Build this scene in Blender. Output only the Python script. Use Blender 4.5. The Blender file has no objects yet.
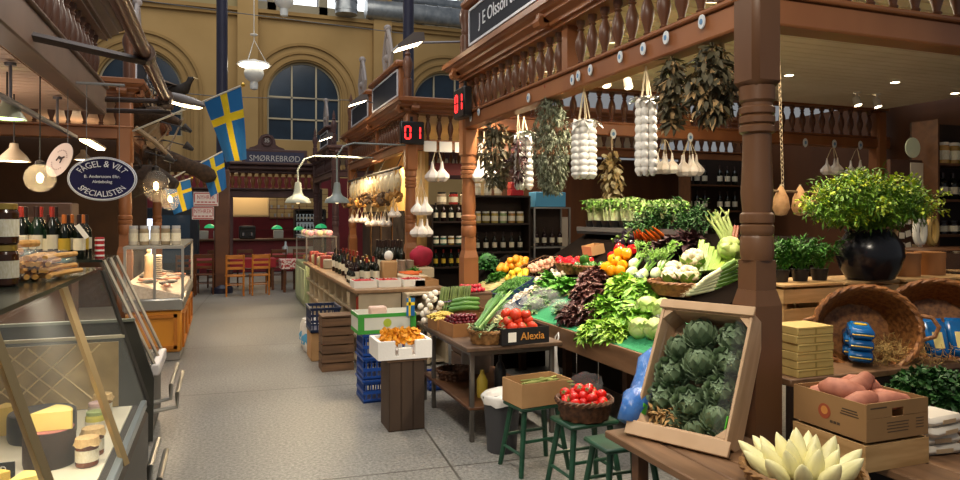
import bpy, math, random
from mathutils import Matrix, Vector, Euler
from math import sin, cos, pi, radians, atan2, sqrt, exp
random.seed(7)
R = random.random
U = random.uniform
sc = bpy.context.scene
COL = sc.collection

# ---------------------------------------------------------------- camera, sky, exposure
EYE = 1.75
cd = bpy.data.cameras.new('camera')
cam = bpy.data.objects.new('camera', cd)
COL.objects.link(cam)
cam.location = (0, 0, EYE)
cam.rotation_euler = (pi / 2, 0, radians(-20.5))
cd.sensor_width = 36
cd.lens = 25.875
cd.shift_y = -23 / 960
cd.clip_start = .05
cd.clip_end = 120
sc.camera = cam

sc.view_settings.view_transform = 'Standard'
sc.view_settings.look = 'None'
sc.view_settings.gamma = 1
sc.view_settings.use_curve_mapping = False
sc.view_settings.exposure = 0.0

w = bpy.data.worlds.new('hall_daylight')
sc.world = w
w.use_nodes = True
bg = w.node_tree.nodes['Background']
bg.inputs[0].default_value = (.80, .82, .85, 1)
bg.inputs[1].default_value = .28


def lamp(kind, loc, power, col=(1, .78, .5), size=.3, target=None, spot=None, size_y=None, blend=.6):
    l = bpy.data.lights.new('light', kind)
    l.energy = power
    l.color = col
    if kind == 'AREA':
        l.size = size
        if size_y:
            l.shape = 'RECTANGLE'
            l.size_y = size_y
    else:
        l.shadow_soft_size = size
    if kind == 'SPOT':
        l.spot_size = radians(spot or 70)
        l.spot_blend = blend
    o = bpy.data.objects.new('light', l)
    COL.objects.link(o)
    o.location = loc
    if target is not None:
        d = Vector(target) - Vector(loc)
        o.rotation_euler = d.to_track_quat('-Z', 'Y').to_euler()
    return o


WARM = (1, .74, .45)
SOFT = (1, .86, .68)
# daylight from the glass roof high over the aisle and over the hall's end
lamp('AREA', (.8, 9, 13), 1000, (.95, .97, 1), 9, (.8, 9, 0), size_y=18)
lamp('AREA', (1.5, 25, 13), 560, (1, .9, .74), 14, (2, 30, 5), size_y=8)
# added unseen fill lamps for the front post, floor and stall fronts
lamp('SPOT', (.7, .6, 4.4), 340, (1, .87, .7), .25, (2.6, 2.9, .9), 75)
lamp('SPOT', (.2, 2.4, 4.6), 300, (1, .9, .76), .3, (.6, 5.5, 0), 110)
lamp('POINT', (.5, 5.2, 4.7), 90, (1, .9, .76), .3)
lamp('POINT', (.6, 9.3, 5.2), 130, (1, .9, .76), .3)
lamp('POINT', (-1.9, 4.4, 2.2), 14, (1, .84, .7), .2)  # added pair of fills lifting the left soffit, no fixtures there
lamp('POINT', (-1.9, 6.3, 2.2), 14, (1, .84, .7), .2)
# warm light under the stall ceilings
lamp('AREA', (4.6, 5.2, 3.3), 110, (1, .82, .58), 2.5, (4.6, 5.2, 0), size_y=3)  # added fill for the main stall's ceiling and posts
lamp('AREA', (2.85, 12.6, 2.74), 260, (1, .74, .42), .3, (2.3, 12.6, 0), size_y=4.4)
lamp('AREA', (4.2, 9.6, 2.9), 40, (1, .8, .55), 1.5, (4.2, 10.2, 0), size_y=.5)

# ---------------------------------------------------------------- helpers
S_, C_ = sin(radians(20.5)), cos(radians(20.5))


def ray(u, v):
    a = (u - 480) / 690
    return Vector((S_ + C_ * a, C_ - S_ * a, (217 - v) / 690))


def at(u, v, x=None, y=None, z=None, t=None):
    d = ray(u, v)
    if t is None:
        t = x / d.x if x is not None else y / d.y if y is not None else (z - EYE) / d.z
    return Vector((0, 0, EYE)) + d * t


def hexc(h):
    c = [int(h[i:i + 2], 16) / 255 for i in (0, 2, 4)]
    return tuple((x / 12.92 if x <= .04045 else ((x + .055) / 1.055) ** 2.4) for x in c)


MATS = {}


def M(name, c='808080', c2=None, rough=.6, metal=0., sc_=8., st=(1, 1, 1), rv=0., bump=0., bsc=None, trans=0., emit=0., alpha=1., ior=1.45, spec=.5, sss=0., det=3., lo=.35, hi=.65, sheen=0., wave=False, coord='Object'):
    if name in MATS:
        return MATS[name]
    m = bpy.data.materials.new(name)
    MATS[name] = m
    m.use_nodes = True
    nt = m.node_tree
    N = nt.nodes
    L = nt.links
    b = N['Principled BSDF']
    col = (*hexc(c), 1)
    b.inputs['Base Color'].default_value = col
    b.inputs['Roughness'].default_value = rough
    b.inputs['Metallic'].default_value = metal
    b.inputs['IOR'].default_value = ior
    b.inputs['Specular IOR Level'].default_value = spec
    b.inputs['Transmission Weight'].default_value = trans
    b.inputs['Alpha'].default_value = alpha
    if sss:
        b.inputs['Subsurface Weight'].default_value = sss
        b.inputs['Subsurface Radius'].default_value = (.02, .015, .008)
    if emit:
        b.inputs['Emission Color'].default_value = col
        b.inputs['Emission Strength'].default_value = emit
    tc = mp = None
    if c2 or bump:
        tc = N.new('ShaderNodeTexCoord')
        mp = N.new('ShaderNodeMapping')
        mp.inputs['Scale'].default_value = st
        L.new(tc.outputs[coord], mp.inputs[0])
    out = None
    if c2:
        if wave:
            nz = N.new('ShaderNodeTexWave')
            nz.inputs['Distortion'].default_value = 4
            nz.inputs['Detail'].default_value = 3
            nz.inputs['Scale'].default_value = sc_
        else:
            nz = N.new('ShaderNodeTexNoise')
            nz.inputs['Scale'].default_value = sc_
            nz.inputs['Detail'].default_value = det
        L.new(mp.outputs[0], nz.inputs['Vector'])
        rp = N.new('ShaderNodeValToRGB')
        rp.color_ramp.elements[0].position = lo
        rp.color_ramp.elements[0].color = col
        rp.color_ramp.elements[1].position = hi
        rp.color_ramp.elements[1].color = (*hexc(c2), 1)
        L.new(nz.outputs['Fac'], rp.inputs[0])
        out = rp.outputs[0]
    if rv:
        oi = N.new('ShaderNodeObjectInfo')
        mr = N.new('ShaderNodeMapRange')
        mr.inputs[3].default_value = 1 - rv
        mr.inputs[4].default_value = 1 + rv
        L.new(oi.outputs['Random'], mr.inputs[0])
        hs = N.new('ShaderNodeHueSaturation')
        L.new(mr.outputs[0], hs.inputs['Value'])
        if out:
            L.new(out, hs.inputs['Color'])
        else:
            hs.inputs['Color'].default_value = col
        out = hs.outputs[0]
    if out:
        L.new(out, b.inputs['Base Color'])
    if bump:
        n2 = N.new('ShaderNodeTexNoise')
        n2.inputs['Scale'].default_value = bsc or sc_
        n2.inputs['Detail'].default_value = 4
        L.new(mp.outputs[0], n2.inputs['Vector'])
        bp = N.new('ShaderNodeBump')
        bp.inputs['Strength'].default_value = bump
        bp.inputs['Distance'].default_value = .01
        L.new(n2.outputs['Fac'], bp.inputs['Height'])
        L.new(bp.outputs[0], b.inputs['Normal'])
    return m


class G:
    def __init__(s):
        s.v = []
        s.f = []
        s.mi = []
        s.k = 0
        s.M = None

    def at(s, loc=(0, 0, 0), rot=(0, 0, 0), scl=(1, 1, 1)):
        s.M = Matrix.LocRotScale(Vector(loc), rot if isinstance(rot, Matrix) else Euler(rot), Vector(scl))
        return s

    def add(s, vs, fs):
        n = len(s.v)
        if s.M is None:
            s.v += [tuple(p) for p in vs]
        else:
            s.v += [tuple(s.M @ Vector(p)) for p in vs]
        s.f += [tuple(i + n for i in f) for f in fs]
        s.mi += [s.k] * len(fs)
        return s

    def box(s, c, sz, rot=None):
        x, y, z = sz[0] / 2, sz[1] / 2, sz[2] / 2
        vs = [Vector((i, j, k)) for i in (-x, x) for j in (-y, y) for k in (-z, z)]
        if rot:
            e = Euler(rot).to_matrix()
            vs = [e @ p for p in vs]
        c = Vector(c)
        return s.add([p + c for p in vs], [(0, 1, 3, 2), (4, 6, 7, 5), (0, 4, 5, 1), (2, 3, 7, 6), (0, 2, 6, 4), (1, 5, 7, 3)])

    def rbox(s, c, sz, b=.01, rot=None):
        h = [sz[0] / 2, sz[1] / 2, sz[2] / 2]
        b = min(b, min(h) * .9)
        idx = {}
        vs = []
        cs = [(i, j, k) for i in (-1, 1) for j in (-1, 1) for k in (-1, 1)]
        for q in cs:
            for a in range(3):
                idx[q, a] = len(vs)
                vs.append(Vector([q[i] * (h[i] if i == a else h[i] - b) for i in range(3)]))
        fs = []
        for a in range(3):
            o = [i for i in range(3) if i != a]
            for sg in (-1, 1):
                lst = []
                for p, q in ((-1, -1), (1, -1), (1, 1), (-1, 1)):
                    t = [0, 0, 0]
                    t[a] = sg
                    t[o[0]] = p
                    t[o[1]] = q
                    lst.append(idx[tuple(t), a])
                fs.append(lst)
            for p in (-1, 1):
                for q in (-1, 1):
                    t = [0, 0, 0]
                    t[o[0]] = p
                    t[o[1]] = q
                    t1 = list(t)
                    t2 = list(t)
                    t1[a] = -1
                    t2[a] = 1
                    t1, t2 = tuple(t1), tuple(t2)
                    fs.append([idx[t1, o[0]], idx[t2, o[0]], idx[t2, o[1]], idx[t1, o[1]]])
        for q in cs:
            fs.append([idx[q, 0], idx[q, 1], idx[q, 2]])
        ff = []
        for f in fs:
            n = (vs[f[1]] - vs[f[0]]).cross(vs[f[2]] - vs[f[1]])
            m = sum((vs[i] for i in f), Vector())
            ff.append(f if n.dot(m) > 0 else f[::-1])
        if rot:
            e = Euler(rot).to_matrix()
            vs = [e @ p for p in vs]
        c = Vector(c)
        return s.add([p + c for p in vs], ff)

    def path(s, pts, r, n=8, caps=True, closed=False):
        pts = [Vector(p) for p in pts]
        m = len(pts)
        rr = r if isinstance(r, (list, tuple)) else [r] * m
        vs = []
        up = None
        for i, p in enumerate(pts):
            if closed:
                d = pts[(i + 1) % m] - pts[i - 1]
            else:
                d = pts[min(i + 1, m - 1)] - pts[max(i - 1, 0)]
            d.normalize()
            if up is None:
                up = Vector((0, 0, 1)) if abs(d.z) < .9 else Vector((1, 0, 0))
            sd = d.cross(up).normalized()
            up = sd.cross(d).normalized()
            for k in range(n):
                a = 2 * pi * k / n
                vs.append(p + (sd * cos(a) - up * sin(a)) * rr[i])
        fs = []
        for i in range(m if closed else m - 1):
            j = (i + 1) % m
            for k in range(n):
                l = (k + 1) % n
                fs.append((i * n + k, i * n + l, j * n + l, j * n + k))
        if caps and not closed:
            fs.append(tuple(range(n))[::-1])
            fs.append(tuple((m - 1) * n + k for k in range(n)))
        return s.add(vs, fs)

    def tube(s, a, b, r, r2=None, n=8):
        return s.path([a, b], [r, r if r2 is None else r2], n)

    def lathe(s, prof, n=16, c=(0, 0, 0), sq=(1, 1), caps=True):
        vs = []
        for r, z in prof:
            for k in range(n):
                a = 2 * pi * k / n
                vs.append((c[0] + r * cos(a) * sq[0], c[1] + r * sin(a) * sq[1], c[2] + z))
        fs = []
        m = len(prof)
        up = prof[-1][1] >= prof[0][1]
        for i in range(m - 1):
            for k in range(n):
                l = (k + 1) % n
                fs.append((i * n + k, i * n + l, (i + 1) * n + l, (i + 1) * n + k))
        if caps:
            if prof[0][0] > 1e-4:
                fs.append(tuple(range(n))[::-1])
            if prof[-1][0] > 1e-4:
                fs.append(tuple((m - 1) * n + k for k in range(n)))
        return s.add(vs, fs)

    def sph(s, c, r, nu=10, nv=6, rot=None, fn=None):
        if not isinstance(r, (list, tuple)):
            r = (r, r, r)
        e = Euler(rot).to_matrix() if rot else None
        c = Vector(c)
        vs = []
        for j in range(nv + 1):
            th = pi * j / nv
            for i in range(nu):
                ph = 2 * pi * i / nu
                d = Vector((sin(th) * cos(ph), sin(th) * sin(ph), -cos(th)))
                k = fn(d) if fn else 1
                p = Vector((d.x * r[0], d.y * r[1], d.z * r[2])) * k
                vs.append(c + (e @ p if e else p))
        fs = []
        for j in range(nv):
            for i in range(nu):
                l = (i + 1) % nu
                if j == 0:
                    fs.append((i, nu + l, nu + i)[::1])
                elif j == nv - 1:
                    fs.append((j * nu + i, j * nu + l, (j + 1) * nu + i))
                else:
                    fs.append((j * nu + i, j * nu + l, (j + 1) * nu + l, (j + 1) * nu + i))
        return s.add(vs, fs)

    def prism(s, poly, d, ax='z'):
        """poly in a plane, thickness d along ax (from 0 to d)"""
        n = len(poly)
        mp = {'z': lambda p, h: (p[0], p[1], h), 'y': lambda p, h: (p[0], h, p[1]), 'x': lambda p, h: (h, p[0], p[1])}[ax]
        vs = [mp(p, 0) for p in poly] + [mp(p, d) for p in poly]
        fs = [tuple(range(n))[::-1], tuple(range(n, 2 * n))]
        for i in range(n):
            j = (i + 1) % n
            fs.append((i, j, n + j, n + i))
        return s.add(vs, fs)

    def leaf(s, p, d, up, L, W, curl=.3, nl=3, jag=0., fold=.15, tip=.25):
        """a leaf blade: strip from p along d, bending away from up"""
        p = Vector(p)
        d = Vector(d).normalized()
        up = Vector(up)
        sd = d.cross(up)
        if sd.length < 1e-3:
            sd = d.cross(Vector((.3, .9, .1)))
        sd.normalize()
        up = sd.cross(d).normalized()
        vs = []
        for i in range(nl + 1):
            t = i / nl
            ww = W * (sin(pi * min(1, t * (1 - tip / 2) + .12))) * .5
            q = p + d * (L * t) - up * (curl * L * t * t)
            j = [U(-jag, jag) * W for _ in range(3)]
            vs += [q - sd * ww + up * (fold * ww * 2 + j[0]), q + up * j[1] * .4, q + sd * ww + up * (fold * ww * 2 + j[2])]
        fs = []
        for i in range(nl):
            a = i * 3
            fs += [(a, a + 1, a + 4, a + 3), (a + 1, a + 2, a + 5, a + 4)]
        return s.add(vs, fs)


def mesh(name, g, mats, smooth=True):
    me = bpy.data.meshes.new(name)
    me.from_pydata(g.v, [], g.f)
    if not isinstance(mats, (list, tuple)):
        mats = [mats]
    for m in mats:
        me.materials.append(m)
    if len(mats) > 1:
        me.polygons.foreach_set('material_index', g.mi)
    if smooth:
        me.polygons.foreach_set('use_smooth', [True] * len(g.f))
        if smooth is True:
            me.set_sharp_from_angle(angle=radians(38))
    me.update()
    return me


def mk(name, g, mats, par=None, loc=None, rot=None, smooth=True):
    me = g if isinstance(g, bpy.types.Mesh) else mesh(name, g, mats, smooth)
    o = bpy.data.objects.new(name, me)
    COL.objects.link(o)
    if par is not None:
        o.parent = par
    if loc is not None:
        o.location = loc
    if rot is not None:
        o.rotation_euler = rot
    return o


def tag(o, label, cat, group=None, kind=None):
    o['label'] = label
    o['category'] = cat
    if group:
        o['group'] = group
    if kind:
        o['kind'] = kind
    return o


def thing(name, label, cat, loc=(0, 0, 0), rot=(0, 0, 0), group=None):
    o = bpy.data.objects.new(name, None)
    COL.objects.link(o)
    o.empty_display_size = .05
    o.location = loc
    o.rotation_euler = (0, 0, rot) if not isinstance(rot, (tuple, list)) else rot
    return tag(o, label, cat, group)


def one(name, g, mats, label, cat, loc=(0, 0, 0), rot=(0, 0, 0), group=None, smooth=True, kind=None):
    o = mk(name, g, mats, None, loc, (0, 0, rot) if not isinstance(rot, (tuple, list)) else rot, smooth)
    return tag(o, label, cat, group, kind)


def struct(name, g, mats, smooth=False):
    o = mk(name, g, mats, smooth=smooth)
    o['kind'] = 'structure'
    return o


def cp(root, loc=None, rot=None, label=None, scl=None, group=None):
    r = root.copy()
    COL.objects.link(r)
    if loc is not None:
        r.location = loc
    if rot is not None:
        r.rotation_euler = rot if isinstance(rot, (tuple, list, Euler)) else (0, 0, rot)
    if scl is not None:
        r.scale = (scl, scl, scl) if not isinstance(scl, (tuple, list)) else scl
    if label:
        r['label'] = label
    if group:
        r['group'] = group
    for ch in list(root.children):
        c = ch.copy()
        COL.objects.link(c)
        c.parent = r
        for g2 in ch.children:
            d = g2.copy()
            COL.objects.link(d)
            d.parent = c
    return r


def text_geo(body, size=1., ext=0.):
    cu = bpy.data.curves.new('t', 'FONT')
    cu.body = body
    cu.size = size
    cu.extrude = ext
    cu.resolution_u = 3
    cu.align_x = 'CENTER'
    cu.align_y = 'CENTER'
    o = bpy.data.objects.new('t', cu)
    COL.objects.link(o)
    dg = bpy.context.evaluated_depsgraph_get()
    me = o.evaluated_get(dg).to_mesh()
    vs = [tuple(v.co) for v in me.vertices]
    fs = [tuple(p.vertices) for p in me.polygons]
    bpy.data.objects.remove(o)
    bpy.data.curves.remove(cu)
    return vs, fs


def lettering(body, size, mat, par, loc, rot, name='lettering', ext=.002, narrow=1.):
    vs, fs = text_geo(body, size, ext)
    g = G()
    g.add([(x * narrow, y, z) for x, y, z in vs], fs)
    return mk(name, g, mat, par, loc, rot, smooth=False)


def rnd_dir():
    a = U(0, 2 * pi)
    z = U(-1, 1)
    q = sqrt(1 - z * z)
    return Vector((q * cos(a), q * sin(a), z))


# ---------------------------------------------------------------- materials
WOOD = M('honey_brown_wood', '925d37', '7d4b2b', .4, sc_=2.2, st=(1, 1, .25), bump=.05, bsc=9)
WOODD = M('turned_brown_wood', '6a4530', '553525', .35, sc_=5, st=(1, 1, .3))
POSTB = M('post_brown_paint', '68482f', '5a3c27', .4, sc_=3, st=(1, 1, .3))
MAUVE = M('mauve_brown_paint', '5a3d38', '4b322f', .5, sc_=2)
CREAM = M('cream_soffit', 'c9a890', 'bd9c84', .6, sc_=1)
BOARDW = M('cream_ceiling_boards', 'e6d7ba', 'dccbaa', .6, sc_=1.5)
SLATE = M('slate_sign_board', '262932', '2e313a', .75, sc_=3, spec=.15)
SILVER = M('silver_letters', 'c9cdd6', rough=.4)
CRATEW = M('pale_crate_wood', 'c09a67', 'a5804f', .7, sc_=3, st=(1, 1, 8), bump=.1)
CRATED = M('aged_crate_wood', '6e5138', '533c2a', .75, sc_=3, st=(1, 1, 8), bump=.1)
TABLEW = M('counter_board_wood', '7c5c40', '644830', .5, sc_=2.5, st=(6, 1, 6), bump=.05)
SHELFW = M('shelf_dark_wood', '5a3a22', '4a2e1b', .5, sc_=2, st=(1, 6, 6))
STEEL = M('brushed_steel', 'b6b4ac', rough=.35, metal=1)
CHROME = M('chrome', 'cfcfcf', rough=.15, metal=1)
DARK = M('dark_paint', '26211e', rough=.5)
BLACK = M('black_plastic', '131315', rough=.4)
GLASS = M('clear_glass', 'ffffff', rough=.02, trans=1, ior=1.1)
PANE = M('display_case_glass', 'e8eee8', rough=.03, alpha=.04)
LINING = M('thin_lining', 'f4f4f4', rough=.12, alpha=.045, bump=.5, bsc=30)
WICK = M('wicker', '8a5a30', '5e3a1d', .6, sc_=30, bump=.2)
WICKD = M('dark_wicker', '5f3b22', '3d2414', .6, sc_=30, bump=.2)
ROPE = M('twine', 'd8c8a4', rough=.9)
WHITE = M('white_card', 'e6e2d8', rough=.6)
CARD = M('brown_cardboard', 'b18a5d', 'a57e52', .8, sc_=4)
GLOWW = M('warm_lamp_glow', 'ffe2ac', emit=9)
GLOWS = M('warm_downlight', 'ffe9c4', emit=14)
GLOWC = M('white_lamp_glow', 'fff6e4', emit=7)
BLUEP = M('blue_plastic_crate', '1d4590', rough=.4)
NAVY = M('navy_tray', '1b2a4e', rough=.45)
GREENP = M('green_paint', '1f4a35', '173a29', .4, sc_=6)
RED = M('red_paint', '8e1a1e', rough=.5)
CLEARB = M('clear_plastic_bag', 'f4f4f4', rough=.15, alpha=.12, bump=.6, bsc=18)
# ---------------------------------------------------------------- the hall itself
def floor_mat():
    m = M('terrazzo_floor', '8f8b83', rough=.32)
    nt = m.node_tree
    N, L = nt.nodes, nt.links
    b = N['Principled BSDF']
    tc = N.new('ShaderNodeTexCoord')
    n1 = N.new('ShaderNodeTexNoise')
    n1.inputs['Scale'].default_value = 42
    n1.inputs['Detail'].default_value = 6
    n1.inputs['Roughness'].default_value = .8
    n2 = N.new('ShaderNodeTexNoise')
    n2.inputs['Scale'].default_value = .6
    n2.inputs['Detail'].default_value = 4
    mp = N.new('ShaderNodeMapping')
    mp.inputs['Location'].default_value = (-1.18, -2.1, 0)
    mp.inputs['Rotation'].default_value = (0, 0, radians(4))
    br = N.new('ShaderNodeTexBrick')
    br.offset = 0
    br.inputs['Scale'].default_value = 1
    br.inputs['Mortar Size'].default_value = .011
    br.inputs['Mortar Smooth'].default_value = .4
    br.inputs['Brick Width'].default_value = 2.6
    br.inputs['Row Height'].default_value = 2.6
    br.inputs['Color1'].default_value = (1, 1, 1, 1)
    br.inputs['Color2'].default_value = (.95, .95, .94, 1)
    br.inputs['Mortar'].default_value = (.36, .34, .31, 1)
    r1 = N.new('ShaderNodeValToRGB')
    r1.color_ramp.elements[0].position = .36
    r1.color_ramp.elements[1].position = .64
    r1.color_ramp.elements[0].color = (*hexc('595854'), 1)
    r1.color_ramp.elements[1].color = (*hexc('a5a39d'), 1)
    r2 = N.new('ShaderNodeValToRGB')
    r2.color_ramp.elements[0].position = .3
    r2.color_ramp.elements[1].position = .7
    r2.color_ramp.elements[0].color = (.78, .77, .75, 1)
    r2.color_ramp.elements[1].color = (1, 1, 1, 1)
    L.new(tc.outputs['Object'], n1.inputs['Vector'])
    L.new(tc.outputs['Object'], n2.inputs['Vector'])
    L.new(tc.outputs['Object'], mp.inputs[0])
    L.new(mp.outputs[0], br.inputs['Vector'])
    L.new(n1.outputs['Fac'], r1.inputs[0])
    L.new(n2.outputs['Fac'], r2.inputs[0])
    m1 = N.new('ShaderNodeMixRGB')
    m1.blend_type = 'MULTIPLY'
    m1.inputs[0].default_value = 1
    m2 = N.new('ShaderNodeMixRGB')
    m2.blend_type = 'MULTIPLY'
    m2.inputs[0].default_value = 1
    L.new(r1.outputs[0], m1.inputs[1])
    L.new(r2.outputs[0], m1.inputs[2])
    L.new(m1.outputs[0], m2.inputs[1])
    L.new(br.outputs['Color'], m2.inputs[2])
    L.new(m2.outputs[0], b.inputs['Base Color'])
    rr = N.new('ShaderNodeMapRange')
    rr.inputs[3].default_value = .22
    rr.inputs[4].default_value = .5
    L.new(n2.outputs['Fac'], rr.inputs[0])
    L.new(rr.outputs[0], b.inputs['Roughness'])
    return m


FLOOR = floor_mat()
g = G()
g.box((2.5, 16, -.05), (26, 36, .1))
struct('floor', g, FLOOR)

OCHRE = M('ochre_plaster', 'ac8f60', 'a08456', .85, sc_=.5)
OCHRED = M('ochre_moulding', '9a7d4e', '8f7347', .8, sc_=1)
OCHREU = M('pale_upper_plaster', 'a0946e', '958a66', .85, sc_=.5)
YB = 32.0
g = G()
gt = G()
WC = (-3.2, 3.5, 10.2)
X0, X1, ZT = -10.0, 15.5, 10.75
zs, rw, zb = 7.16, 1.62, 5.2
edges = [X0]
for c in WC:
    edges += [c - rw, c + rw]
edges.append(X1)
for i in range(0, len(edges), 2):
    g.box(((edges[i] + edges[i + 1]) / 2, YB + .3, ZT / 2), (edges[i + 1] - edges[i], .6, ZT))
for c in WC:
    g.box((c, YB + .3, zb / 2), (2 * rw, .6, zb))
    n = 20
    poly = [(c + rw * cos(pi * k / n), zs + rw * sin(pi * k / n)) for k in range(n + 1)]
    for k in range(n):
        a, b_ = poly[k], poly[k + 1]
        g.prism([a, (a[0], ZT), (b_[0], ZT), b_], .6, 'y')
        for i in range(8):
            v = g.v[-1 - i]
            g.v[-1 - i] = (v[0], v[1] + YB, v[2])
    # archivolts and jamb mouldings around the opening
    for r0, dr, dy in ((1.68, .12, .12), (1.95, .1, .1), (2.3, .12, .14)):
        for k in range(24):
            t0, t1 = pi * k / 24, pi * (k + 1) / 24
            P = [(c + q * cos(t), zs + q * sin(t)) for q, t in ((r0, t0), (r0 + dr, t0), (r0 + dr, t1), (r0, t1))]
            gt.prism(P, -dy, 'y')
            for i in range(8):
                v = gt.v[-1 - i]
                gt.v[-1 - i] = (v[0], v[1] + YB, v[2])
        for sg in (-1, 1):
            gt.box((c + sg * (r0 + dr / 2), YB - dy / 2, zs - 1.6), (dr, dy, 3.2))
struct('wall_back', g, OCHRE)
struct('trim_1', gt, OCHRED)
g = G()
g.box((2.5, YB - .12, 10.78), (26, .5, .16))
g.box((2.5, YB - .06, 10.62), (26, .3, .16))
struct('trim_2', g, OCHRED)
g = G()
for x in (1.05, 7.0, -5.6):
    g.box((x, YB - .15, 6.5), (.85, .5, 13))
struct('trim_3', g, OCHRE)
g = G()
g.box((-4.6, YB + .1, 12.2), (10.8, .4, 3))
struct('wall_upper', g, OCHREU)
NIGHT = M('dark_window_glass', '1d2a38', '26384a', .15, sc_=.7)
FRAMEP = M('window_frame_paint', 'b7ad94', rough=.6)
for i, c in enumerate(WC):
    w_ = thing('window_%d' % (i + 1), 'tall arched dark window in the back wall', 'window', (c, YB + .35, zb))
    del w_['label'], w_['category']
    w_['kind'] = 'structure'
    h = zs - zb
    g = G()
    g.prism([(-rw, 0), (rw, 0)] + [(rw * cos(pi * k / 24), h + rw * sin(pi * k / 24)) for k in range(25)], .04, 'y')
    mk('pane', g, NIGHT, w_, (0, 0, 0))
    g = G()
    for x in (-.54, .54):
        g.box((x, -.05, (h + 1.45) / 2), (.07, .08, h + 1.5))
    for z in (.02, h * .5, h):
        g.box((0, -.05, z), (2 * rw, .08, .07))
    pts = [(rw * .98 * cos(pi * k / 24), -.05, h + rw * .98 * sin(pi * k / 24)) for k in range(25)]
    g.path([(rw * .98, -.05, 0)] + pts + [(-rw * .98, -.05, 0)], .05, 4)
    mk('frame', g, FRAMEP, w_, (0, 0, 0))
# clerestory glazing over the ledge, set back, lit by day
DAYW = M('daylight_window', 'eef2f4', emit=2.2)
g = G()
gf = G()
for i in range(6):
    x = 2.2 + i * 2.4
    if i % 3 != 2:
        g.box((x + 1.1, YB + 2.2, 13.2), (2.0, .05, 2.6))
for i in range(7):
    gf.box((2.2 + i * 2.4, YB + 2.1, 12.6), (.4, .3, 4))
gf.box((8.5, YB + 2.1, 11.3), (16, .3, 1.2))
struct('window_4', g, DAYW)
struct('wall_clerestory', gf, M('pale_clerestory_paint', 'b5ad97', rough=.7))
DUCT = M('galvanised_duct', 'aeb4ba', '8f979f', .35, .8, sc_=3)


def duct(label, p0, p1, r, rings):
    g = G()
    p0, p1 = Vector(p0), Vector(p1)
    g.tube(p0, p1, r, n=16)
    for k in range(rings):
        p = p0.lerp(p1, (k + .5) / rings)
        d = (p1 - p0).normalized() * .04
        g.tube(p - d, p + d, r * 1.05, n=16)
    one('ventilation_duct', g, DUCT, label, 'duct')


duct('long silver ventilation duct lying along the high ledge', (6.2, 31.6, 11.35), (11.8, 31.6, 11.35), .45, 9)
duct('upright silver duct standing on the ledge above the arched window', (5.25, 31.3, 10.88), (5.25, 31.3, 14), .5, 8)
duct('thinner silver duct running above the long ledge duct', (5.9, 32.3, 12.2), (11.8, 32.3, 12.2), .22, 9)

# iron pillars of the hall
PILL = M('dark_blue_iron', '2b2a3d', '232233', .4, sc_=2)


def pillar(x, y, label, mat=PILL):
    t = thing('iron_pillar', label, 'pillar', (x, y, 0))
    g = G()
    g.lathe([(.24, 0), (.24, .12), (.17, .2), (.135, .3), (.135, 2.9), (.17, 2.95), (.17, 3.05), (.125, 3.1), (.12, 13)], 14)
    mk('shaft', g, mat, t)
    g = G()
    g.rbox((0, 0, 1.42), (.34, .34, 2.84), .03)
    mk('wooden_casing', g, M('pillar_casing_wood', '5a3520', '4a2a19', .5, sc_=2), t)
    return t


pillar(0, 17, 'dark iron pillar with brown wooden casing beside the big flag')
pillar(3.9, 15.0, 'dark iron pillar rising behind the second stall and its red counter display')

# ---------------------------------------------------------------- stall canopies
BALP = [(.03, 0), (.034, .01), (.034, .05), (.022, .06), (.03, .08), (.02, .095), (.026, .13), (.042, .19), (.047, .24), (.042, .29), (.026, .345), (.02, .37), (.032, .385), (.02, .4), (.03, .42), (.036, .43), (.036, .48)]
POSTP = [(.092, 2.45), (.092, 2.375), (.08, 2.36), (.08, 2.345), (.092, 2.335), (.092, 2.305), (.08, 2.295), (.092, 2.285), (.092, 2.255), (.08, 2.245), (.092, 2.235), (.092, 2.205), (.074, 2.195), (.074, 2.1), (.081, 1.93), (.084, 1.88), (.076, 1.79), (.075, 1.775), (.087, 1.765), (.089, 1.745), (.087, 1.72), (.077, 1.712), (.087, 1.703), (.088, 1.68), (.086, 1.66), (.079, 1.65), (.086, 1.635), (.087, 1.55), (.08, 1.52)][::-1]


def post_geo(bevel=.02, top=3.33):
    g = G()
    g.lathe(POSTP, 24)
    # square block under the beam with clipped lower corners
    a = .096
    lo = 2.445
    g.rbox((0, 0, (lo + top) / 2), (2 * a, 2 * a, top - lo), .03)
    # square lower post, waisted then flared
    for z0, z1, a0, a1 in ((1.36, 1.52, .068, .066), (1.28, 1.36, .088, .07), (0, 1.28, .088, .088)):
        vs = [(x * q, y * q, z) for z, q in ((z0, a0), (z1, a1)) for x, y in ((-1, -1), (1, -1), (1, 1), (-1, 1))]
        g.add(vs, [(3, 2, 1, 0), (4, 5, 6, 7), (0, 1, 5, 4), (1, 2, 6, 5), (2, 3, 7, 6), (3, 0, 4, 7)])
    return g


CORN = [(x, 3.325 + (z - 3.38) * .82) for x, z in ((.09, 3.38), (.09, 3.42), (.12, 3.42), (.12, 3.46), (.15, 3.48), (.18, 3.5), (.18, 3.53), (.21, 3.55), (.23, 3.58), (.25, 3.58), (.25, 3.645), (.1, 3.69), (-.12, 3.69), (-.12, 3.38))]
FINP = [(.07, 0), (.07, .28), (.045, .3), (.06, .34), (.05, .37), (.075, .46), (.08, .53), (.06, .6), (.035, .64), (.05, .67), (.03, .7), (.04, .76), (.02, .84), (.004, .9)]
BAL_ME = {}


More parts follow.
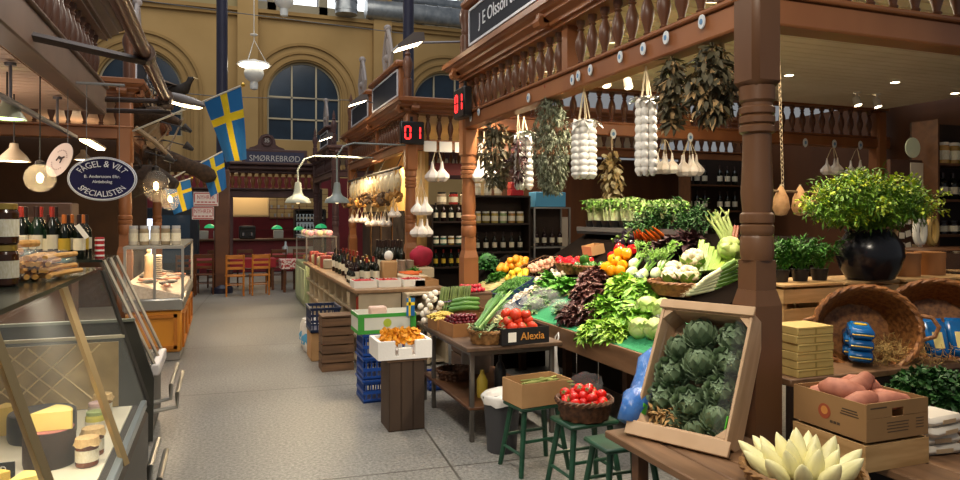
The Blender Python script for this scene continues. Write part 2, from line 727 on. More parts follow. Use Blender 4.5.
def sign_part(t, mat, p, yaw, L, H, text, size, crest=False, tm=SILVER):
    """sign board standing on the cornice, facing yaw"""
    g = G()
    g.rbox((0, 0, H / 2), (L, .1, H), .02)
    g.rbox((0, -.02, H + .04), (L + .16, .22, .09), .03)
    g.rbox((0, -.01, -.02), (L + .1, .16, .08), .02)
    s = mk('sign_board', g, mat, t, p, (0, 0, yaw))
    g = G()
    g.box((0, -.055, H / 2), (L - .14, .012, H - .12))
    mk('sign_panel', g, SLATE, s)
    g = G()
    for z in (.05, H - .05):
        g.box((0, -.062, z), (L - .1, .02, .025))
    for x in (-1, 1):
        g.box((x * (L / 2 - .06), -.062, H / 2), (.025, .02, H - .1))
    mk('sign_border', g, SILVER, s)
    if text:
        lettering(text, size, tm, s, (0, -.066, H / 2), (pi / 2, 0, 0), narrow=.95)
    if crest:
        # openwork lyre-shaped crest
        g = G()
        for sg in (-1, 1):
            g.path([(sg * .34, 0, H + .08), (sg * .2, 0, H + .16), (sg * .3, 0, H + .38), (sg * .17, 0, H + .62), (sg * .06, 0, H + .78), (0, 0, H + .84)], .035, 6)
            g.path([(sg * .12, 0, H + .1), (sg * .16, 0, H + .3), (sg * .05, 0, H + .5), (0, 0, H + .66)], .03, 6)
        g.sph((0, 0, H + .84), .07, 8, 6)
        g.sph((0, 0, H + .33), .075, 8, 6)
        mk('crest', g, M('silver_brown_paint', '8f8580', rough=.5), s)
    return s


def canopy(label, x0, y0, y1, depth, sg, mat, balm, postm, posts, zb0=2.77, zb1=2.92, spacing=.185, ceil=3.36, ceilm=BOARDW, runs='fns', lift=0.):
    """turned-post stall frame; sg +1 stands to the right of the aisle, -1 to the left"""
    t = thing('stall_canopy', label, 'market stall', (x0, y0, 0))
    xe = sg * depth
    L = y1 - y0
    R_ = []
    if 'f' in runs:
        R_.append(((0, 0), (0, L), (-sg, 0), 1, 1))
    if 'n' in runs:
        R_.append(((0, 0), (xe, 0), (0, -1), 1, 0))
    if 's' in runs:
        R_.append(((0, L), (xe, L), (0, 1), 1, 0))
    if balm.name not in BAL_ME:
        q = G()
        q.lathe(BALP, 10)
        BAL_ME[balm.name] = mesh('baluster', q, balm)
    bz = zb1
    for p0, p1, n, e0, e1 in R_:
        p0, p1, n = Vector((*p0, 0)), Vector((*p1, 0)), Vector((*n, 0))
        d = (p1 - p0).normalized()
        ln = (p1 - p0).length
        g = G()
        c = (p0 + p1) / 2
        hx = (abs(d.x) * ln + .16, abs(d.y) * ln + .16)
        g.rbox((c.x, c.y, (zb0 + zb1) / 2), (hx[0] - (.003 if n.y else 0), hx[1] - (.003 if n.y else 0), zb1 - zb0 - (.002 if n.y else 0)), .012)
        g.rbox((c.x + n.x * .015, c.y + n.y * .015, zb1 + .012), (hx[0] + .02, hx[1] + .02, .03), .01)
        mk('beam', g, mat, t)
        g = G()
        vs = []
        m = len(CORN)
        for end, e, pp in ((-1, e0, p0), (1, e1, p1)):
            for o, z in CORN:
                q = pp + n * o + d * (end * o * e)
                vs.append((q.x, q.y, z + lift))
        fs = [tuple(range(m))[::-1], tuple(range(m, 2 * m))]
        for i in range(m):
            j = (i + 1) % m
            fs.append((i, j, m + j, m + i))
        g.add(vs, fs)
        for s_ in [k * 2.3 + .02 for k in range(int(ln / 2.3) + 1)]:
            q = p0 + d * s_ + n * .1
            g.rbox((q.x, q.y, 3.43 + lift), (.12 + .1 * abs(n.x), .12 + .1 * abs(n.y), .16), .03)
            g.tube(q + Vector((0, 0, 3.39 + lift)) + n * .08 - d * .06, q + Vector((0, 0, 3.39 + lift)) + n * .08 + d * .06, .05, n=8)
        mk('cornice', g, mat, t, smooth=False)
        nb = max(1, round(ln / spacing))
        for k in range(nb):
            s_ = (k + .5) * ln / nb
            q = p0 + d * s_
            b_ = mk('baluster', BAL_ME[balm.name], None, t, (q.x, q.y, bz))
            b_.scale = (1, 1, (3.335 + lift - bz) / .48)
        # flat mid-run pilaster
        if ln > 3:
            g = G()
            q = p0 + d * (ln * .46)
            g.box((q.x, q.y, (bz + 3.335 + lift) / 2), (.1, .1, 3.335 + lift - bz))
            mk('pilaster', g, mat, t)
    for px, py in posts:
        mk('post', post_geo(), postm, t, (px, py, 0))
    g = G()
    g.lathe(FINP, 12)
    for py in (0.02, L - .02):
        mk('finial', g, balm, t, (-sg * .04, py, 3.57))
    if ceilm:
        g = G()
        g.box((xe / 2, L / 2, ceil + .02), (depth - .1, L, .04))
        nbo = int(L / .14)
        for k in range(nbo):
            g.box((xe / 2, .07 + k * .14, ceil - .004), (depth - .2, .125, .01))
        mk('ceiling_boards', g, ceilm, t)
    return t


main = canopy('honey-brown greengrocer stall frame with turned corner post, nearest on the right', 2.7, 2.96, 7.6, 6.6, 1, WOOD, WOODD, POSTB, [(0, 0)])
mk('post', post_geo(), WOOD, main, (0, 4.64, 0))
mk('post', post_geo(), WOOD, main, (6.5, 4.64, 0))
sign_part(main, WOOD, (-.07, 3.2, 3.6), -pi / 2, 2.2, .48, 'J E Olsson & Söner', .2)
second = canopy('orange-brown stall frame with red 01 number display and two crested signs', 2.7, 10.25, 15.25, 6.4, 1, WOOD, WOODD, WOOD, [(0, 0), (0, 5)], zb1=2.9)
SCR = M('dim_silver_letters', '8a8c93', rough=.4)
sign_part(second, WOOD, (-.07, 1.25, 3.6), -pi / 2, 2.0, .5, '', .2, True)
sign_part(second, WOOD, (-.07, 3.5, 3.6), -pi / 2, 1.8, .45, '', .2, True)
third = canopy('mauve-brown painted stall frame beyond the mushroom and wine stall', 2.7, 17.7, 21.5, 5.5, 1, MAUVE, MAUVE, MAUVE, [(0, 0), (0, 3.8)], runs='fn')
sign_part(third, MAUVE, (-.07, 1.2, 3.6), -pi / 2, 1.5, .45, '', .2, True)

# the open sandwich bar closing the aisle
bar = thing('stall_canopy', 'mauve stall frame with slate-blue SMØRREBRØD sign closing the aisle', 'market stall', (-2.2, 22.5, -.19))
g = G()
g.rbox((2.6, 0, 2.66), (5.2, .2, .24), .02)
g.rbox((2.6, -.05, 2.8), (5.2, .28, .06), .02)
mk('beam', g, MAUVE, bar)
g = G()
g.rbox((2.6, -.03, 3.34), (5.2, .26, .1), .02)
g.rbox((2.6, -.08, 3.46), (5.3, .44, .14), .04)
g.rbox((2.6, -.12, 3.58), (5.4, .56, .08), .02)
mk('cornice', g, MAUVE, bar)
BALY = M('ochre_lit_baluster', '8a5a30', '7a4d28', .5, sc_=4)
q = G()
q.lathe([(r * 1.5, z) for r, z in BALP], 10)
bme = mesh('baluster', q, BALY)
for k in range(26):
    mk('baluster', bme, None, bar, (.1 + k * .2, 0, 2.81))
for x in (2.42, 5.1):
    g = G()
    g.rbox((0, 0, 1.205), (.2, .2, 2.41), .02)
    mk('post', g, MAUVE, bar, (x, 0, .19))
g = G()
g.rbox((0, 0, .3), (1.95, .12, .58), .02)
s = mk('sign_board', g, MAUVE, bar, (3.74, -.2, 3.44))
g = G()
g.box((0, -.065, .3), (1.75, .012, .42))
mk('sign_panel', g, M('slate_blue_sign', '3b3a52', rough=.5), s)
lettering('SMØRREBRØD', .255, M('cream_letters', 'cfcac0', rough=.5), s, (0, -.075, .3), (pi / 2, 0, 0), narrow=.92)
g = G()
pr_ = [(.55, 0), (.5, .06), (.36, .1), (.27, .16), (.25, .3), (.17, .44), (0, .5)]
g.prism([(x, z) for x, z in pr_] + [(-x, z) for x, z in pr_[::-1][1:]], .1, 'y')
g.path([(.15 * cos(2 * pi * k / 20), -.03, .28 + .15 * sin(2 * pi * k / 20)) for k in range(20)], .025, 6, closed=True)
c = mk('crest', g, MAUVE, bar, (3.5, -.2, 4.02))
lettering('35', .16, M('cream_letters'), c, (0, -.02, .28), (pi / 2, 0, 0), name='numerals')

# left-hand stalls
leftm = M('left_stall_wood', '6e5546', '5c4538', .45, sc_=2)
LB = M('left_baluster_wood', '5c4034', '4a3128', .4, sc_=4)
left = canopy('grey-brown stall frame with balustrade overhanging the cheese counter, nearest on the left', -1.17, 1.0, 7.75, 3.2, -1, leftm, LB, WOOD, [], zb0=2.78, zb1=3.04, ceil=2.8, ceilm=CREAM, runs='f', spacing=.22, lift=.2)
left2 = canopy('red-brown stall frame of the game and poultry stall on the left', -1.2, 10.2, 15.0, 3.2, -1, WOOD, WOODD, WOOD, [(0, 0), (0, 4.8)], ceil=3.3, ceilm=CREAM, runs='fn')
sign_part(left2, WOOD, (.02, 1.2, 3.6), pi / 2, 1.6, .5, '', .2, True)
# ---------------------------------------------------------------- produce makers
def vm(name, c='808080', c2=None, rough=.45, **k):
    k.setdefault('rv', .12)
    k.setdefault('sc_', 14)
    return M(name, c, c2, rough, **k)


STEMG = vm('stem_green', '5d7a32', '3f5a22')


def basket(label, loc, rx, ry, h, flare=1.2, mat=None, rot=0, handles=False, group=None, name='wicker_basket', n=44, wall=None, rim=.016):
    mat = mat or WICK
    t = thing(name, label, 'basket', loc, rot, group)
    g = G()
    rows = max(5, int(h / .018))
    prof = []
    m = n
    vs = []
    for j in range(rows + 1):
        q = (1 + (flare - 1) * j / rows)
        for i in range(m):
            a = 2 * pi * i / m
            d = .006 * (1 if (i // 2 + j) % 2 else -1)
            vs.append(((rx * q + d) * cos(a), (ry * q + d) * sin(a), .004 + h * j / rows))
    fs = [(j * m + i, j * m + (i + 1) % m, (j + 1) * m + (i + 1) % m, (j + 1) * m + i) for j in range(rows) for i in range(m)]
    g.add(vs, fs)
    g.add([((v[0]) * .94, v[1] * .94, v[2] + .004) for v in vs], [f[::-1] for f in fs])
    g.add([(rx * .97 * cos(2 * pi * i / m), ry * .97 * sin(2 * pi * i / m), .008) for i in range(m)], [tuple(range(m))])
    g.add([(rx * .97 * cos(2 * pi * i / m), ry * .97 * sin(2 * pi * i / m), .0) for i in range(m)], [tuple(range(m))[::-1]])
    mk('woven_body', g, mat, t, smooth=True)
    g = G()
    for ph in (0, pi):
        pts = []
        for i in range(60):
            a = 2 * pi * i / 60
            b = a * 14 + ph
            q = flare * .985
            pts.append(((rx * q + .007 * cos(b)) * cos(a), (ry * q + .007 * cos(b)) * sin(a), h + .008 * sin(b)))
        g.path(pts, rim * .7, 5, closed=True)
    mk('braided_rim', g, mat, t)
    if handles:
        for sg in (-1, 1):
            g = G()
            X = rx * flare
            g.path([(sg * X * .97, -.07, h), (sg * (X + .05), -.055, h + .02), (sg * (X + .075), 0, h + .03), (sg * (X + .05), .055, h + .02), (sg * X * .97, .07, h)], .013, 7)
            mk('handle', g, mat, t)
    return t


def crate(name, label, loc, sz, mat, rot=0, slats=3, gap=.02, th=.012, group=None, cat='crate', open_top=True, ends=True):
    """slatted box: corner posts, slatted sides, slatted bottom"""
    t = thing(name, label, cat, loc, rot, group)
    w_, d, h = sz
    sh = (h - gap * (slats - 1)) / slats
    for nm, ax, sg in (('front_slats', 0, -1), ('back_slats', 0, 1), ('side_slats', 1, -1), ('side_slats', 1, 1)):
        g = G()
        for k in range(slats):
            z = sh / 2 + k * (sh + gap)
            if ax == 0:
                g.box((0, sg * (d / 2 - th / 2), z), (w_, th, sh))
            else:
                g.box((sg * (w_ / 2 - th / 2), 0, z), (th, d - 2 * th, sh))
        mk(nm, g, mat, t, smooth=False)
    g = G()
    nb = max(3, int(d / .09))
    for k in range(nb):
        g.box((0, -d / 2 + th + (k + .5) * (d - 2 * th) / nb, th / 2), (w_ - 2 * th, (d - 2 * th) / nb * .9, th * .9))
    mk('bottom_slats', g, mat, t, smooth=False)
    for sx in (-1, 1):
        for sy in (-1, 1):
            g = G()
            g.box((sx * (w_ / 2 - th - .014), sy * (d / 2 - th - .014), h / 2 + th / 2), (.028, .028, h - th))
            mk('corner_post', g, mat, t, smooth=False)
    return t


def tray(name, label, loc, sz, mat, rot=(0, 0, 0), th=.012, group=None, cat='box', cut=False, mats=None):
    """open box with four walls and a bottom"""
    w_, d, h = sz
    g = G()
    g.box((0, 0, th / 2), (w_, d, th))
    for sg in (-1, 1):
        g.box((sg * (w_ / 2 - th / 2), 0, h / 2 + th / 2), (th, d, h - th))
        if cut:
            for s2 in (-1, 1):
                g.box((s2 * (w_ / 2 - w_ * .19), sg * (d / 2 - th / 2), h / 2 + th / 2), (w_ * .38 - 2 * th, th, h - th))
            g.box((0, sg * (d / 2 - th / 2), h * .3 + th / 2), (w_ * .25, th, h * .6 - th))
        else:
            g.box((0, sg * (d / 2 - th / 2), h / 2 + th / 2), (w_ - 2 * th, th, h - th))
    return one(name, g, mat, label, cat, loc, rot, group, smooth=False)


def heap(n, rx, ry, r, dome=1., rect=False):
    """n resting positions in a mound, layer over layer, relative to the bottom centre"""
    out = []
    k = 0
    while len(out) < n and k < 9:
        z = r + k * r * 1.5 * dome
        sx, sy = rx - r * (1 + k * (.5 if rect else 1.05)), ry - r * (1 + k * (.5 if rect else 1.05))
        if sx < 0 or sy < 0:
            if sx < -r or sy < -r:
                break
            sx, sy = max(sx, .001), max(sy, .001)
        row = 0
        y = -sy - (r * .5 if k % 2 else 0)
        while y <= sy + 1e-6:
            x = -sx + ((row + k) % 2) * r
            while x <= sx + 1e-6:
                if rect or (x / (sx + r * .5)) ** 2 + (y / (sy + r * .5)) ** 2 <= 1.02:
                    out.append(Vector((x + U(-.12, .12) * r, y + U(-.12, .12) * r, z)))
                x += 2 * r
            y += 1.75 * r
            row += 1
        k += 1
    return out[:n]


def pile(proto, pts, label=None, group=None, rot=1., scl=.12, base=None, tilt=None):
    """lay copies of proto on the points; proto itself takes the first"""
    e = Euler(tilt).to_matrix() if tilt else None
    for i, p in enumerate(pts):
        q = Vector(p)
        if e:
            q = e @ q
        if base is not None:
            q = q + Vector(base)
        rt = (U(-rot, rot), U(-rot, rot), U(0, 6.28))
        s = 1 + U(-scl, scl)
        if i == 0:
            proto.location = q
            proto.rotation_euler = rt
            proto.scale = (s, s, s)
        else:
            cp(proto, q, rt, None, s)
    if label:
        pass
    return proto


def tomato(label, group, r, c='c3241a', name='tomato', stem=True, mat=None):
    g = G()
    g.sph((0, 0, 0), (r, r, r * .88), 12, 8, fn=lambda d: 1 + .03 * cos(5 * atan2(d.y, d.x)) * (1 - d.z * d.z) - .14 * max(0, d.z) ** 6)
    o = one(name, g, mat or vm(name + '_skin_' + c, c, None, .25), label, name.replace('_', ' ').split()[-1], (0, 0, 0), 0, group)
    if stem:
        g = G()
        for k in range(5):
            a = 2 * pi * k / 5
            g.leaf((0, 0, r * .78), (cos(a), sin(a), .1), (0, 0, 1), r * .6, r * .25, .3, 2)
        g.tube((0, 0, r * .7), (0, 0, r * 1.0), r * .08, n=5)
        mk('calyx', g, STEMG, o)
    return o


def pepper(label, group, r, mat, long=1.15, name='bell_pepper'):
    g = G()
    g.sph((0, 0, 0), (r, r, r * long), 16, 10, fn=lambda d: (1 + .1 * cos(4 * atan2(d.y, d.x)) * (1 - d.z * d.z) ** .5) * (1 - .22 * max(0, d.z) ** 8 - .08 * max(0, -d.z) ** 6) * (1 + .12 * d.z))
    o = one(name, g, mat, label, 'pepper', (0, 0, 0), 0, group)
    g = G()
    g.path([(0, 0, r * long * .7), (0, 0, r * long * 1.0), (r * .1, 0, r * long * 1.2)], [r * .2, r * .12, r * .11], 6)
    mk('stem', g, STEMG, o)
    return o


def leafy(name, label, cat, mat, loc, R_, n, L, W, group=None, jag=.2, curl=.5, zs=.7, seed=0, spread=1., core=None, rot=0, up=.5):
    """a head of leaves: blades springing from a centre outward in a dome"""
    g = G()
    if core:
        g.sph((0, 0, R_ * zs * .45), (R_ * .62, R_ * .62, R_ * zs * .5), 10, 6)
    for k in range(n):
        a = U(0, 2 * pi)
        e = math.asin(min(.999, R() ** .8))
        d = Vector((cos(a) * cos(e), sin(a) * cos(e), sin(e) * zs))
        q = U(.45, .8) if core else U(.25, .8)
        p = Vector((d.x * R_ * q, d.y * R_ * q, max(.01, d.z * R_ * q)))
        dd = (d * spread + Vector((U(-.6, .6), U(-.6, .6), U(0, .9) * up))).normalized()
        g.leaf(p, dd, Vector((0, 0, 1)) + d * .3, L * U(.7, 1.2), W * U(.7, 1.25), curl * U(.3, 1.4), 3, jag, U(0, .3))
    return one(name, g, mat, label, cat, loc, rot, group, smooth='all')


def stalks(g, p0, d, n, L, r, spread=.06, fan=.15, bend=.1, taper=.5, nseg=4, up=(0, 0, 1), sides=6):
    d = Vector(d).normalized()
    sd = d.cross(Vector(up)).normalized()
    u2 = sd.cross(d)
    for k in range(n):
        s = U(-1, 1)
        w_ = U(-.5, .5)
        q = Vector(p0) + sd * spread * s + u2 * spread * w_
        dd = (d + sd * fan * s + u2 * U(-.3, .6) * fan).normalized()
        pts = [q + dd * (L * U(.92, 1.05) * i / nseg) - Vector((0, 0, 1)) * bend * L * (i / nseg) ** 2 for i in range(nseg + 1)]
        g.path(pts, [r * (1 - (1 - taper) * i / nseg) for i in range(nseg + 1)], sides)


def frond(g, p0, d, L, n=14, w_=.05, r=.004):
    """feathery dill or carrot top"""
    d = Vector(d).normalized()
    pts = [Vector(p0) + d * L * i / 4 - Vector((0, 0, 1)) * .12 * L * (i / 4) ** 2 for i in range(5)]
    g.path(pts, [r, r, r * .8, r * .6, r * .4], 4)
    for k in range(n):
        t = .25 + .75 * k / n
        i = min(3, int(t * 4))
        p = pts[i].lerp(pts[i + 1], t * 4 - i)
        for sg in (0, 1):
            q = (d * .8 + rnd_dir() * .9).normalized()
            g.leaf(p, q, Vector((0, 0, 1)), w_ * U(.7, 1.3), w_ * .35, .3, 2, .3)


# ---------------------------------------------------------------- greengrocer's sloping display
def DP(u, v, dz=0.):
    d = ray(u, v)
    t = (EYE - .8 + .6 * 2.78) / (.6 * d.x - d.z)
    return Vector((0, 0, EYE)) + d * t + Vector((0, 0, dz))


TILT = (0, -atan2(.6, 1), 0)
dsp = thing('sloping_produce_display', 'long sloping wooden produce display with green matting and board front', 'display', (2.73, 3.95, 0))
g = G()
g.prism([(0, .64), (.045, .64), (.045, .77), (1.4, 1.56), (1.4, .64), (1.44, .64), (1.44, 1.6), (.045, .8), (0, .8)], 3.35, 'y')
mk('display_board', g, M('display_plank', '150e0a', '0f0a07', .95, sc_=3, spec=.05), dsp, smooth=False)
g = G()
g.prism([(.0, .802), (.05, .806), (.42, 1.019), (.42, 1.025), (.05, .812), (-.005, .808)], 3.31, 'y')
mk('green_matting', g, M('green_mat', '2f8a58', '23734a', .9, sc_=60, bump=.3), dsp, (0, .02, 0), smooth=False)
g = G()
g.rbox((-.012, 1.675, .72), (.022, 3.36, .17), .004)
mk('front_fascia', g, TABLEW, dsp)
for yy in (.05, 1.1, 2.2, 3.3):
    g = G()
    g.box((.5, yy, .32), (.07, .07, .64))
    mk('leg', g, SHELFW, dsp, smooth=False)
g = G()
for k in range(7):
    g.box((.95, .25 + k * .47, .36), (.02, .42, .7))
mk('back_boards', g, M('dark_board', '2b1d14', '20150e', .7, sc_=3, st=(1, 1, .2)), dsp, smooth=False)

t = thing('sloping_produce_display', 'short sloping bench behind the far post under the oranges and curly parsley', 'display', (2.84, 7.33, 0))
g = G()
g.prism([(0, .0), (.72, .0), (.72, 1.25), (0, .82)], 1.2, 'y')
mk('bench_body', g, MATS['display_plank'], t, smooth=False)
# green lollo lettuces, dark lollo rosso, romaine
LOLLO = vm('lollo_green', '9cc23e', '669a26', .5, sc_=20)
LOLLO2 = vm('frisee_green', '7fae34', '4e8420', .5, sc_=20)
ROSSO = vm('lollo_rosso', '3b1a17', '57302a', .45, sc_=18)
ROMA = vm('romaine_green', '5f9a30', '3c7a24', .45, sc_=16)
lol = [(648, 297, .17, 'frilly bright green lettuce beside the cabbages'), (628, 290, .17, 'frilly bright green lettuce at the top middle of the heap'),
       (608, 312, .16, 'frilly bright green lettuce beside the dark red lettuce'), (618, 334, .15, 'frilly bright green lettuce hanging over the board edge'),
       (640, 318, .16, 'frilly bright green lettuce in the centre of the heap'), (598, 334, .13, 'small frilly green lettuce lowest left of its heap')]
for i, (u, v, r, lb) in enumerate(lol):
    leafy('lollo_lettuce', lb, 'lettuce', LOLLO if i % 2 else LOLLO2, DP(u, v, -.03), r * 1.1, 420, .075, .075, 'green lollo lettuces', .38, .9, .8, core=True)
for u, v, r, lb in ((590, 297, .17, 'dark red frilly lettuce at the top of its heap'), (578, 318, .15, 'dark red frilly lettuce at the lower edge of the display'),
                    (600, 315, .14, 'dark red frilly lettuce touching the green heap'), (596, 280, .13, 'dark red frilly lettuce under the orange peppers')):
    leafy('lollo_rosso_lettuce', lb, 'lettuce', ROSSO, DP(u, v, -.03), r * 1.1, 360, .075, .075, 'dark red lettuces', .38, .9, .85, core=True)
for u, v, r, lb in ((552, 284, .15, 'smooth green lettuce left of the dark red heap'), (566, 290, .16, 'smooth green lettuce touching the dark red heap'), (548, 296, .12, 'smooth green lettuce above the bagged greens')):
    leafy('butterhead_lettuce', lb, 'lettuce', ROMA, DP(u, v, -.03), r, 110, .12, .09, 'smooth green lettuces', .12, .6, .7, core=True)

# cabbages
CABB = vm('white_cabbage', 'c3d48a', '9dbb5e', .4, sc_=9)


def cabbage(label, r, mat, group, loc, sq=(1, 1, .9)):
    g = G()
    g.sph((0, 0, 0), (r * sq[0], r * sq[1], r * sq[2]), 16, 10)
    for k in range(14):
        d = rnd_dir()
        d.z = abs(d.z) * .9
        g.sph(d * r * .06, (r * sq[0] * 1.0, r * sq[1] * 1.0, r * sq[2]), 10, 6, rot=(U(0, 6), U(0, 6), U(0, 6)), fn=lambda q: 1.02 if q.z > .2 else .9)
    for k in range(9):
        a = k * 2.4
        g.leaf((cos(a) * r * .55, sin(a) * r * .55, -r * .55), (cos(a) * .75, sin(a) * .75, .75), (-cos(a), -sin(a), .2), r * 1.2, r * 1.3, -.45, 4, .06, .1)
    return one('cabbage', g, mat, label, 'cabbage', loc, U(0, 6), group, smooth='all')


for u, v, r, lb in ((632, 322, .085, 'small pale green cabbage at the back left of the group'), (648, 316, .095, 'large pale cabbage at the back of the group'), (664, 318, .09, 'pale cabbage at the back right beside the crate'),
                    (640, 337, .085, 'pale green cabbage at the front edge of the mat'), (655, 338, .085, 'pale green cabbage in front beside the artichoke crate')):
    cabbage(lb, r, CABB, 'white cabbages on the mat', DP(u, v, .06))
PURC = vm('purple_green_artichoke', '7a6b72', '7f9562', .5, sc_=10)


def artichoke(label, loc, r, mat, group=None, rot=None):
    g = G()
    g.sph((0, 0, 0), (r * .55, r * .55, r * .62), 10, 6)
    for j in range(9):
        th = radians(152 - j * 17)
        nn = max(3, round(9.5 * sin(th)))
        for k in range(nn):
            a = 2 * pi * (k + .5 * (j % 2)) / nn + j * .2
            o_ = Vector((cos(a) * sin(th), sin(a) * sin(th), cos(th)))
            tg = Vector((-cos(a) * cos(th), -sin(a) * cos(th), sin(th)))
            g.leaf(o_ * r * .6 - tg * r * .12, tg + o_ * (.42 if j < 7 else .15), -o_, r * .72, r * .62, -.1 if j > 5 else .12, 3, 0, -.25, .1)
    o = one('artichoke', g, mat, label, 'artichoke', loc, rot or (U(-.3, .3), U(-.3, .3), U(0, 6)), group, smooth='all')
    g = G()
    g.tube((0, 0, -r * .7), (0, 0, -r * 1.05), r * .2, r * .17, 8)
    mk('stem', g, STEMG, o)
    return o


artichoke('purple-tinged artichoke lying beside the cabbages', DP(660, 331, .05), .075, PURC)
artichoke('small green artichoke at the mat edge below the cabbages', DP(668, 345, .05), .07, vm('artichoke_green', '6f8357', '54693f', .5))

# bell peppers
ORP = vm('orange_pepper', 'e8930e', None, .2)
REDP = vm('red_pepper', 'b3161a', None, .2)
GRNP = vm('green_pepper', '2f5c1c', None, .25)
bp = pepper('shiny orange bell pepper on the heap above the dark red lettuce', 'orange bell peppers', .055, ORP)
b0 = DP(611, 276)
pile(bp, [Vector(p) for p in ((0, 0, .05), (.02, .11, .06), (.08, -.08, .1), (.1, .05, .12), (.12, .15, .14), (.16, -.02, .2), (.03, -.1, .05), (.17, .1, .2))], base=b0, rot=.9)
bp = pepper('shiny red bell pepper behind the orange peppers', 'red bell peppers', .05, REDP)
pile(bp, [Vector(p) for p in ((0, 0, .03), (.05, .1, .05), (.06, -.1, .06), (.1, 0, .1), (.13, .1, .12), (.13, -.12, .12))], base=DP(613, 261, -.01), rot=.9)
gb = DP(590, 270)
basket('small brown basket holding the green peppers', gb - Vector((0, 0, .05)), .13, .13, .09, 1.25)
bp = pepper('dark green bell pepper in the small basket', 'green bell peppers', .045, GRNP)
pile(bp, heap(9, .16, .16, .045), base=gb + Vector((0, 0, -.01)), rot=.9)
rb = DP(574, 268)
basket('brown basket holding pointed red peppers', rb - Vector((0, 0, .06)), .16, .16, .11, 1.25)
bp = pepper('long pointed red pepper in the brown basket', 'pointed red peppers', .04, vm('pointed_red_pepper', 'c41522', None, .2), 1.7, 'pointed_pepper')
pile(bp, heap(16, .21, .21, .045), base=rb + Vector((0, 0, .02)), rot=1.5)
tray('cardboard_box', 'small pale cardboard box behind the green peppers', DP(594, 254, .0), (.16, .2, .1), CARD, (0, -.2, 0), th=.006)

# eggplants, fennel, carrots
EGG = vm('eggplant_skin', '1e141f', None, .15)
g = G()
g.sph((0, 0, 0), (.045, .045, .1), 12, 8, fn=lambda d: 1 - .2 * max(0, d.z))
ep = one('eggplant', g, EGG, 'glossy dark purple eggplant between peppers and carrots', 'eggplant', (0, 0, 0), 0, 'eggplants')
g = G()
g.lathe([(.02, .085), (.032, .08), (.012, .1), (.01, .13)], 8)
mk('calyx', g, STEMG, ep)
pile(ep, [Vector((0, 0, .04)), Vector((.03, .14, .05)), Vector((.08, .05, .1)), Vector((.1, -.1, .1)), Vector((.12, .17, .12)), Vector((.02, -.14, .04)), Vector((.16, .02, .16))], base=DP(624, 248), rot=1.5)
FENB = vm('fennel_bulb', 'dfe6c2', 'bcd08c', .4)
FENG = vm('fennel_green', '86b048', '5f8d33', .5)
for i, (u, v, lb) in enumerate(((632, 277, 'fennel bulb lowest left, above the green lettuce'), (643, 279, 'fennel bulb in the middle, above the green lettuce'), (656, 278, 'fennel bulb lowest right, near the cauliflower basket'), (634, 268, 'fennel bulb upper left beside the orange peppers'), (663, 270, 'fennel bulb upper right below the beet leaves'))):
    t = thing('fennel_bulb', lb, 'fennel', DP(u, v, .04), (0, -.5, U(-.4, .4)), 'fennel bulbs')
    g = G()
    g.sph((0, 0, 0), (.06, .045, .05), 12, 8, fn=lambda d: 1 + .04 * cos(9 * atan2(d.y, d.z)))
    mk('bulb', g, FENB, t)
    g = G()
    stalks(g, (.04, 0, .01), (1, 0, .35), 5, .12, .011, .02, .35)
    mk('stalks', g, FENG, t)
    g = G()
    for k in range(6):
        frond(g, (.12, U(-.04, .04), .06), (1, U(-.6, .6), U(.3, .9)), .12, 10, .035, .003)
    mk('fronds', g, FENG, t, smooth='all')
g = G()
g.sph((0, 0, 0), .07, 14, 10, fn=lambda d: 1 + .05 * sin(7 * d.x + 9 * d.y) * cos(8 * d.z))
one('wrapped_cabbage', g, vm('wrapped_red_cabbage', '8a9690', '6c757c', .15, sc_=10), 'grey-green cabbage wrapped in film among the fennel', 'cabbage', DP(652, 264, .05))
g = G()
g.sph((0, 0, 0), .055, 14, 10, fn=lambda d: 1 + .05 * sin(7 * d.x + 9 * d.y) * cos(8 * d.z))
one('wrapped_cabbage', g, MATS['wrapped_red_cabbage'], 'smaller film-wrapped cabbage above the green lettuce', 'cabbage', DP(638, 283, .04))
CARR = vm('carrot_orange', 'd9691c', 'c95a14', .5)
CART = vm('carrot_tops', '3c6a26', '2a511c', .6)
for k in range(9):
    u, v = 637 + k * 3.2, 248 - abs(k - 4) * .8
    t = thing('carrot', 'bunched orange carrot with green top, tip towards the eggplants', 'carrot', DP(u, v, .05 + .02 * (k % 3)), (0, -.55, pi + .75 - k * .06), 'bunched carrots')
    g = G()
    g.path([(-.02, 0, 0), (0, 0, 0), (.08, 0, 0), (.17, 0, -.005)], [.008, .019, .014, .003], 8)
    mk('root', g, CARR, t)
    g = G()
    for q in range(3):
        frond(g, (-.01, 0, 0), (-1, U(-.25, .25), U(-.1, .3)), U(.3, .5), 9, .05, .003)
    mk('green_top', g, CART, t, smooth='all')

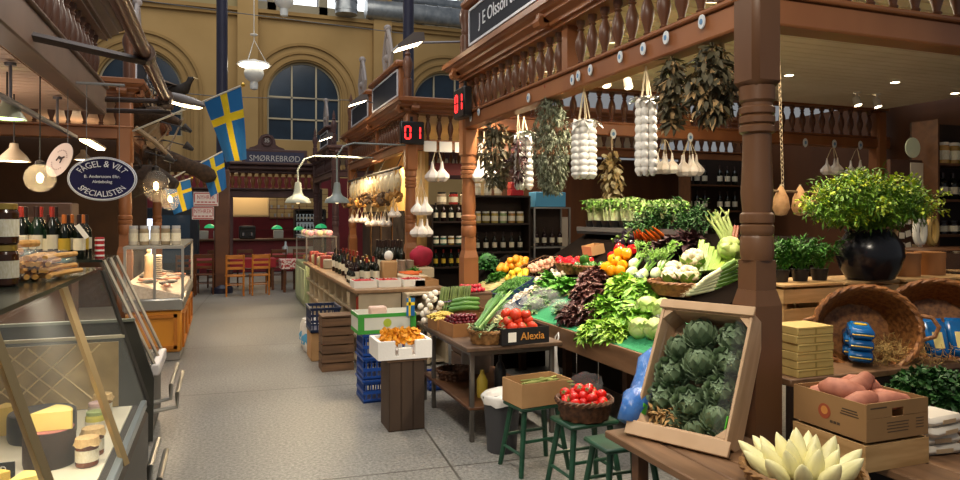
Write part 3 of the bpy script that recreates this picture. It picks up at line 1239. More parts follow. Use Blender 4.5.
# greens at the top
DILL = vm('dill_green', '35652a', '224a1c', .6)
for i, (u, v, lb) in enumerate(((655, 240, 'feathery dark green herb bunch above the carrots'), (668, 232, 'feathery dark green herb bunch in the middle at the top'), (684, 228, 'feathery dark green herb bunch beside the white hood'), (697, 235, 'feathery dark green herb bunch near the rhubarb'))):
    g = G()
    for k in range(26):
        frond(g, (U(-.1, .1), U(-.1, .1), U(0, .05)), (U(-.7, .2), U(-.8, .8), U(.4, 1)), U(.18, .34), 12, .05, .003)
    one('herb_bunch', g, DILL, lb, 'herbs', DP(u, v), 0, 'feathery herb bunches', smooth='all')
BEET = vm('beet_leaf', '2e1a1c', '46252a', .5)
for u, v, lb in ((675, 250, 'dark purple leafy bunch left of the celery'), (690, 246, 'dark purple leafy bunch touching the celery'), (664, 256, 'dark purple leafy bunch beside the carrots')):
    leafy('purple_leaf_bunch', lb, 'leaf bunch', BEET, DP(u, v), .14, 120, .1, .06, 'dark purple leaf bunches', .2, .6, .8)

# cauliflowers in a basket
cb = DP(680, 287)
basket('shallow brown basket under the cauliflowers', cb + Vector((.0, 0, -.06)), .2, .22, .1, 1.2)
CAUL = vm('cauliflower_curd', 'e8dcc0', 'd6c7a2', .7, sc_=30)
for i, (dx, dy, dz, r, lb) in enumerate(((.02, .1, .12, .095, 'creamy cauliflower at the left of the basket'), (0, -.1, .1, .09, 'creamy cauliflower at the front right of the basket'), (.16, .03, .21, .105, 'large creamy cauliflower on top of the basket'), (-.08, 0, .09, .08, 'creamy cauliflower at the front of the basket'))):
    g = G()
    for k in range(70):
        d = rnd_dir()
        d.z = abs(d.z) - .15
        g.sph(d * r * .8, r * U(.2, .3), 7, 5)
    o = one('cauliflower', g, CAUL, lb, 'cauliflower', cb + Vector((dx, dy, dz)), U(0, 6), 'cauliflowers', smooth='all')
    g = G()
    for k in range(8):
        a = k * .785 + U(-.2, .2)
        g.leaf((cos(a) * r * .5, sin(a) * r * .5, -r * .7), (cos(a), sin(a), .7), (-cos(a), -sin(a), .4), r * 1.2, r * .8, -.3, 3, .08)
    mk('leaves', g, FENG, o, smooth='all')

# leeks, celery, pointed cabbage, rhubarb
LEEK = vm('leek_shaft', 'e6e6c6', 'd5dcae', .4, sc_=6)
LEEKG = vm('leek_green', '8aa84a', '5d8a35', .4, sc_=6)
for k in range(6):
    p0 = DP(686 + k * 3.5, 301 - k * 1.2, .05 + .012 * k)
    p1 = at(733, 285 - k * 4.5, t=(p0.x * S_ + p0.y * C_) - .05)
    t = thing('leek', 'long white and green leek with its tip behind the corner post', 'leek', p0, 0, 'leeks behind the artichoke crate')
    d = p1 - p0
    g = G()
    g.path([(0, 0, 0), d * .1, d * .5, d * .62], [.016, .019, .019, .021], 10)
    mk('white_shaft', g, LEEK, t)
    g = G()
    g.path([d * .6, d * .85, d * 1.1], [.0215, .027, .02], 8)
    for q in range(4):
        g.leaf(d * .75, d.normalized() + rnd_dir() * .12, (0, 0, 1), d.length * .5, .05, .15, 3)
    mk('green_leaves', g, LEEKG, t)
    g = G()
    for q in range(10):
        g.tube((0, 0, 0), Vector((0, 0, 0)) - d.normalized() * .03 + rnd_dir() * .018, .0015, n=3)
    mk('roots', g, ROPE, t)
CELY = vm('celery_stalk', '8fae45', '6f9032', .35, sc_=6)
for k in range(8):
    u0, u1 = 697 + k * 4.0, 706 + k * 5.0
    p0 = DP(u0 + 1, 276 - k * .4, .03)
    p1 = at(u1 - 4, 240 + k * 3.5, t=(p0.x * S_ + p0.y * C_) + .12)
    g = G()
    d = p1 - p0
    sd = d.cross(Vector((0, 0, 1))).normalized()
    for q in (-1, 0, 1):
        g.path([sd * q * .012, d * .5 + sd * q * .012, d + sd * q * .014], [.013, .015, .011], 7)
    one('celery_stalk', g, CELY, 'cut pale green celery stalk standing behind the cauliflowers', 'celery', p0, 0, 'celery stalks')
PCAB = vm('pointed_cabbage', 'b9c979', '8fae52', .4, sc_=9)
cabbage('pale green pointed cabbage right beside the corner post', .085, PCAB, None, DP(730, 262, .1), (.9, .9, 1.25))
RHUB = vm('cardoon_stalk', 'a3b06a', '7e9448', .45, sc_=6)
RHUR = vm('rhubarb_red', '9c4434', '7f5a3a', .45, sc_=6)
for k in range(7):
    p0 = DP(728 + k * 1.2, 256 - k * 1.5, .04)
    p1 = at(711 + k * 3, 222 - (k % 3) * 5, t=(p0.x * S_ + p0.y * C_) + .12)
    g = G()
    d = p1 - p0
    g.path([(0, 0, 0), d * .5 + Vector((0, 0, .02)), d], [.016, .015, .01], 7)
    for q in range(3):
        g.path([d * .85, d * 1.1 + rnd_dir() * .05], [.008, .004], 5)
    one('cardoon_stalk', g, RHUB, 'long pale green ribbed stalk leaning left of the corner post', 'stalk', p0, 0, 'long ribbed stalks by the post')
for k in range(2):
    p0 = DP(731 + k * 3, 258, .06)
    p1 = at(735 + k * 3, 226, t=(p0.x * S_ + p0.y * C_) + .1)
    g = G()
    d = p1 - p0
    g.path([(0, 0, 0), d * .5, d], [.015, .014, .011], 7)
    one('rhubarb_stalk', g, RHUR, 'reddish rhubarb stalk against the corner post', 'rhubarb', p0, 0, 'rhubarb stalks')

# herb tubs along the back of the display
TUBG = vm('cress_green', '83b04a', '517f2c', .5)
TUBP = vm('pale_root_stem', 'c9cfa4', 'a8b97c', .5)
tb = thing('herb_tray', 'black tray carrying the row of potted herbs at the top of the display', 'tray', (0, 0, 0))
pa, pb = Vector((4.05, 7.2, 1.6)), Vector((4.05, 5.4, 1.6))
tb.location = (pa + pb) / 2
g = G()
g.box((.0, 0, -.02), (.2, 1.95, .05))
mk('tray_floor', g, BLACK, tb)
g = G()
for sg in (-1, 1):
    g.box((sg * .1, 0, .01), (.012, 1.95, .05))
mk('tray_rim', g, M('grey_tray_rim', '4a4846'), tb)
for k in range(10):
    p = pa.lerp(pb, (k + .5) / 10) + Vector((U(-.01, .01), 0, .006))
    side = 'taller and paler herb in a black pot in the left half of the row' if k < 6 else 'shorter herb in a black pot in the right half of the row'
    t = thing('potted_herb', side, 'herb', p, 0, 'potted herbs left of the post' if k < 6 else 'potted herbs in the shorter half')
    t.scale = (1.1, 1.1, 1.3)
    g = G()
    g.lathe([(.05, 0), (.068, .075), (.072, .08), (.06, .08)], 14)
    mk('pot', g, BLACK, t)
    g = G()
    hh = .2 if k < 6 else .17
    stalks(g, (0, 0, .07), (0, 0, 1), 26, hh, .004, .04, .2, 0, .6, 2, (0, 1, 0), 4)
    g.sph((0, 0, .12), (.035, .035, .07), 8, 6)
    mk('stems', g, TUBP, t)
    g = G()
    for q in range(70):
        a = U(0, 6.28)
        r = U(0, .09)
        g.leaf((r * cos(a), r * sin(a), hh + U(-.03, .06)), (cos(a), sin(a), U(-.2, .9)), (0, 0, 1), .05, .035, .4, 2, .1)
    mk('leaves', g, TUBG, t, smooth='all')
# left part of the sloping display: citrus, eggs, beans, mushrooms, bagged greens
ORG = vm('orange_peel', 'e79a1a', 'db8a12', .45)
LEM = vm('lemon_peel', 'ecc53a', 'dfb52c', .45)


def ball(name, label, cat, group, r, mat, sq=(1, 1, 1), nu=12, nv=8, fn=None):
    g = G()
    g.sph((0, 0, 0), (r * sq[0], r * sq[1], r * sq[2]), nu, nv, fn=fn)
    return one(name, g, mat, label, cat, (0, 0, 0), 0, group)


ob = DP(510, 272)
pile(ball('orange', 'round orange in the pile behind the lemons', 'orange', 'oranges', .045, ORG), heap(22, .24, .24, .045), base=ob + Vector((.1, .12, .04)), tilt=(0, -.3, 0))
pile(ball('lemon', 'yellow lemon in the pile in front of the oranges', 'lemon', 'lemons', .036, LEM, (1, 1, 1.25)), heap(14, .17, .17, .038), base=DP(520, 280, .03), tilt=(0, -.4, 0), rot=1.5)
eb = DP(538, 271)
g = G()
for z in (.0, .05, .1):
    g.path([(.2, .16, z), (-.2, .16, z), (-.2, -.16, z), (.2, -.16, z)], .004, 5, closed=True)
for k in range(9):
    for s in (-1, 1):
        g.tube((-.2 + k * .05, s * .16, 0), (-.2 + k * .05, s * .16, .1), .003, n=4)
for k in range(7):
    for s in (-1, 1):
        g.tube((s * .2, -.16 + k * .053, 0), (s * .2, -.16 + k * .053, .1), .003, n=4)
    g.tube((-.2, -.16 + k * .053, 0), (.2, -.16 + k * .053, 0), .003, n=4)
one('wire_egg_basket', g, M('wire_brown', '8a6a4a', rough=.4, metal=.5), 'oblong wire basket filled with brown eggs', 'basket', eb + Vector((.08, .05, .0)), (0, -.3, .3))
pile(ball('egg', 'pinkish brown egg in the wire basket', 'egg', 'eggs in the wire basket', .028, vm('brown_egg', 'd8a488', 'c99277', .5), (1, 1, 1.25), 10, 7), heap(34, .2, .17, .03), base=eb + Vector((.08, .05, .03)), tilt=(0, -.3, .3), rot=1.5)
# parsley and lettuce by the far post
CURL = vm('curly_parsley', '35702a', '1f4f1c', .6)
leafy('curly_parsley', 'round dark green curly parsley bush beside the far post', 'parsley', CURL, DP(487, 272, .04), .19, 260, .06, .05, None, .35, .6, 1.1, core=True)
leafy('leaf_salad', 'bright green leafy head in front of the oranges', 'lettuce', vm('salad_green', '4f8a26', '2e671a', .5), DP(500, 283, .0), .15, 200, .07, .06, None, .25, .6, .8, core=True)
leafy('leaf_salad', 'small pale green leafy bunch beside the radishes', 'lettuce', vm('salad_pale', '8fae55', '5d8636', .5), DP(484, 288, -.02), .09, 90, .06, .05, None, .25, .6, .8, core=True)
# radishes
rd = Vector((2.5, 6.95, .955))
crate('wooden_crate', 'tall wooden crate in front of the far post with red radishes on its top', (2.5, 6.95, 0), (.34, .34, .93), CRATED, 0, 6, .015)
one('crate_board', G().box((0, 0, 0), (.35, .35, .018)), CRATED, 'board under the red radishes on the tall crate', 'board', (2.5, 6.95, .944), smooth=False)
o = ball('radish', 'small round red radish in the bunch at the far post', 'radish', 'bunched radishes', .02, vm('radish_red', 'bf2b3e', None, .3))
g = G()
g.path([(0, 0, -.018), (0, 0, -.04)], [.004, .001], 4)
mk('root_tip', g, WHITE, o)
pile(o, heap(46, .15, .13, .021, 1.3), base=rd, rot=1.5)
# white asparagus / parsnips
for k in range(14):
    p0, p1 = DP(472 + (k % 7) * 1.5, 299 - (k % 7) * 1.8, .03 + .03 * (k // 7)), DP(503 + (k % 7) * 1.0, 293 - (k % 7) * 1.8, .03 + .03 * (k // 7))
    g = G()
    d = p1 - p0
    g.path([(0, 0, 0), d * .3, d * .85, d], [.012, .019, .014, .004], 8)
    one('white_root', g, vm('parsnip_skin', 'e6d9a0', 'd8c684', .5), 'long pale yellow root lying beside the radishes', 'root vegetable', p0, 0, 'pale roots by the far post')
# beans, mushrooms
tr = tray('bean_tray', 'dark blue tray heaped with green beans', DP(515, 292, -.01), (.42, .34, .1), NAVY, (0, -.45, .2))
g = G()
for k in range(420):
    a = U(0, 6.28)
    x, y = U(-.19, .19), U(-.15, .15)
    z = .06 + .07 * (1 - (x / .2) ** 2) * (1 - (y / .16) ** 2) + U(0, .02)
    L = U(.03, .05)
    g.path([(x - cos(a) * L, y - sin(a) * L, z), (x, y, z + .006), (x + cos(a) * L, y + sin(a) * L, z)], .0055, 4)
one('green_beans', g, vm('bean_green', '4f7f2e', '386a22', .5), 'heap of small green beans in the dark blue tray', 'beans', DP(515, 292, -.01), (0, -.45, .2), kind='stuff')
MUSH = vm('mushroom_white', 'e2d5c0', 'cfc0a8', .6)


def mushroom(label, group, r):
    g = G()
    g.lathe([(0.001, 0.62 * r), (.5 * r, .55 * r), (.86 * r, .3 * r), (r, .0), (.85 * r, -.14 * r), (.35 * r, -.1 * r)][::-1], 10)
    o = one('mushroom', g, MUSH, label, 'mushroom', (0, 0, 0), 0, group)
    g = G()
    g.tube((0, 0, -.7 * r), (0, 0, -.05 * r), .36 * r, .3 * r, 7)
    mk('stem', g, MUSH, o)
    return o


mt = DP(533, 297)
tray('mushroom_tray', 'dark blue tray filled with white mushrooms', mt + Vector((0, 0, -.02)), (.62, .22, .1), NAVY, (0, -.45, -.05))
pile(mushroom('small white mushroom in the dark blue tray', 'mushrooms in the dark blue tray', .03), heap(44, .3, .14, .03), base=mt + Vector((0, 0, .03)), tilt=(0, -.45, -.05), rot=1.2)
pile(mushroom('pale mushroom heaped above the blue tray, below the egg basket', 'pale mushrooms at the back', .034), heap(26, .24, .18, .034), base=DP(553, 279, .02), tilt=(0, -.4, 0), rot=1.2)
for k, (u, v, r, lb) in enumerate(((534, 312, .15, 'clear plastic bag of leafy greens, lowest at the board edge'), (548, 303, .15, 'clear plastic bag of leafy greens touching the dark red lettuce'), (562, 312, .12, 'small clear plastic bag of pale greens below the smooth lettuces'), (524, 304, .12, 'clear plastic bag of greens beside the mushrooms'))):
    p = DP(u, v, .0)
    t = thing('bag_of_greens', lb, 'bag', p, U(-.5, .5), 'bagged greens')
    g = G()
    for q in range(90):
        d = rnd_dir()
        d.z = abs(d.z)
        g.leaf(d * r * .35, d + rnd_dir() * .4, (0, 0, 1), r * .5, r * .3, .4, 2, .2)
    mk('greens', g, vm('bagged_green', '7c9c62', '5c8148', .5), t, smooth='all')
    g = G()
    g.sph((0, 0, r * .4), (r, r * .9, r * .62), 22, 14, fn=lambda d: 1 + .09 * sin(9 * d.x + 5 * d.y) * cos(7 * d.z + 6 * d.y) + .05 * sin(17 * d.x - 13 * d.y + 9 * d.z))
    mk('plastic_film', g, CLEARB, t)

# white bag hanging on the board front
t = thing('plastic_bag', 'white plastic carrier bag hanging from the display board', 'bag', (2.665, 5.3, 0))
g = G()
g.lathe([(.03, .24), (.075, .26), (.085, .32), (.07, .4), (.045, .5), (.03, .58), (.02, .66)], 14, sq=(.5, 1))
mk('bag_body', g, M('white_bag_plastic', 'd9d6d0', rough=.35, bump=.5, bsc=25), t)
g = G()
g.path([(0, -.015, .64), (.02, -.03, .72), (.035, 0, .76), (.02, .03, .72), (0, .015, .64)], .006, 5)
mk('handles', g, MATS['white_bag_plastic'], t)

# ---------------------------------------------------------------- steel-legged table with trays
t = thing('side_table', 'low wooden table on grey metal legs carrying the tomato box', 'table', (1.75, 4.98, 0), 0)
g = G()
g.rbox((.41, .72, .73), (.82, 1.46, .035), .006)
mk('tabletop', g, M('dark_table_wood', '5c4634', '4a3727', .55, sc_=3, st=(6, 1, 6)), t)
IRON = M('grey_leg_steel', '6d6760', rough=.4, metal=.7)
for x in (.07, .76):
    for y in (.07, 1.1, 1.4):
        if x > .5 and y == 1.1:
            continue
        g = G()
        g.rbox((x, y, .356), (.035, .035, .712), .004)
        mk('leg', g, IRON, t)
g = G()
g.rbox((.41, .72, .26), (.74, 1.34, .025), .005)
mk('lower_shelf', g, SHELFW, t)
g = G()
for y in (.07, 1.4):
    g.box((.41, y, .69), (.68, .03, .04))
g.box((.07, .72, .69), (.03, 1.3, .04))
mk('apron', g, IRON, t)
TZ = .7485
# tomato box with lettering
A0 = Vector((2.235, 5.12, TZ))
bx = tray('tomato_box', 'black cardboard tomato box lettered Alexia', A0, (.42, .3, .13), M('black_card', '1d1b1d', '161416', .6), .06, th=.008, cut=False)
lettering('Alexia', .085, M('orange_letters', 'c98a3a', rough=.6), bx, (.06, -.153, .06), (pi / 2, 0, 0))
g = G()
g.box((-.12, -.1525, .06), (.07, .002, .075))
mk('paper_label', g, WHITE, bx)
pile(tomato('ripe orange-red tomato in the black lettered box', 'tomatoes in the black box', .047, 'c23a22'), heap(29, .195, .14, .044, .75, True), base=A0 + Vector((0, 0, .03)), rot=1.2)
# leek basket
bl = Vector((1.98, 5.13, TZ))
basket('round brown basket with green spring leeks, at the near end of the metal-legged table', bl, .125, .125, .1, 1.2, M('wicker_tan', '9a7140', '6e4b26', .6, sc_=30, bump=.2))
SPRG = vm('spring_onion_green', '4f7d37', '2f5f26', .45, sc_=7)
for k in range(22):
    a = U(-.09, .09)
    p0 = bl + Vector((-.1 + a * .3 + U(-.02, .04), -.06 + a + U(0, .06), .12 + U(0, .03)))
    d = Vector((.32 + U(-.04, .06), .32 + U(-.08, .08), .2 + U(-.06, .06)))
    g = G()
    g.path([(0, 0, 0), d * .15, d * .5, d], [.009, .009, .011, .005], 6)
    g.leaf(d * .5, d + rnd_dir() * .05, (-.3, -.3, 1), .28, .035, .1, 3)
    one('spring_leek', g, SPRG if k % 4 else vm('spring_onion_pale', '93b06a', '6f9850', .45), 'slim green leek lying slanted over the round basket', 'leek', p0, 0, 'slim leeks in the round basket')
g = G()
for k in range(130):
    g.leaf((U(-.12, .12), U(-.12, .1), .1 + U(0, .04)), (U(-1, 1), U(-1, .6), U(-.1, .5)), (0, 0, 1), .06, .018, .3, 2, .1)
one('herb_sprigs', g, vm('sage_green', '8fa377', '6f8a5c', .6), 'grey-green sprigs lying on the front of the round basket', 'herbs', bl, 0, kind='stuff')
# cherry box, yellow beans, bulbs, asparagus
cbx = Vector((1.93, 5.6, TZ))
tray('fruit_box', 'small brown wooden box of dark cherries', cbx, (.3, .3, .11), M('thin_box_wood', '8d6238', '754e2a', .6, sc_=4), .1, th=.008)
pile(ball('cherry', 'dark red cherry in the small wooden box', 'cherry', 'cherries', .0175, vm('cherry_red', '4a0f17', '6a1420', .25), (1, 1, .95), 8, 6), heap(170, .14, .14, .0185, .9, True), base=cbx + Vector((0, 0, .07)), rot=1)
yb = Vector((1.86, 5.93, TZ))
tray('fruit_box', 'shallow brown box of yellow wax beans beside the cherries', yb, (.2, .22, .09), MATS['thin_box_wood'], .1, th=.008)
g = G()
for k in range(160):
    a = U(0, 6.28)
    x, y = U(-.09, .09), U(-.1, .1)
    z = .08 + .05 * (1 - (x / .1) ** 2) * (1 - (y / .11) ** 2) + U(0, .02)
    g.path([(x - cos(a) * .035, y - sin(a) * .035, z), (x, y, z + .006), (x + cos(a) * .035, y + sin(a) * .035, z)], .007, 4)
one('wax_beans', g, vm('wax_bean', 'dcc162', 'c9ab48', .5), 'heap of pale yellow beans in the shallow box', 'beans', yb, .1, kind='stuff')
BULB = vm('onion_bulb', 'e7e0d2', 'd6cbb6', .35)
pile(ball('spring_onion_bulb', 'round white onion bulb hanging at the far table corner', 'onion', 'white onion bulbs', .028, BULB, (1, 1, 1.05), 10, 7), [Vector((U(-.04, .1), U(-.14, .16), .025 + k * .0125)) for k in range(22)], base=Vector((1.8, 6.2, TZ)))
g = G()
stalks(g, (0, 0, 0), (1, .1, .1), 16, .3, .008, .08, .1, 0, .7)
one('onion_greens', g, SPRG, 'green onion tops lying beside the white bulbs', 'onion tops', (1.92, 6.2, TZ + .14))
CUC = vm('cucumber_skin', '3d6a28', '5a8a3a', .4)
for k in range(3):
    g = G()
    g.path([(-.15, 0, 0), (-.13, 0, 0), (0, 0, .01), (.13, 0, 0), (.15, 0, 0)], [.008, .022, .027, .022, .008], 10)
    one('cucumber', g, CUC, ['cucumber lying lowest beside the cherry box', 'cucumber in the middle of the three', 'cucumber on top of the three'][k], 'cucumber', (2.08 + .02 * k, 5.98 + .03 * k, TZ + .16 + .035 * k), .1 * k)
tray('vegetable_box', 'brown box under the cucumbers and asparagus', (2.12, 6.1, TZ), (.46, .42, .13), MATS['thin_box_wood'], 0, th=.008)
ASP = vm('asparagus_green', '6a7a3c', '55652f', .5, sc_=12)
for b, (dx, dy, lb) in enumerate(((0, 0, 'left bundle of green asparagus spears'), (.13, .04, 'middle bundle of green asparagus spears'), (.26, .06, 'right bundle of green asparagus spears'))):
    t = thing('asparagus_bundle', lb, 'asparagus', (1.93 + dx * .85, 6.14 + dy, TZ + .13), 0, 'asparagus bundles')
    g = G()
    for k in range(26):
        a, r = U(0, 6.28), .05 * sqrt(R())
        p = Vector((r * cos(a), r * sin(a), 0))
        d = Vector((.08, .14, .2))
        g.path([p, p + d * .75, p + d * .92, p + d * 1.02], [.006, .0065, .008, .002], 5)
    mk('spears', g, ASP, t)
    g = G()
    g.path([(.03 + .056 * cos(2 * pi * k / 14), .055 + .056 * sin(2 * pi * k / 14), .08) for k in range(14)], .006, 5, closed=True)
    mk('band', g, M('violet_band', '6a5a78'), t)
for k, (x, y, lb) in enumerate(((2.42, 5.72, 'clear plastic bag of pale sprouts behind the cherry box'), (2.3, 5.5, 'clear plastic bag of pale leaves behind the round basket'))):
    t = thing('bag_of_sprouts', lb, 'bag', (x, y, TZ), U(0, 3))
    g = G()
    for q in range(120):
        d = rnd_dir()
        d.z = abs(d.z)
        g.leaf(d * .04 + Vector((0, 0, .04)), d + rnd_dir() * .5, (0, 0, 1), .1, .03, .3, 2, .2)
    mk('sprouts', g, vm('sprout_pale', 'c6c48a', 'a9b070', .5), t, smooth='all')
    g = G()
    g.sph((0, 0, .1), (.13, .12, .14), 20, 14, fn=lambda d: (1 + .09 * sin(9 * d.x + 5 * d.y) * cos(7 * d.z + 6 * d.y)) * (1 if d.z > -.6 else .8))
    mk('plastic_film', g, CLEARB, t)
# under the table
basket('low brown basket on the shelf under the metal-legged table', (2.0, 6.0, .2735), .14, .14, .08, 1.2, WICKD)
g = G()
g.lathe([(.13, 0), (.15, .1), (.14, .22), (.09, .32), (.02, .36)], 14, sq=(1, .8))
one('cloth_sack', g, M('grey_sack', '8a7f78', '766b64', .9, sc_=6, bump=.4), 'grey-brown sack slumped on the shelf behind the low basket', 'sack', (2.27, 6.18, .2735))
g = G()
g.lathe([(.04, 0), (.045, .02), (.045, .14), (.02, .19), (.018, .22), (.001, .225)], 14)
one('cleaning_bottle', g, M('olive_yellow_plastic', 'b7a03a', rough=.4), 'olive yellow bottle standing on the shelf under the table', 'bottle', (2.0, 5.3, .2735))
g = G()
g.lathe([(.05, 0), (.05, .2), (.03, .26), (.015, .28), (.015, .33), (.001, .33)], 14)
one('dark_bottle', g, BLACK, 'dark bottle standing beside the olive yellow bottle', 'bottle', (2.16, 5.3, .2735))


def plastic_crate(label, loc, sz, mat, rot=0, group=None):
    t = thing('plastic_crate', label, 'crate', loc, rot, group)
    w_, d, h = sz
    g = G()
    g.box((0, 0, .008), (w_, d, .014))
    for z in (.02, h * .45, h - .02):
        for s in (-1, 1):
            g.box((0, s * (d / 2 - .006), z), (w_, .012, .03))
            g.box((s * (w_ / 2 - .006), 0, z), (.012, d - .024, .03))
    for k in range(int(w_ / .05)):
        for s in (-1, 1):
            g.box((-w_ / 2 + .03 + k * .05, s * (d / 2 - .006), h / 2), (.014, .01, h - .03))
    for k in range(int(d / .05)):
        for s in (-1, 1):
            g.box((s * (w_ / 2 - .006), -d / 2 + .03 + k * .05, h / 2), (.01, .014, h - .03))
    mk('lattice_body', g, mat, t, smooth=False)
    g = G()
    for s in (-1, 1):
        g.box((0, s * (d / 2), h - .008), (w_ + .02, .02, .016))
        g.box((s * (w_ / 2), 0, h - .008), (.02, d - .02, .016))
    mk('rim', g, mat, t, smooth=False)
    return t


plastic_crate('bright blue plastic crate on the floor under the metal-legged table', (2.2, 6.85, 0), (.5, .36, .14), BLUEP)
# ---------------------------------------------------------------- low tables and goods around the corner post
t = thing('low_table', 'low plank table at the corner post with the tilted artichoke crate', 'table', (1.93, 1.6, 0))
g = G()
for k in range(4):
    g.rbox((.08 + .1625 * k, .82, .58), (.155, 1.66, .04), .006)
mk('tabletop', g, TABLEW, t)
for x, y in ((.06, .06), (.58, .06), (.06, 1.4), (.58, 1.4)):
    g = G()
    g.box((x, y, .28), (.06, .06, .56))
    mk('leg', g, SHELFW, t, smooth=False)
t = thing('low_table', 'low plank table right of the corner post under the endive basket and potato box', 'table', (2.845, 1.6, 0))
g = G()
for k in range(7):
    g.rbox((.12 + .25 * k, .6, .58), (.24, 1.22, .04), .006)
mk('tabletop', g, TABLEW, t)
for x, y in ((.06, .06), (1.7, .06), (.06, 1.15), (1.7, 1.15)):
    g = G()
    g.box((x, y, .28), (.06, .06, .56))
    mk('leg', g, SHELFW, t, smooth=False)
t = thing('display_step', 'raised wooden step behind the potato box carrying the two big wicker baskets', 'shelf', (2.845, 2.86, 0))
g = G()
g.rbox((.95, .24, .86), (1.9, .46, .04), .006)
mk('step_top', g, TABLEW, t)
g = G()
g.box((.95, .03, .42), (1.9, .03, .84))
mk('front_panel', g, M('dark_board'), t, smooth=False)
t = thing('display_step', 'higher wooden bench at the back carrying slatted crates and the black vase', 'shelf', (3.35, 3.36, 0))
g = G()
g.rbox((1.3, .34, .92), (2.6, .64, .04), .006)
mk('step_top', g, TABLEW, t)
g = G()
g.box((1.3, .03, .45), (2.6, .03, .90))
mk('front_panel', g, M('dark_board'), t, smooth=False)

# artichoke crate
yaw, lean = 1.1105, .5031
n_ = Vector((-sin(yaw), -cos(yaw), 0))
r_ = Vector((cos(yaw), -sin(yaw), 0))
u_ = Vector((0, 0, 1)) * cos(lean) - n_ * sin(lean)
f_ = n_ * cos(lean) + Vector((0, 0, 1)) * sin(lean)
CW, CH, CD = .51, .69, .19
MA = Matrix((r_, u_, f_)).transposed()      # local x right, y up the crate, z out of its mouth
AP = Vector((2.145, 2.907, .605)) - f_ * .0
AP = AP + Vector((0, 0, .05))
ac = thing('artichoke_crate', 'wooden crate of green artichokes tilted up against the corner post', 'crate', AP)
ac.rotation_euler = MA.to_euler()
PW = M('poplar_crate', 'c3a483', 'ac8c69', .7, sc_=2.5, st=(1, 1, 6), bump=.1)
# the mouth rim lies in z=0, the crate goes back to z=-CD
for nm, c, s in (('side_board', (-CW / 2 + .008, CH / 2, -CD / 2), (.016, CH, CD)), ('side_board', (CW / 2 - .008, CH / 2, -CD / 2), (.016, CH, CD)), ('end_board', (0, CH - .02, -CD / 2), (CW - .034, .02, CD)), ('end_board', (0, .02, -CD / 2), (CW - .034, .02, CD)), ('back_board', (0, CH / 2, -CD + .006), (CW - .034, CH - .07, .012))):
    g = G()
    g.rbox(c, s, .003)
    mk(nm, g, PW, ac)
for x in (-1, 1):
    for y in (.05, CH - .05):
        g = G()
        g.prism([(0, 0), (.05, 0), (0, .05)], CD - .02, 'z')
        o = mk('corner_block', g, PW, ac, (x * (CW / 2 - .018), .032 if y < .3 else CH - .032, -CD + .014))
        o.scale = (-x, 1 if y < .3 else -1, 1)
g = G()
g.rbox((0, CH + .002, .008), (CW + .02, .05, .016), .003)
mk('top_rail', g, PW, ac)
g = G()
g.rbox((0, -.018, .01), (CW + .05, .075, .02), .003)
mk('bottom_rail', g, PW, ac)
for s in (-1, 1):
    g = G()
    vs = []
    for j in range(13):
        for i in range(5):
            vs.append((s * (CW / 2 - .02 - .012 * i - U(0, .008)), .05 + j * (CH - .1) / 12, -.05 + .016 * i + U(-.008, .008)))
    g.add(vs, [(j * 5 + i, j * 5 + i + 1, (j + 1) * 5 + i + 1, (j + 1) * 5 + i) for j in range(12) for i in range(4)])
    mk('plastic_lining', g, LINING, ac, smooth='all')
for x, y in ((-CW / 2 + .028, .08), (CW / 2 - .028, .1)):
    mk('green_sticker', G().rbox((x, y, -.035), (.006, .09, .05), .002), M('green_sticker', '4fae2c', rough=.4), ac)
AG = vm('artichoke_leaf', '8b9f7c', '62785a', .5, sc_=9)
k = 0
spots = ((-.04, .56, .085), (.15, .57, .08), (-.14, .47, .075), (.14, .43, .085), (-.0, .4, .088), (-.155, .33, .085), (.13, .28, .08), (-.17, .19, .082), (-.01, .18, .09), (.14, .13, .078), (-.08, .075, .07), (.04, .06, .065))
wh = ['at the top beside the lining', 'in the top right corner', 'at the upper left side', 'at the right, second row from the top', 'in the middle of the crate', 'at the left in the third row', 'at the right in the third row', 'at the lower left side', 'lowest but large, in the middle', 'at the lower right', 'in the bottom row at the left', 'in the bottom row at the right']
for (x, y, r), wd in zip(spots, wh):
    p = AP + MA @ Vector((x, y, -CD + .012 + r * .98))
    ang = U(0, 6.28)
    dn = (f_ * U(.7, 1) + rnd_dir() * .45 + u_ * .25).normalized()
    o = artichoke('green artichoke ' + wd + ' of the tilted crate', p, r * 1.12, AG, 'artichokes in the tilted crate', tuple(dn.to_track_quat('Z', 'Y').to_euler()))

# endive basket
ebk = Vector((2.29, 2.25, .602))
basket('low brown basket heaped with endives at the foot of the corner post', ebk, .215, .215, .085, 1.12, M('wicker_tan'))
END = vm('endive_leaf', 'f0ebbe', 'e2d88c', .4, sc_=5)


def endive(L, r):
    g = G()
    zz = [0, .03, .2, .45, .65, .82, .93, 1.0]
    rr = [.25, .55, .88, 1.0, .86, .56, .28, .03]
    g.path([(0, 0, L * z) for z in zz], [r * .86 * q for q in rr], 12)
    for k in range(6):
        a = k * pi / 3 + .3
        h = .97 - .07 * (k % 3)
        g.path([(cos(a) * r * .26 * (1 - z * z * .7), sin(a) * r * .26 * (1 - z * z * .7), L * z * h) for z in zz], [r * .74 * q for q in rr], 10)
    return g


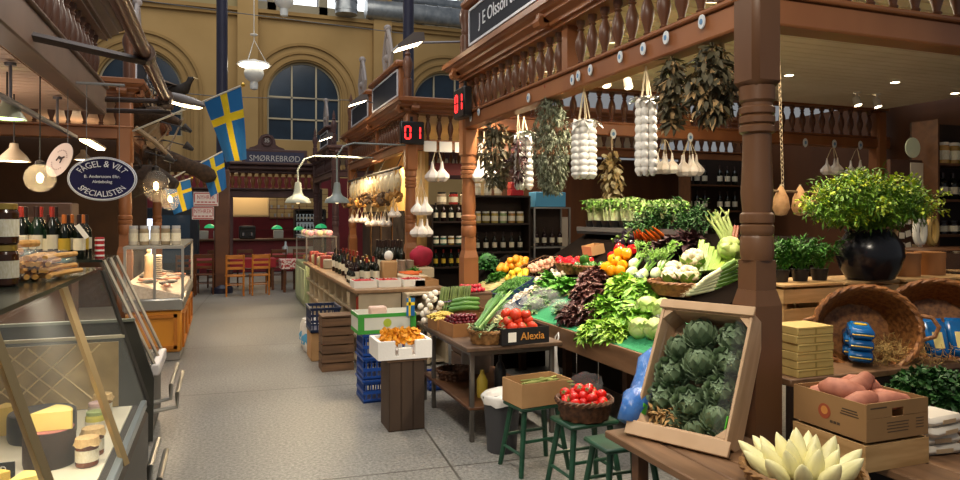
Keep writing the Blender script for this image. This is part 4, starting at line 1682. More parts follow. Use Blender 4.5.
e0 = one('endive', endive(.155, .034), END, 'pale yellow endive in the low basket at the post', 'endive', (0, 0, 0), 0, 'endives', smooth='all')
first = True
for ring, n, rad, z, tilt in ((0, 11, .22, .05, .8), (1, 8, .15, .06, .52), (2, 5, .08, .075, .26), (3, 1, .0, .09, .05)):
    for k in range(n):
        a = 2 * pi * k / n + ring * .5
        p = ebk + Vector((cos(a) * rad * .55, sin(a) * rad * .55, z))
        dv = Vector((cos(a) * sin(tilt), sin(a) * sin(tilt) + .15, cos(tilt)))
        rt = dv.to_track_quat('Z', 'Y').to_euler()
        if first:
            e0.location, e0.rotation_euler, first = p, rt, False
        else:
            cp(e0, p, tuple(rt), None, U(.9, 1.15))

# potato box on a crate
pc = crate('wooden_crate', 'low pale wooden crate under the sweet potato box', (2.9, 2.5, .601), (.40, .42, .12), CRATEW, 0, 1, th=.014)
pb_ = Vector((2.9, 2.5, .736))
bx = thing('potato_box', 'brown cardboard box full of sweet potatoes', 'box', pb_)
CB = M('potato_card', '9a764b', '8c6a42', .8, sc_=3)
g = G()
w_, d, h, th = .39, .42, .17, .006
g.box((0, 0, th / 2), (w_, d, th))
for s in (-1, 1):
    g.box((s * (w_ / 2 - th / 2), 0, h / 2 + th / 2), (th, d, h - th))
g.box((0, d / 2 - th / 2, h / 2 + th / 2), (w_ - 2 * th, th, h - th))
# front wall with a hand hole
for c, s in (((0, h * .3), (w_ - 2 * th, h * .6 - th)), ((0, h * .91), (w_ - 2 * th, h * .18)), ((-w_ * .29, h * .71), (w_ * .39, h * .22)), ((w_ * .29, h * .71), (w_ * .39, h * .22))):
    g.box((c[0], -d / 2 + th / 2, c[1] + th / 2), (s[0], th, s[1]))
mk('box_body', g, CB, bx, smooth=False)
g = G()
g.box((-w_ / 2 - .0006, .06, h / 2), (.001, .075, .08))
INK = M('box_ink', '4a3a2a', rough=.8)
g = G()
g.lathe([(.036, 0), (.036, .001)], 20)
mk('printed_emblem', g, M('red_brown_ink', '9a4a2c', rough=.8), bx, (-w_ / 2 - .0002, .02, .085), (0, -pi / 2, 0))
g = G()
g.lathe([(.02, 0), (.02, .0015)], 16)
mk('emblem_centre', g, M('orange_ink', 'c98540', rough=.8), bx, (-w_ / 2 - .0002, .02, .09), (0, -pi / 2, 0))
g = G()
for k in range(3):
    g.box((-w_ / 2 - .0004, -.12, .1 + k * .012), (.001, .1 - .01 * k, .006))
    g.box((-w_ / 2 - .0004, -.06 + .02 * k, .045), (.001, .016, .012))
mk('print_lines', g, INK, bx, smooth=False)
g = G()
for k in range(4):
    g.box((-.0, -d / 2 - .0004, .035 + k * .014), (.13 + .01 * (k % 2), .001, .004))
    g.box((.14, -d / 2 - .0004, .04 + k * .014), (.05, .001, .004))
g.box((-.12, -d / 2 - .0004, .15), (.1, .001, .006))
mk('print_lines', g, INK, bx, smooth=False)
SWP = vm('sweet_potato_skin', 'b5745c', '9c5f4b', .6, sc_=18)


def sweet(L, r, seed):
    g = G()
    b_ = U(-.3, .3)
    g.path([(-L / 2, 0, 0), (-L * .46, 0, .0), (-L * .3, 0, r * b_), (0, 0, r * b_ * 1.2), (L * .28, 0, r * .1), (L * .44, 0, -r * .1), (L / 2, 0, -r * .2)], [r * .1, r * .4, r * .86, r, r * .8, r * .36, r * .08], 12)
    return g


swl = [(-.11, -.1, .12, .22, .06, .5, 'sweet potato at the front left of the box'), (.02, -.14, .13, .24, .055, .1, 'sweet potato lying along the front edge of the box'), (.14, -.1, .13, .2, .05, -.5, 'pointed sweet potato at the front right corner'), (-.1, .02, .15, .24, .07, -.3, 'large pale sweet potato on the left of the pile'),
       (.02, .02, .19, .25, .055, .9, 'bent sweet potato on top of the pile'), (.1, .05, .15, .16, .055, .2, 'round sweet potato right of the top one'), (.14, .1, .15, .2, .06, -.2, 'sweet potato at the back right of the pile'), (-.13, .13, .12, .18, .055, .4, 'orange-tinted sweet potato at the back left corner'), (0, .14, .12, .22, .06, .1, 'sweet potato half hidden at the back'), (.12, -.02, .1, .22, .05, .7, 'sweet potato low under the right side of the pile')]
for i, (x, y, z, L, r, a, lb) in enumerate(swl):
    one('sweet_potato', sweet(L, r * .84, i), SWP, lb, 'sweet potato', pb_ + Vector((x * .8 + .01, y * .85, z + .012)), (U(-.3, .3), U(-.3, .2), a - .7), 'sweet potatoes')

# flour packs, parsley pot
FP = M('white_paper_pack', 'd9d2c4', 'c9c0b0', .7, sc_=3)
for k in range(4):
    g = G()
    g.rbox((0, 0, .0225), (.26, .18, .045), .02)
    o = one('flour_pack', g, FP, ['white paper pack at the bottom of the stack', 'white paper pack second from the bottom', 'white paper pack second from the top of the stack', 'white paper pack on top, beside the sweet potatoes'][k], 'pack', (3.28 + U(-.015, .015), 2.42 + U(-.02, .02), .602 + k * .046), U(-.12, .12), 'white packs')
    g = G()
    g.box((0, -.0905, .0225), (.1, .002, .02))
    mk('paper_label', g, M('tan_label', 'b39a78'), o)
PARS = vm('parsley_green', '2c5a22', '1b3f17', .5)
pp = Vector((3.62, 2.66, .602))
t = thing('parsley_pot', 'bushy dark green parsley in a pot at the right edge', 'herb', pp)
g = G()
g.lathe([(.09, 0), (.12, .16), (.125, .165), (.11, .165)], 18)
mk('pot', g, BLACK, t)
g = G()
for k in range(520):
    d = rnd_dir()
    d.z = abs(d.z) * .85
    r = .21 * R() ** .35
    p = Vector((d.x * r, d.y * r, .14 + d.z * r))
    for q in range(3):
        g.leaf(p, d + rnd_dir() * .9, (0, 0, 1), .036, .028, .3, 2, .3)
mk('leaves', g, PARS, t, smooth='all')
g = G()
stalks(g, (0, 0, .15), (0, 0, 1), 40, .14, .002, .06, .7, 0, .7, 2, (0, 1, 0), 4)
mk('stems', g, STEMG, t)

# yellow boxes stack
YBX = M('yellow_card', 'c2a866', 'b49a58', .7, sc_=3)
for k in range(6):
    t = one('card_box', G().rbox((0, 0, .0225), (.255, .2, .044), .003), YBX, ['bottom flat yellow box of the stack', 'second flat yellow box from the bottom', 'third flat yellow box from the bottom', 'fourth flat yellow box from the bottom', 'second flat yellow box from the top', 'topmost flat yellow box left of the big basket'][k], 'box', (3.03 + U(-.004, .004), 2.98, .8805 + k * .0455), U(-.02, .02), 'flat yellow boxes')
    g = G()
    g.box((0, -.1008, .034), (.255, .001, .003))
    g.box((-.0, -.1008, .02), (.012, .001, .03))
    mk('lid_seam', g, M('box_seam', '8f7a3c'), t, smooth=False)

# slatted crates in a row with dark vase
for k, (x, lb) in enumerate(((3.62, 'pale slatted crate left end of the row behind the baskets'), (4.14, 'pale slatted crate under the black vase'), (4.7, 'pale slatted crate right of the black vase'), (5.24, 'pale slatted crate at the far right of the row'))):
    crate('slatted_crate', lb, (x, 3.66, .942), (.5, .4, .34), CRATEW, 0, 3, .035, group='slatted crates in a row')
    g = G()
    g.rbox((0, 0, .009), (.5, .42, .018), .003)
    one('wooden_board', g, CRATEW, ['flat board lying on the leftmost crate', 'flat board under the black vase', 'flat board on the crate right of the vase', 'flat board on the rightmost crate'][k], 'board', (x, 3.66, 1.2975))
VB = Vector((4.2, 3.53, 1.3165))
vs_ = thing('black_vase', 'round glossy black vase holding a big bush of green dill', 'vase', VB)
g = G()
g.lathe([(.12, 0), (.15, .01), (.19, .08), (.215, .17), (.205, .25), (.16, .31), (.15, .33), (.165, .35), (.15, .35), (.14, .33), (.17, .25)], 28, caps=False)
mk('vase_body', g, M('black_glaze', '17171c', '0e0e12', .22, sc_=3), vs_)
g = G()
g.lathe([(.12, 0), (.12, .003)], 20)
mk('foot', g, MATS['black_glaze'], vs_)
DLY = vm('dill_crown', 'b0bc28', '829e24', .5, sc_=9)
DLG = vm('dill_leaf', '668f20', '42701a', .5, sc_=9)
bq = thing('dill_bunch', 'huge bushy yellow-green crown dill bouquet in the black vase', 'dill', VB + Vector((0, 0, .34)))
g = G()
g2 = G()
g3 = G()
for k in range(320):
    a = U(0, 6.28)
    e = U(.0, 1)
    d = Vector((cos(a) * sqrt(max(0, 1 - e * e)) * 1.12, sin(a) * sqrt(max(0, 1 - e * e)) * .8, e * .8 + .28)).normalized()
    L = U(.2, .44) * (1.12 if abs(d.x) > .6 else .95)
    p = d * L
    g.path([(0, 0, -.1), (d.x * L * .45, d.y * L * .45, d.z * L * .6), p], [.003, .003, .002], 4)
    tgt_ = g2 if R() < .42 else g3
    for q in range(16):
        x = (rnd_dir() + d * .3).normalized()
        if tgt_ is g2:
            b_ = p + x * U(.02, .055)
            g2.leaf(b_, x, (0, 0, 1), .026, .024, .2, 2, .3)
        else:
            g3.leaf(p + rnd_dir() * .05, x, (0, 0, 1), .05, .013, .3, 2, .3)
            g3.leaf(p * .8 + rnd_dir() * .06, x, (0, 0, 1), .05, .015, .3, 2, .3)
mk('stems', g, STEMG, bq)
mk('yellow_crowns', g2, DLY, bq, smooth='all')
mk('feathery_leaves', g3, DLG, bq, smooth='all')
# pots of feathery herb left of the vase
for k, (u, v, lb) in enumerate(((786, 262, 'feathery green herb pot just right of the corner post'), (803, 262, 'feathery green herb pot between the post and the vase'), (820, 264, 'feathery green herb pot beside the black vase'))):
    p = Vector((3.5 + .17 * k, 3.62, 1.317))
    t = thing('potted_herb', lb, 'herb', p, 0, 'feathery herb pots by the vase')
    g = G()
    g.lathe([(.045, 0), (.06, .08), (.052, .08)], 14)
    mk('pot', g, BLACK, t)
    g = G()
    for q in range(26):
        frond(g, (U(-.04, .04), U(-.04, .04), .07), (U(-.5, .5), U(-.5, .5), 1), U(.16, .27), 12, .04, .002)
    mk('fronds', g, vm('dill_bright', '3f7a1e', '2a5c15', .5), t, smooth='all')

# two big wicker baskets lying on their sides with pasta packs
BW = M('basket_brown', 'a06a38', '6b4223', .5, sc_=40, bump=.3)


def tipped(loc, rot, label):
    b_ = basket(label, loc, .21, .18, .25, 1.42, BW, 0, True, name='oval_wicker_basket', n=56, rim=.02)
    b_.rotation_euler = rot
    return b_


BL = Vector((3.66, 3.12, 1.05))


def aim(d, roll=0.):
    return tuple((Vector(d).to_track_quat('Z', 'Y').to_matrix() @ Matrix.Rotation(roll, 3, 'Z')).to_euler())


d1 = Vector((-.55, -.85, .22))
tipped(BL + Vector((.17, .24, .02)) * .2 - d1.normalized() * .12, aim(d1, .05), 'big oval wicker basket on its side with stacked blue pasta packs')
d2 = Vector((-.75, -.7, .25))
tipped(BL + Vector((.62, .0, .02)) - d2.normalized() * .1, aim(d2, .05), 'big oval wicker basket on its side at the right edge with clear-window packs')
PB = M('pasta_blue', '1668a8', '0f4f8c', .25, sc_=6, rv=.1)
PY = M('pasta_yellow', 'e0b72c', rough=.3)


def pasta(label, loc, rot, win=False):
    t = thing('pasta_pack', label, 'pasta', loc, rot, 'blue pasta packs')
    g = G()
    g.rbox((0, 0, 0), (.125, .22, .062), .017)
    mk('wrapper', g, PB, t)
    g = G()
    g.rbox((0, -.1, 0), (.11, .03, .006), .002)
    g.rbox((0, .11, 0), (.11, .03, .006), .002)
    mk('end_seal', g, PY if not win else PB, t)
    g = G()
    if win:
        g.rbox((0, -.02, .034), (.055, .1, .004), .002)
        mk('window', g, M('pasta_window', 'd8c47c', rough=.3), t)
    else:
        g.lathe([(.032, 0), (.034, .004), (.001, .006)], 16, sq=(1.1, .7))
        mk('emblem', g, PY, t, (0, .02, .032))
    return t


for k in range(3):
    for j in range(2):
        if k == 2 and j == 1:
            continue
        pasta(['blue pasta pack at the bottom front of the stack', 'blue pasta pack at the bottom back of the stack', 'blue pasta pack in the middle front of the stack', 'blue pasta pack in the middle back of the stack', 'blue pasta pack with yellow emblem on top of the stack'][k * 2 + j],
              BL + Vector((-.14 + j * .1, -.1 + j * .13, -.1 + k * .066)), (.1, .05, -.85 + .06 * k))
pasta('blue pasta pack with clear window leaning upright, left of the pair', BL + Vector((.36, -.19, -.03)), (1.15, 0, -.5), True)
pasta('blue pasta pack with clear window leaning upright, right of the pair', BL + Vector((.5, -.23, -.03)), (1.15, 0, -.55), True)
g = G()
STRAW = M('straw', 'b99a5e', '9c7d44', .8, sc_=9)
for c, n in (((-.0, -.14, -.15), 150), ((.3, -.2, -.15), 110), ((.1, -.05, -.13), 90)):
    for k in range(n):
        p = BL + Vector(c) + Vector((U(-.14, .14), U(-.09, .09), U(0, .09)))
        d = rnd_dir() * .07
        g.path([p, p + d * .5 + rnd_dir() * .02, p + d], .0016, 3)
one('straw', g, STRAW, 'loose curly straw spilling out of the tipped baskets', 'straw', kind='stuff')
# round cheese-like wooden boxes and glass bowl behind the vase
for k, (x, w_, lb) in enumerate(((4.72, .2, 'orange-brown round wooden box right of the vase'), (5.02, .16, 'darker round wooden box next to the glass jar'))):
    g = G()
    g.lathe([(w_ / 1.6, 0), (w_ / 1.6, .13), (w_ / 1.55, .13), (w_ / 1.55, .17), (.001, .172)], 24)
    one('round_wooden_box', g, M('chip_wood', 'a8703a', '95602f', .5, sc_=2), lb, 'box', (x, 3.7, 1.3165))
g = G()
g.lathe([(.12, 0), (.14, .02), (.14, .16), (.145, .165), (.135, .165), (.135, .02), (.001, .015)], 22)
one('glass_jar', g, GLASS, 'wide clear glass jar at the right edge behind the basket', 'jar', (5.32, 3.68, 1.3165))

# ---------------------------------------------------------------- stools, boxes and bag on the floor
def stool(label, loc, rot=0):
    t = thing('stool', label, 'stool', loc, rot, 'green wooden stools')
    g = G()
    g.rbox((0, 0, .445), (.36, .27, .03), .01)
    mk('seat', g, GREENP, t)
    for sx in (-1, 1):
        for sy in (-1, 1):
            g = G()
            g.tube((sx * .19, sy * .15, 0), (sx * .13, sy * .09, .432), .017, .02, 9)
            mk('leg', g, GREENP, t)
    for sx in (-1, 1):
        g = G()
        g.tube((sx * .172, -.125, .14), (sx * .172, .125, .14), .011, n=7)
        mk('stretcher', g, GREENP, t)
    for sy in (-1, 1):
        g = G()
        g.tube((-.158, sy * .112, .22), (.158, sy * .112, .22), .011, n=7)
        mk('stretcher', g, GREENP, t)
    return t


S1, S2, S3 = Vector((2.05, 4.40, 0)), Vector((2.18, 3.92, 0)), Vector((2.17, 3.46, 0))
stool('green stool under the open cardboard box', S1, .1)
stool('green stool under the tomato basket', S2, .05)
stool('green stool half under the low plank table, its seat empty', S3, .0)
bx = tray('cardboard_box', 'open cardboard box of asparagus on the leftmost green stool', S1 + Vector((.02, .0, .4605)), (.4, .27, .16), CARD, (0, 0, .12), th=.006)
g = G()
g.box((-.06, 0, .165), (.09, .29, .012), (0, .2, 0))
for k in range(22):
    p = S1 + Vector((U(-.12, .06), U(-.09, .09), .555 + U(0, .05)))
    d = Vector((.2, U(-.08, .06), U(-.02, .03)))
    g = G()
    g.path([(0, 0, 0), d * .7, d * .92, d * 1.05], [.006, .007, .009, .002], 6)
    one('asparagus_spear', g, vm('pale_asparagus', '9aa05a', '7a8444', .5), 'green asparagus spear in the open cardboard box on the stool', 'asparagus', p, .12, 'loose asparagus spears in the stool box')
tbk = S2 + Vector((0, 0, .4605))
basket('dark wicker basket heaped with red tomatoes on the middle green stool', tbk, .15, .145, .12, 1.2, WICKD)
pile(tomato('bright red tomato in the dark basket on the green stool', 'tomatoes in the stool basket', .034, 'c81d16'), heap(34, .175, .17, .033, .75), base=tbk + Vector((0, 0, .085)), rot=1.2)
g = G()
vs = []
for j in range(7):
    for i in range(9):
        vs.append((-.12 + .03 * i, .0 + U(-.012, .012), j * .025 + U(-.006, .006) - abs(i - 4) * .008))
g.add(vs, [(j * 9 + i, j * 9 + i + 1, (j + 1) * 9 + i + 1, (j + 1) * 9 + i) for j in range(6) for i in range(8)])
one('plastic_liner', g, CLEARB, 'crumpled clear plastic sticking up behind the basket tomatoes', 'plastic', tbk + Vector((.11, .17, .1)), -.1, smooth='all')
g = G()
g.lathe([(.11, 0), (.14, .4), (.15, .4), (.15, .415), (.13, .415), (.125, .38)], 22)
b_ = one('waste_bin', g, M('grey_bin_plastic', '3b3b3e', rough=.5), 'dark grey bin with a white liner beside the leftmost stool', 'bin', (1.97, 4.80, 0))
g = G()
g.lathe([(.151, .36), (.156, .41), (.14, .435), (.11, .4), (.09, .36)], 22, caps=False)
for i, v in enumerate(g.v):
    g.v[i] = (v[0] + U(-.008, .008), v[1] + U(-.008, .008), v[2] + U(-.012, .012))
mk('bin_liner', g, M('white_bag_plastic'), b_, smooth='all')
# rolled blue plastic
p0, p1 = Vector((2.02, 3.16, .66)), Vector((2.42, 3.42, 1.0))
g = G()
d = p1 - p0
pts = [p0 + d * (k / 9) - p0 + Vector((0, 0, .03 * sin(k * 1.3))) for k in range(10)]
g.path(pts, [.05, .065, .072, .07, .074, .07, .076, .07, .062, .04], 14)
for i, v in enumerate(g.v):
    q = 1 + .0
    g.v[i] = (v[0] + .006 * sin(40 * v[0] + 30 * v[2]), v[1] + .006 * cos(37 * v[2] + 20 * v[0]), v[2] + .006 * sin(50 * v[1] + 44 * v[0]))
one('blue_plastic_bag', g, M('blue_film', '4a7cc0', '2f60a8', .2, sc_=9, bump=.7, bsc=20), 'rolled shiny blue plastic bag leaning left of the artichoke crate', 'bag', p0, smooth='all')
g = G()
for k in range(160):
    p = Vector((U(0, .12), U(-.06, .06), U(0, .14)))
    g.leaf(p, rnd_dir(), (0, 0, 1), .05, .02, .4, 2, .2)
one('dry_husks', g, M('husk', 'b08a54', '8c6a3c', .8, sc_=9), 'dry brown husks poking out between blue bag and artichoke crate', 'husks', (2.12, 3.05, .602), kind='stuff', smooth='all')
# ---------------------------------------------------------------- ceiling spot lamps of the stalls
def ceiling_spot(loc, target, power, label, col=WARM, ang=95, grp=None, r=.035):
    t = thing('ceiling_spot', label, 'lamp', loc, 0, grp)
    d = (Vector(target) - Vector(loc)).normalized()
    q = d.to_track_quat('Z', 'Y').to_matrix()
    g = G()
    g.tube((0, 0, 0), (0, 0, -.1), .012, n=8)
    g.lathe([(.05, -.015), (.05, 0)], 12)
    mk('stem', g, WHITE, t)
    g = G().at((0, 0, -.12), q)
    g.lathe([(.02, -.07), (.045, -.05), (.05, .06), (.046, .06), (.042, .03)], 14, caps=False)
    mk('housing', g, M('lamp_white_metal', 'd8d2c6', rough=.4), t)
    g = G().at((0, 0, -.12), q)
    g.lathe([(.044, .045), (.044, .05)], 14)
    mk('bulb', g, GLOWS, t)
    lp = Vector(loc) + Vector((0, 0, -.12)) + d * .09
    lamp('SPOT', lp, power, col, r, target, ang)
    return t


ceiling_spot((3.05, 3.75, 3.355), (3.2, 4.3, 1.1), 170, 'white ceiling spot over the cabbages and cauliflowers', SOFT, 110)
ceiling_spot((3.0, 4.9, 3.355), (3.2, 5.2, 1.1), 170, 'white ceiling spot over the green lettuces', SOFT, 110)
ceiling_spot((3.0, 6.1, 3.355), (3.2, 6.3, 1.1), 170, 'white ceiling spot over the peppers', SOFT, 110)
ceiling_spot((3.3, 3.2, 3.355), (3.75, 3.1, 1.0), 60, 'added ceiling spot brightening the tipped wicker baskets', WARM, 90)  # added unseen lamp to brighten the basket fronts
ceiling_spot((2.9, 7.2, 3.355), (2.9, 7.2, 1.1), 150, 'white ceiling spot over the oranges', SOFT, 110)
# ---------------------------------------------------------------- things hanging from the main stall's beam
DRY = vm('dried_bay_leaf', '5a5138', '3f3d2a', .7, sc_=14)
DRY2 = vm('dried_pale_leaf', '7d6c4a', '565036', .7, sc_=14)
DRY3 = vm('dried_tan_leaf', 'a08358', '7b6440', .7, sc_=14)
THY = vm('dried_thyme', '7d8268', '5f644e', .8, sc_=20)


def bunch(label, p, zb, wd, n, L, W, mat, group, cord=True, top=2.78, fuzzy=False, name='dried_herb_bunch', mats=None):
    """hanging tied bunch; p = tie point, zb = lowest point"""
    p = Vector(p)
    H = p.z - zb
    t = thing(name, label, 'herbs', p, 0, group)
    gs = [G(), G()]
    for k in range(n):
        f = R() ** .8
        r = wd * sin(pi * min(1, .12 + f * .75)) * sqrt(R())
        a = U(0, 6.28)
        q = Vector((r * cos(a), r * sin(a), -H * f * .95))
        d = Vector((cos(a) * U(.1, .9), sin(a) * U(.1, .9), -U(.2, 1)))
        g = gs[1 if R() < .25 else 0]
        if fuzzy:
            for s in range(3):
                g.leaf(q, d + rnd_dir() * .8, (0, 0, 1), L * U(.5, 1), W, .4, 2, .3)
        else:
            g.leaf(q, d + rnd_dir() * .5, (0, 0, 1) if k % 2 else (cos(a), sin(a), 0), L * U(.7, 1.2), W * U(.7, 1.2), U(-.3, .5), 3, .12, .2)
    mk('leaves', gs[0], mat, t, smooth='all')
    mk('paler_leaves', gs[1], mats or DRY3, t, smooth='all')
    g = G()
    for k in range(14):
        a, r = U(0, 6.28), wd * .3
        g.path([(0, 0, .02), (cos(a) * r * .3, sin(a) * r * .3, -H * .2), (cos(a) * r, sin(a) * r, -H * .75)], .0035, 4)
    mk('stems', g, M('dry_stem', '5d4a30', rough=.8), t)
    if cord:
        g = G()
        g.path([(0, 0, -.02), (.012, 0, (top - p.z) * .5), (0, 0, top - p.z)], .004, 5)
        g.path([(0, 0, -.02), (-.012, 0, (top - p.z) * .5), (0, 0, top - p.z)], .004, 5)
        mk('cord', g, ROPE, t)
    return t


def hp(u, v, x=2.68):
    return at(u, v, x=x)


a = hp(712, 45)
bunch('largest dried bay bunch hanging right beside the corner post block', a, hp(712, 122).z, .135, 400, .085, .035, DRY, None)
a = hp(672, 58)
bunch('dried bay bunch hanging left of the largest one', a, hp(672, 128).z, .09, 280, .08, .032, DRY, None)
a = hp(551, 96)
th = bunch('thick fuzzy grey-green thyme bundle hanging on a red cord', a, hp(551, 197).z, .17, 1100, .06, .012, THY, None, cord=False, fuzzy=True, mats=vm('thyme_light', '737761', None, .8))
g = G()
for s in (-1, 1):
    g.path([(s * .02, 0, -.05), (s * .06, 0, .08), (s * .03, 0, 2.95 - a.z)], .006, 5)
mk('cord', g, RED, th)
a = hp(496, 122)
bunch('dried herb bunch with tan leaves, nearest the far post', a, hp(496, 188).z, .18, 330, .09, .035, DRY, None, mats=DRY2)
a = hp(517, 136)
bunch('dark red dried chilli bunch left of the far white strands', a + Vector((.1, .2, 0)), hp(517, 180).z, .08, 130, .08, .022, vm('dried_chilli', '4a1414', '2f0e10', .4), None, name='dried_chilli_bunch', mats=MATS['dried_chilli'])
NET = M('white_netting', 'd9d6cf', 'c3c0b8', .8, sc_=40, bump=.4, rv=.05)


def strands(label, p, zb, wd, ns, top=2.78):
    p = Vector(p)
    H = p.z - zb
    t = thing('netted_garlic_strands', label, 'garlic', p, U(0, 1), 'white netted strands')
    nb = 9
    for k in range(ns):
        a = 2 * pi * k / ns
        x, y = wd * .62 * cos(a), wd * .62 * sin(a)
        g = G()
        r = H / nb / 1.55
        pts, rr = [], []
        for j in range(nb * 6 + 1):
            f = j / (nb * 6)
            pts.append((x * (1 + .1 * f), y * (1 + .1 * f), -H * f))
            rr.append(wd * .4 * (.74 + .26 * abs(sin(pi * nb * f))) * min(1, (1 - f) * 8 + .35))
        g.path(pts, rr, 10)
        mk('strand', g, NET, t)
    g = G()
    for k in range(16):
        a = U(0, 6.28)
        g.leaf((cos(a) * wd * .3, sin(a) * wd * .3, 0), (cos(a), sin(a), U(-.2, .7)), (0, 0, 1), wd * 1.1, wd * .7, .6, 3, .2)
    mk('gauze_frill', g, WHITE, t, smooth='all')
    g = G()
    for s in range(5):
        a = 2 * pi * s / 5
        g.path([(cos(a) * wd * .5, sin(a) * wd * .5, 0), (0, 0, min(.3, top - p.z))], .004, 4)
    g.tube((0, 0, min(.3, top - p.z) - .01), (0, 0, top - p.z), .004, n=4)
    mk('cords', g, ROPE, t)
    return t


strands('white netted strands right of the thyme bundle', hp(584, 122), hp(584, 179).z, .1, 7)
strands('white netted strands beside the left bay bunch, with a gauze bow', hp(646, 100), hp(646, 176).z, .075, 6)
strands('narrow white netted strands half hidden left of the thyme bundle', hp(524, 134, 2.9), hp(524, 190, 2.9).z, .1, 5)
# garlic bulbs and mushroom strings from the rear beam
GARL = vm('garlic_skin', 'fbf6ee', 'eadfd0', .55, sc_=10)


def garlic(label, p, n, r, top, group=None, cords=True):
    p = Vector(p)
    t = thing('garlic_bunch', label, 'garlic', p, U(0, 6), group)
    for k in range(n):
        a = 2 * pi * k / n
        g = G()
        q = r * .95 if n > 1 else 0
        g.lathe([(.001, -r * .8), (r * .55, -r * .75), (r * .95, -r * .3), (r * .95, r * .1), (r * .55, r * .6), (r * .22, r * 1.0), (r * .12, r * 1.7), (r * .1, r * 2.0)], 14, c=(q * cos(a), q * sin(a), 0))
        for i, v in enumerate(g.v):
            dx, dy = v[0] - q * cos(a), v[1] - q * sin(a)
            f = 1 + .07 * cos(7 * atan2(dy, dx))
            g.v[i] = (q * cos(a) + dx * f, q * sin(a) + dy * f, v[2])
        mk('bulb', g, GARL, t)
        if cords:
            g = G()
            g.path([(q * cos(a), q * sin(a), r * 1.9), (q * .3 * cos(a), q * .3 * sin(a), r * 3.6), (0, 0, min(r * 5, top - p.z)), (0, 0, top - p.z)], .005, 4)
            mk('cord', g, ROPE, t)
    return t


YR = 7.5
garlic('bunch of white garlic heads hanging between the bay bunch and corner post', at(689, 170, y=YR), 5, .1, 2.75)
garlic('bunch of white garlic heads hanging below the left bay bunch', at(665, 168, y=YR), 4, .095, 2.75)
garlic('bunch of small garlic heads hanging above the dill bouquet, left', at(833, 170, y=YR), 3, .085, 2.75)
garlic('bunch of small garlic heads hanging above the dill bouquet, right', at(857, 172, y=YR), 3, .085, 2.75)
a = at(612, 150, y=YR - .05)
bunch('string of dried pale mushrooms hanging from the rear beam', a, at(612, 204, y=YR).z, .13, 150, .1, .06, vm('dried_mushroom', 'a8925f', '7d6a44', .7), None, top=2.75, name='dried_mushroom_string', mats=vm('dried_mushroom_pale', 'cbbf98', None, .7))
# big single garlic by the second stall
# chain with hanging gourd-shaped bags
CH = M('chain_rope', 'b8a68a', rough=.6)
t = thing('hanging_chain', 'pale twisted chain hanging right of the corner post', 'chain', at(779, 60, y=5.4))
g = G()
p0, p1 = at(779, 60, y=5.4), at(783, 192, y=5.4)
n = 34
for k in range(n):
    a_, b_ = p0.lerp(p1, k / n) - p0, p0.lerp(p1, (k + 1.25) / n) - p0
    c = (a_ + b_) / 2
    h = (b_ - a_).length / 2
    sd = Vector((1, 0, 0)) if k % 2 else Vector((0, 1, 0))
    g.path([c + sd * .014 * cos(x) + Vector((0, 0, h * sin(x))) for x in [2 * pi * i / 10 for i in range(10)]], .0045, 4, closed=True)
g.tube((0, 0, 0), (0, 0, 3.355 - p0.z), .004, n=5)
mk('links', g, CH, t)
SACK = vm('hessian_bag', 'd0a576', 'b98d60', .8, sc_=20, bump=.3)
for k, (u, lb) in enumerate(((781, 'tan pointed hanging bag nearest the corner post'), (800, 'rounder tan hanging bag second from the post'), (818, 'tan hanging bag partly behind the dill bouquet'))):
    p = at(u, 196, y=5.4)
    t = thing('hanging_bag', lb, 'bag', p, U(0, 2), 'tan hanging bags')
    g = G()
    g.lathe([(.001, -.2), (.05, -.19), (.085, -.12), (.07, -.02), (.03, .07), (.012, .1)], 14)
    mk('bag_body', g, SACK, t)
    g = G()
    g.tube((0, 0, .09), (0, 0, .115), .012, n=6)
    mk('knot', g, ROPE, t)
p = at(781, 191, y=5.4)
one('hanging_stick', G().tube((-.15, 0, 0), (.55, 0, -.01), .013, n=7), M('pale_branch', '8a7356', '6f5b42', .8, sc_=8), 'thin wooden stick on the pale chain from which tan bags hang', 'stick', p)
# discs with the stall numbers / prices on the beams
DISC = M('enamel_disc_white', 'cdd2d6', rough=.3)
DISCB = M('enamel_disc_blue', '5a86b0', rough=.3)


def disc(label, p, yaw, r=.034):
    t = thing('enamel_disc', label, 'sign', p, yaw, 'enamel discs on the beams')
    g = G().at((0, 0, 0), (pi / 2, 0, 0))
    g.lathe([(r * .8, 0), (r, .004), (r, .008), (r * .95, .012)], 20, sq=(.85, 1.25))
    mk('plate', g, DISC, t)
    g = G().at((0, -.0125, 0), (pi / 2, 0, 0))
    g.lathe([(r * .5, 0), (r * .5, .002)], 18, sq=(.8, 1.0))
    mk('blue_centre', g, DISCB, t)
    return t


for i, (u, v) in enumerate(((472, 118), (480, 112), (530, 98), (574, 80), (580, 76), (592, 70), (622, 57), (645, 49), (668, 38), (704, 22))):
    w_ = ['leftmost enamel disc on the front beam', 'second enamel disc from the far post', 'enamel disc left of the thyme bundle', 'left enamel disc of the close pair right of the thyme bundle', 'right enamel disc of the close pair right of the thyme bundle', 'enamel disc above the wide white strands', 'enamel disc between the two white strand bundles', 'enamel disc above the gauze bow', 'enamel disc above the left bay bunch', 'enamel disc above the largest bay bunch'][i]
    p = at(u, v, x=2.618)
    disc(w_, (2.609, p.y, p.z), -pi / 2)
for i, u in enumerate((613, 641, 690, 805, 834, 860)):
    w_ = ['above the dried mushroom string', 'right of the mushroom string', 'above the larger garlic bunch', 'on the rear beam just right of the chain', 'above the left small garlic bunch', 'above the right small garlic bunch'][i]
    p = at(u, 134 + (u - 613) * .045, y=7.5)
    disc('enamel disc ' + w_, (p.x, 7.5, p.z), 0, .05)

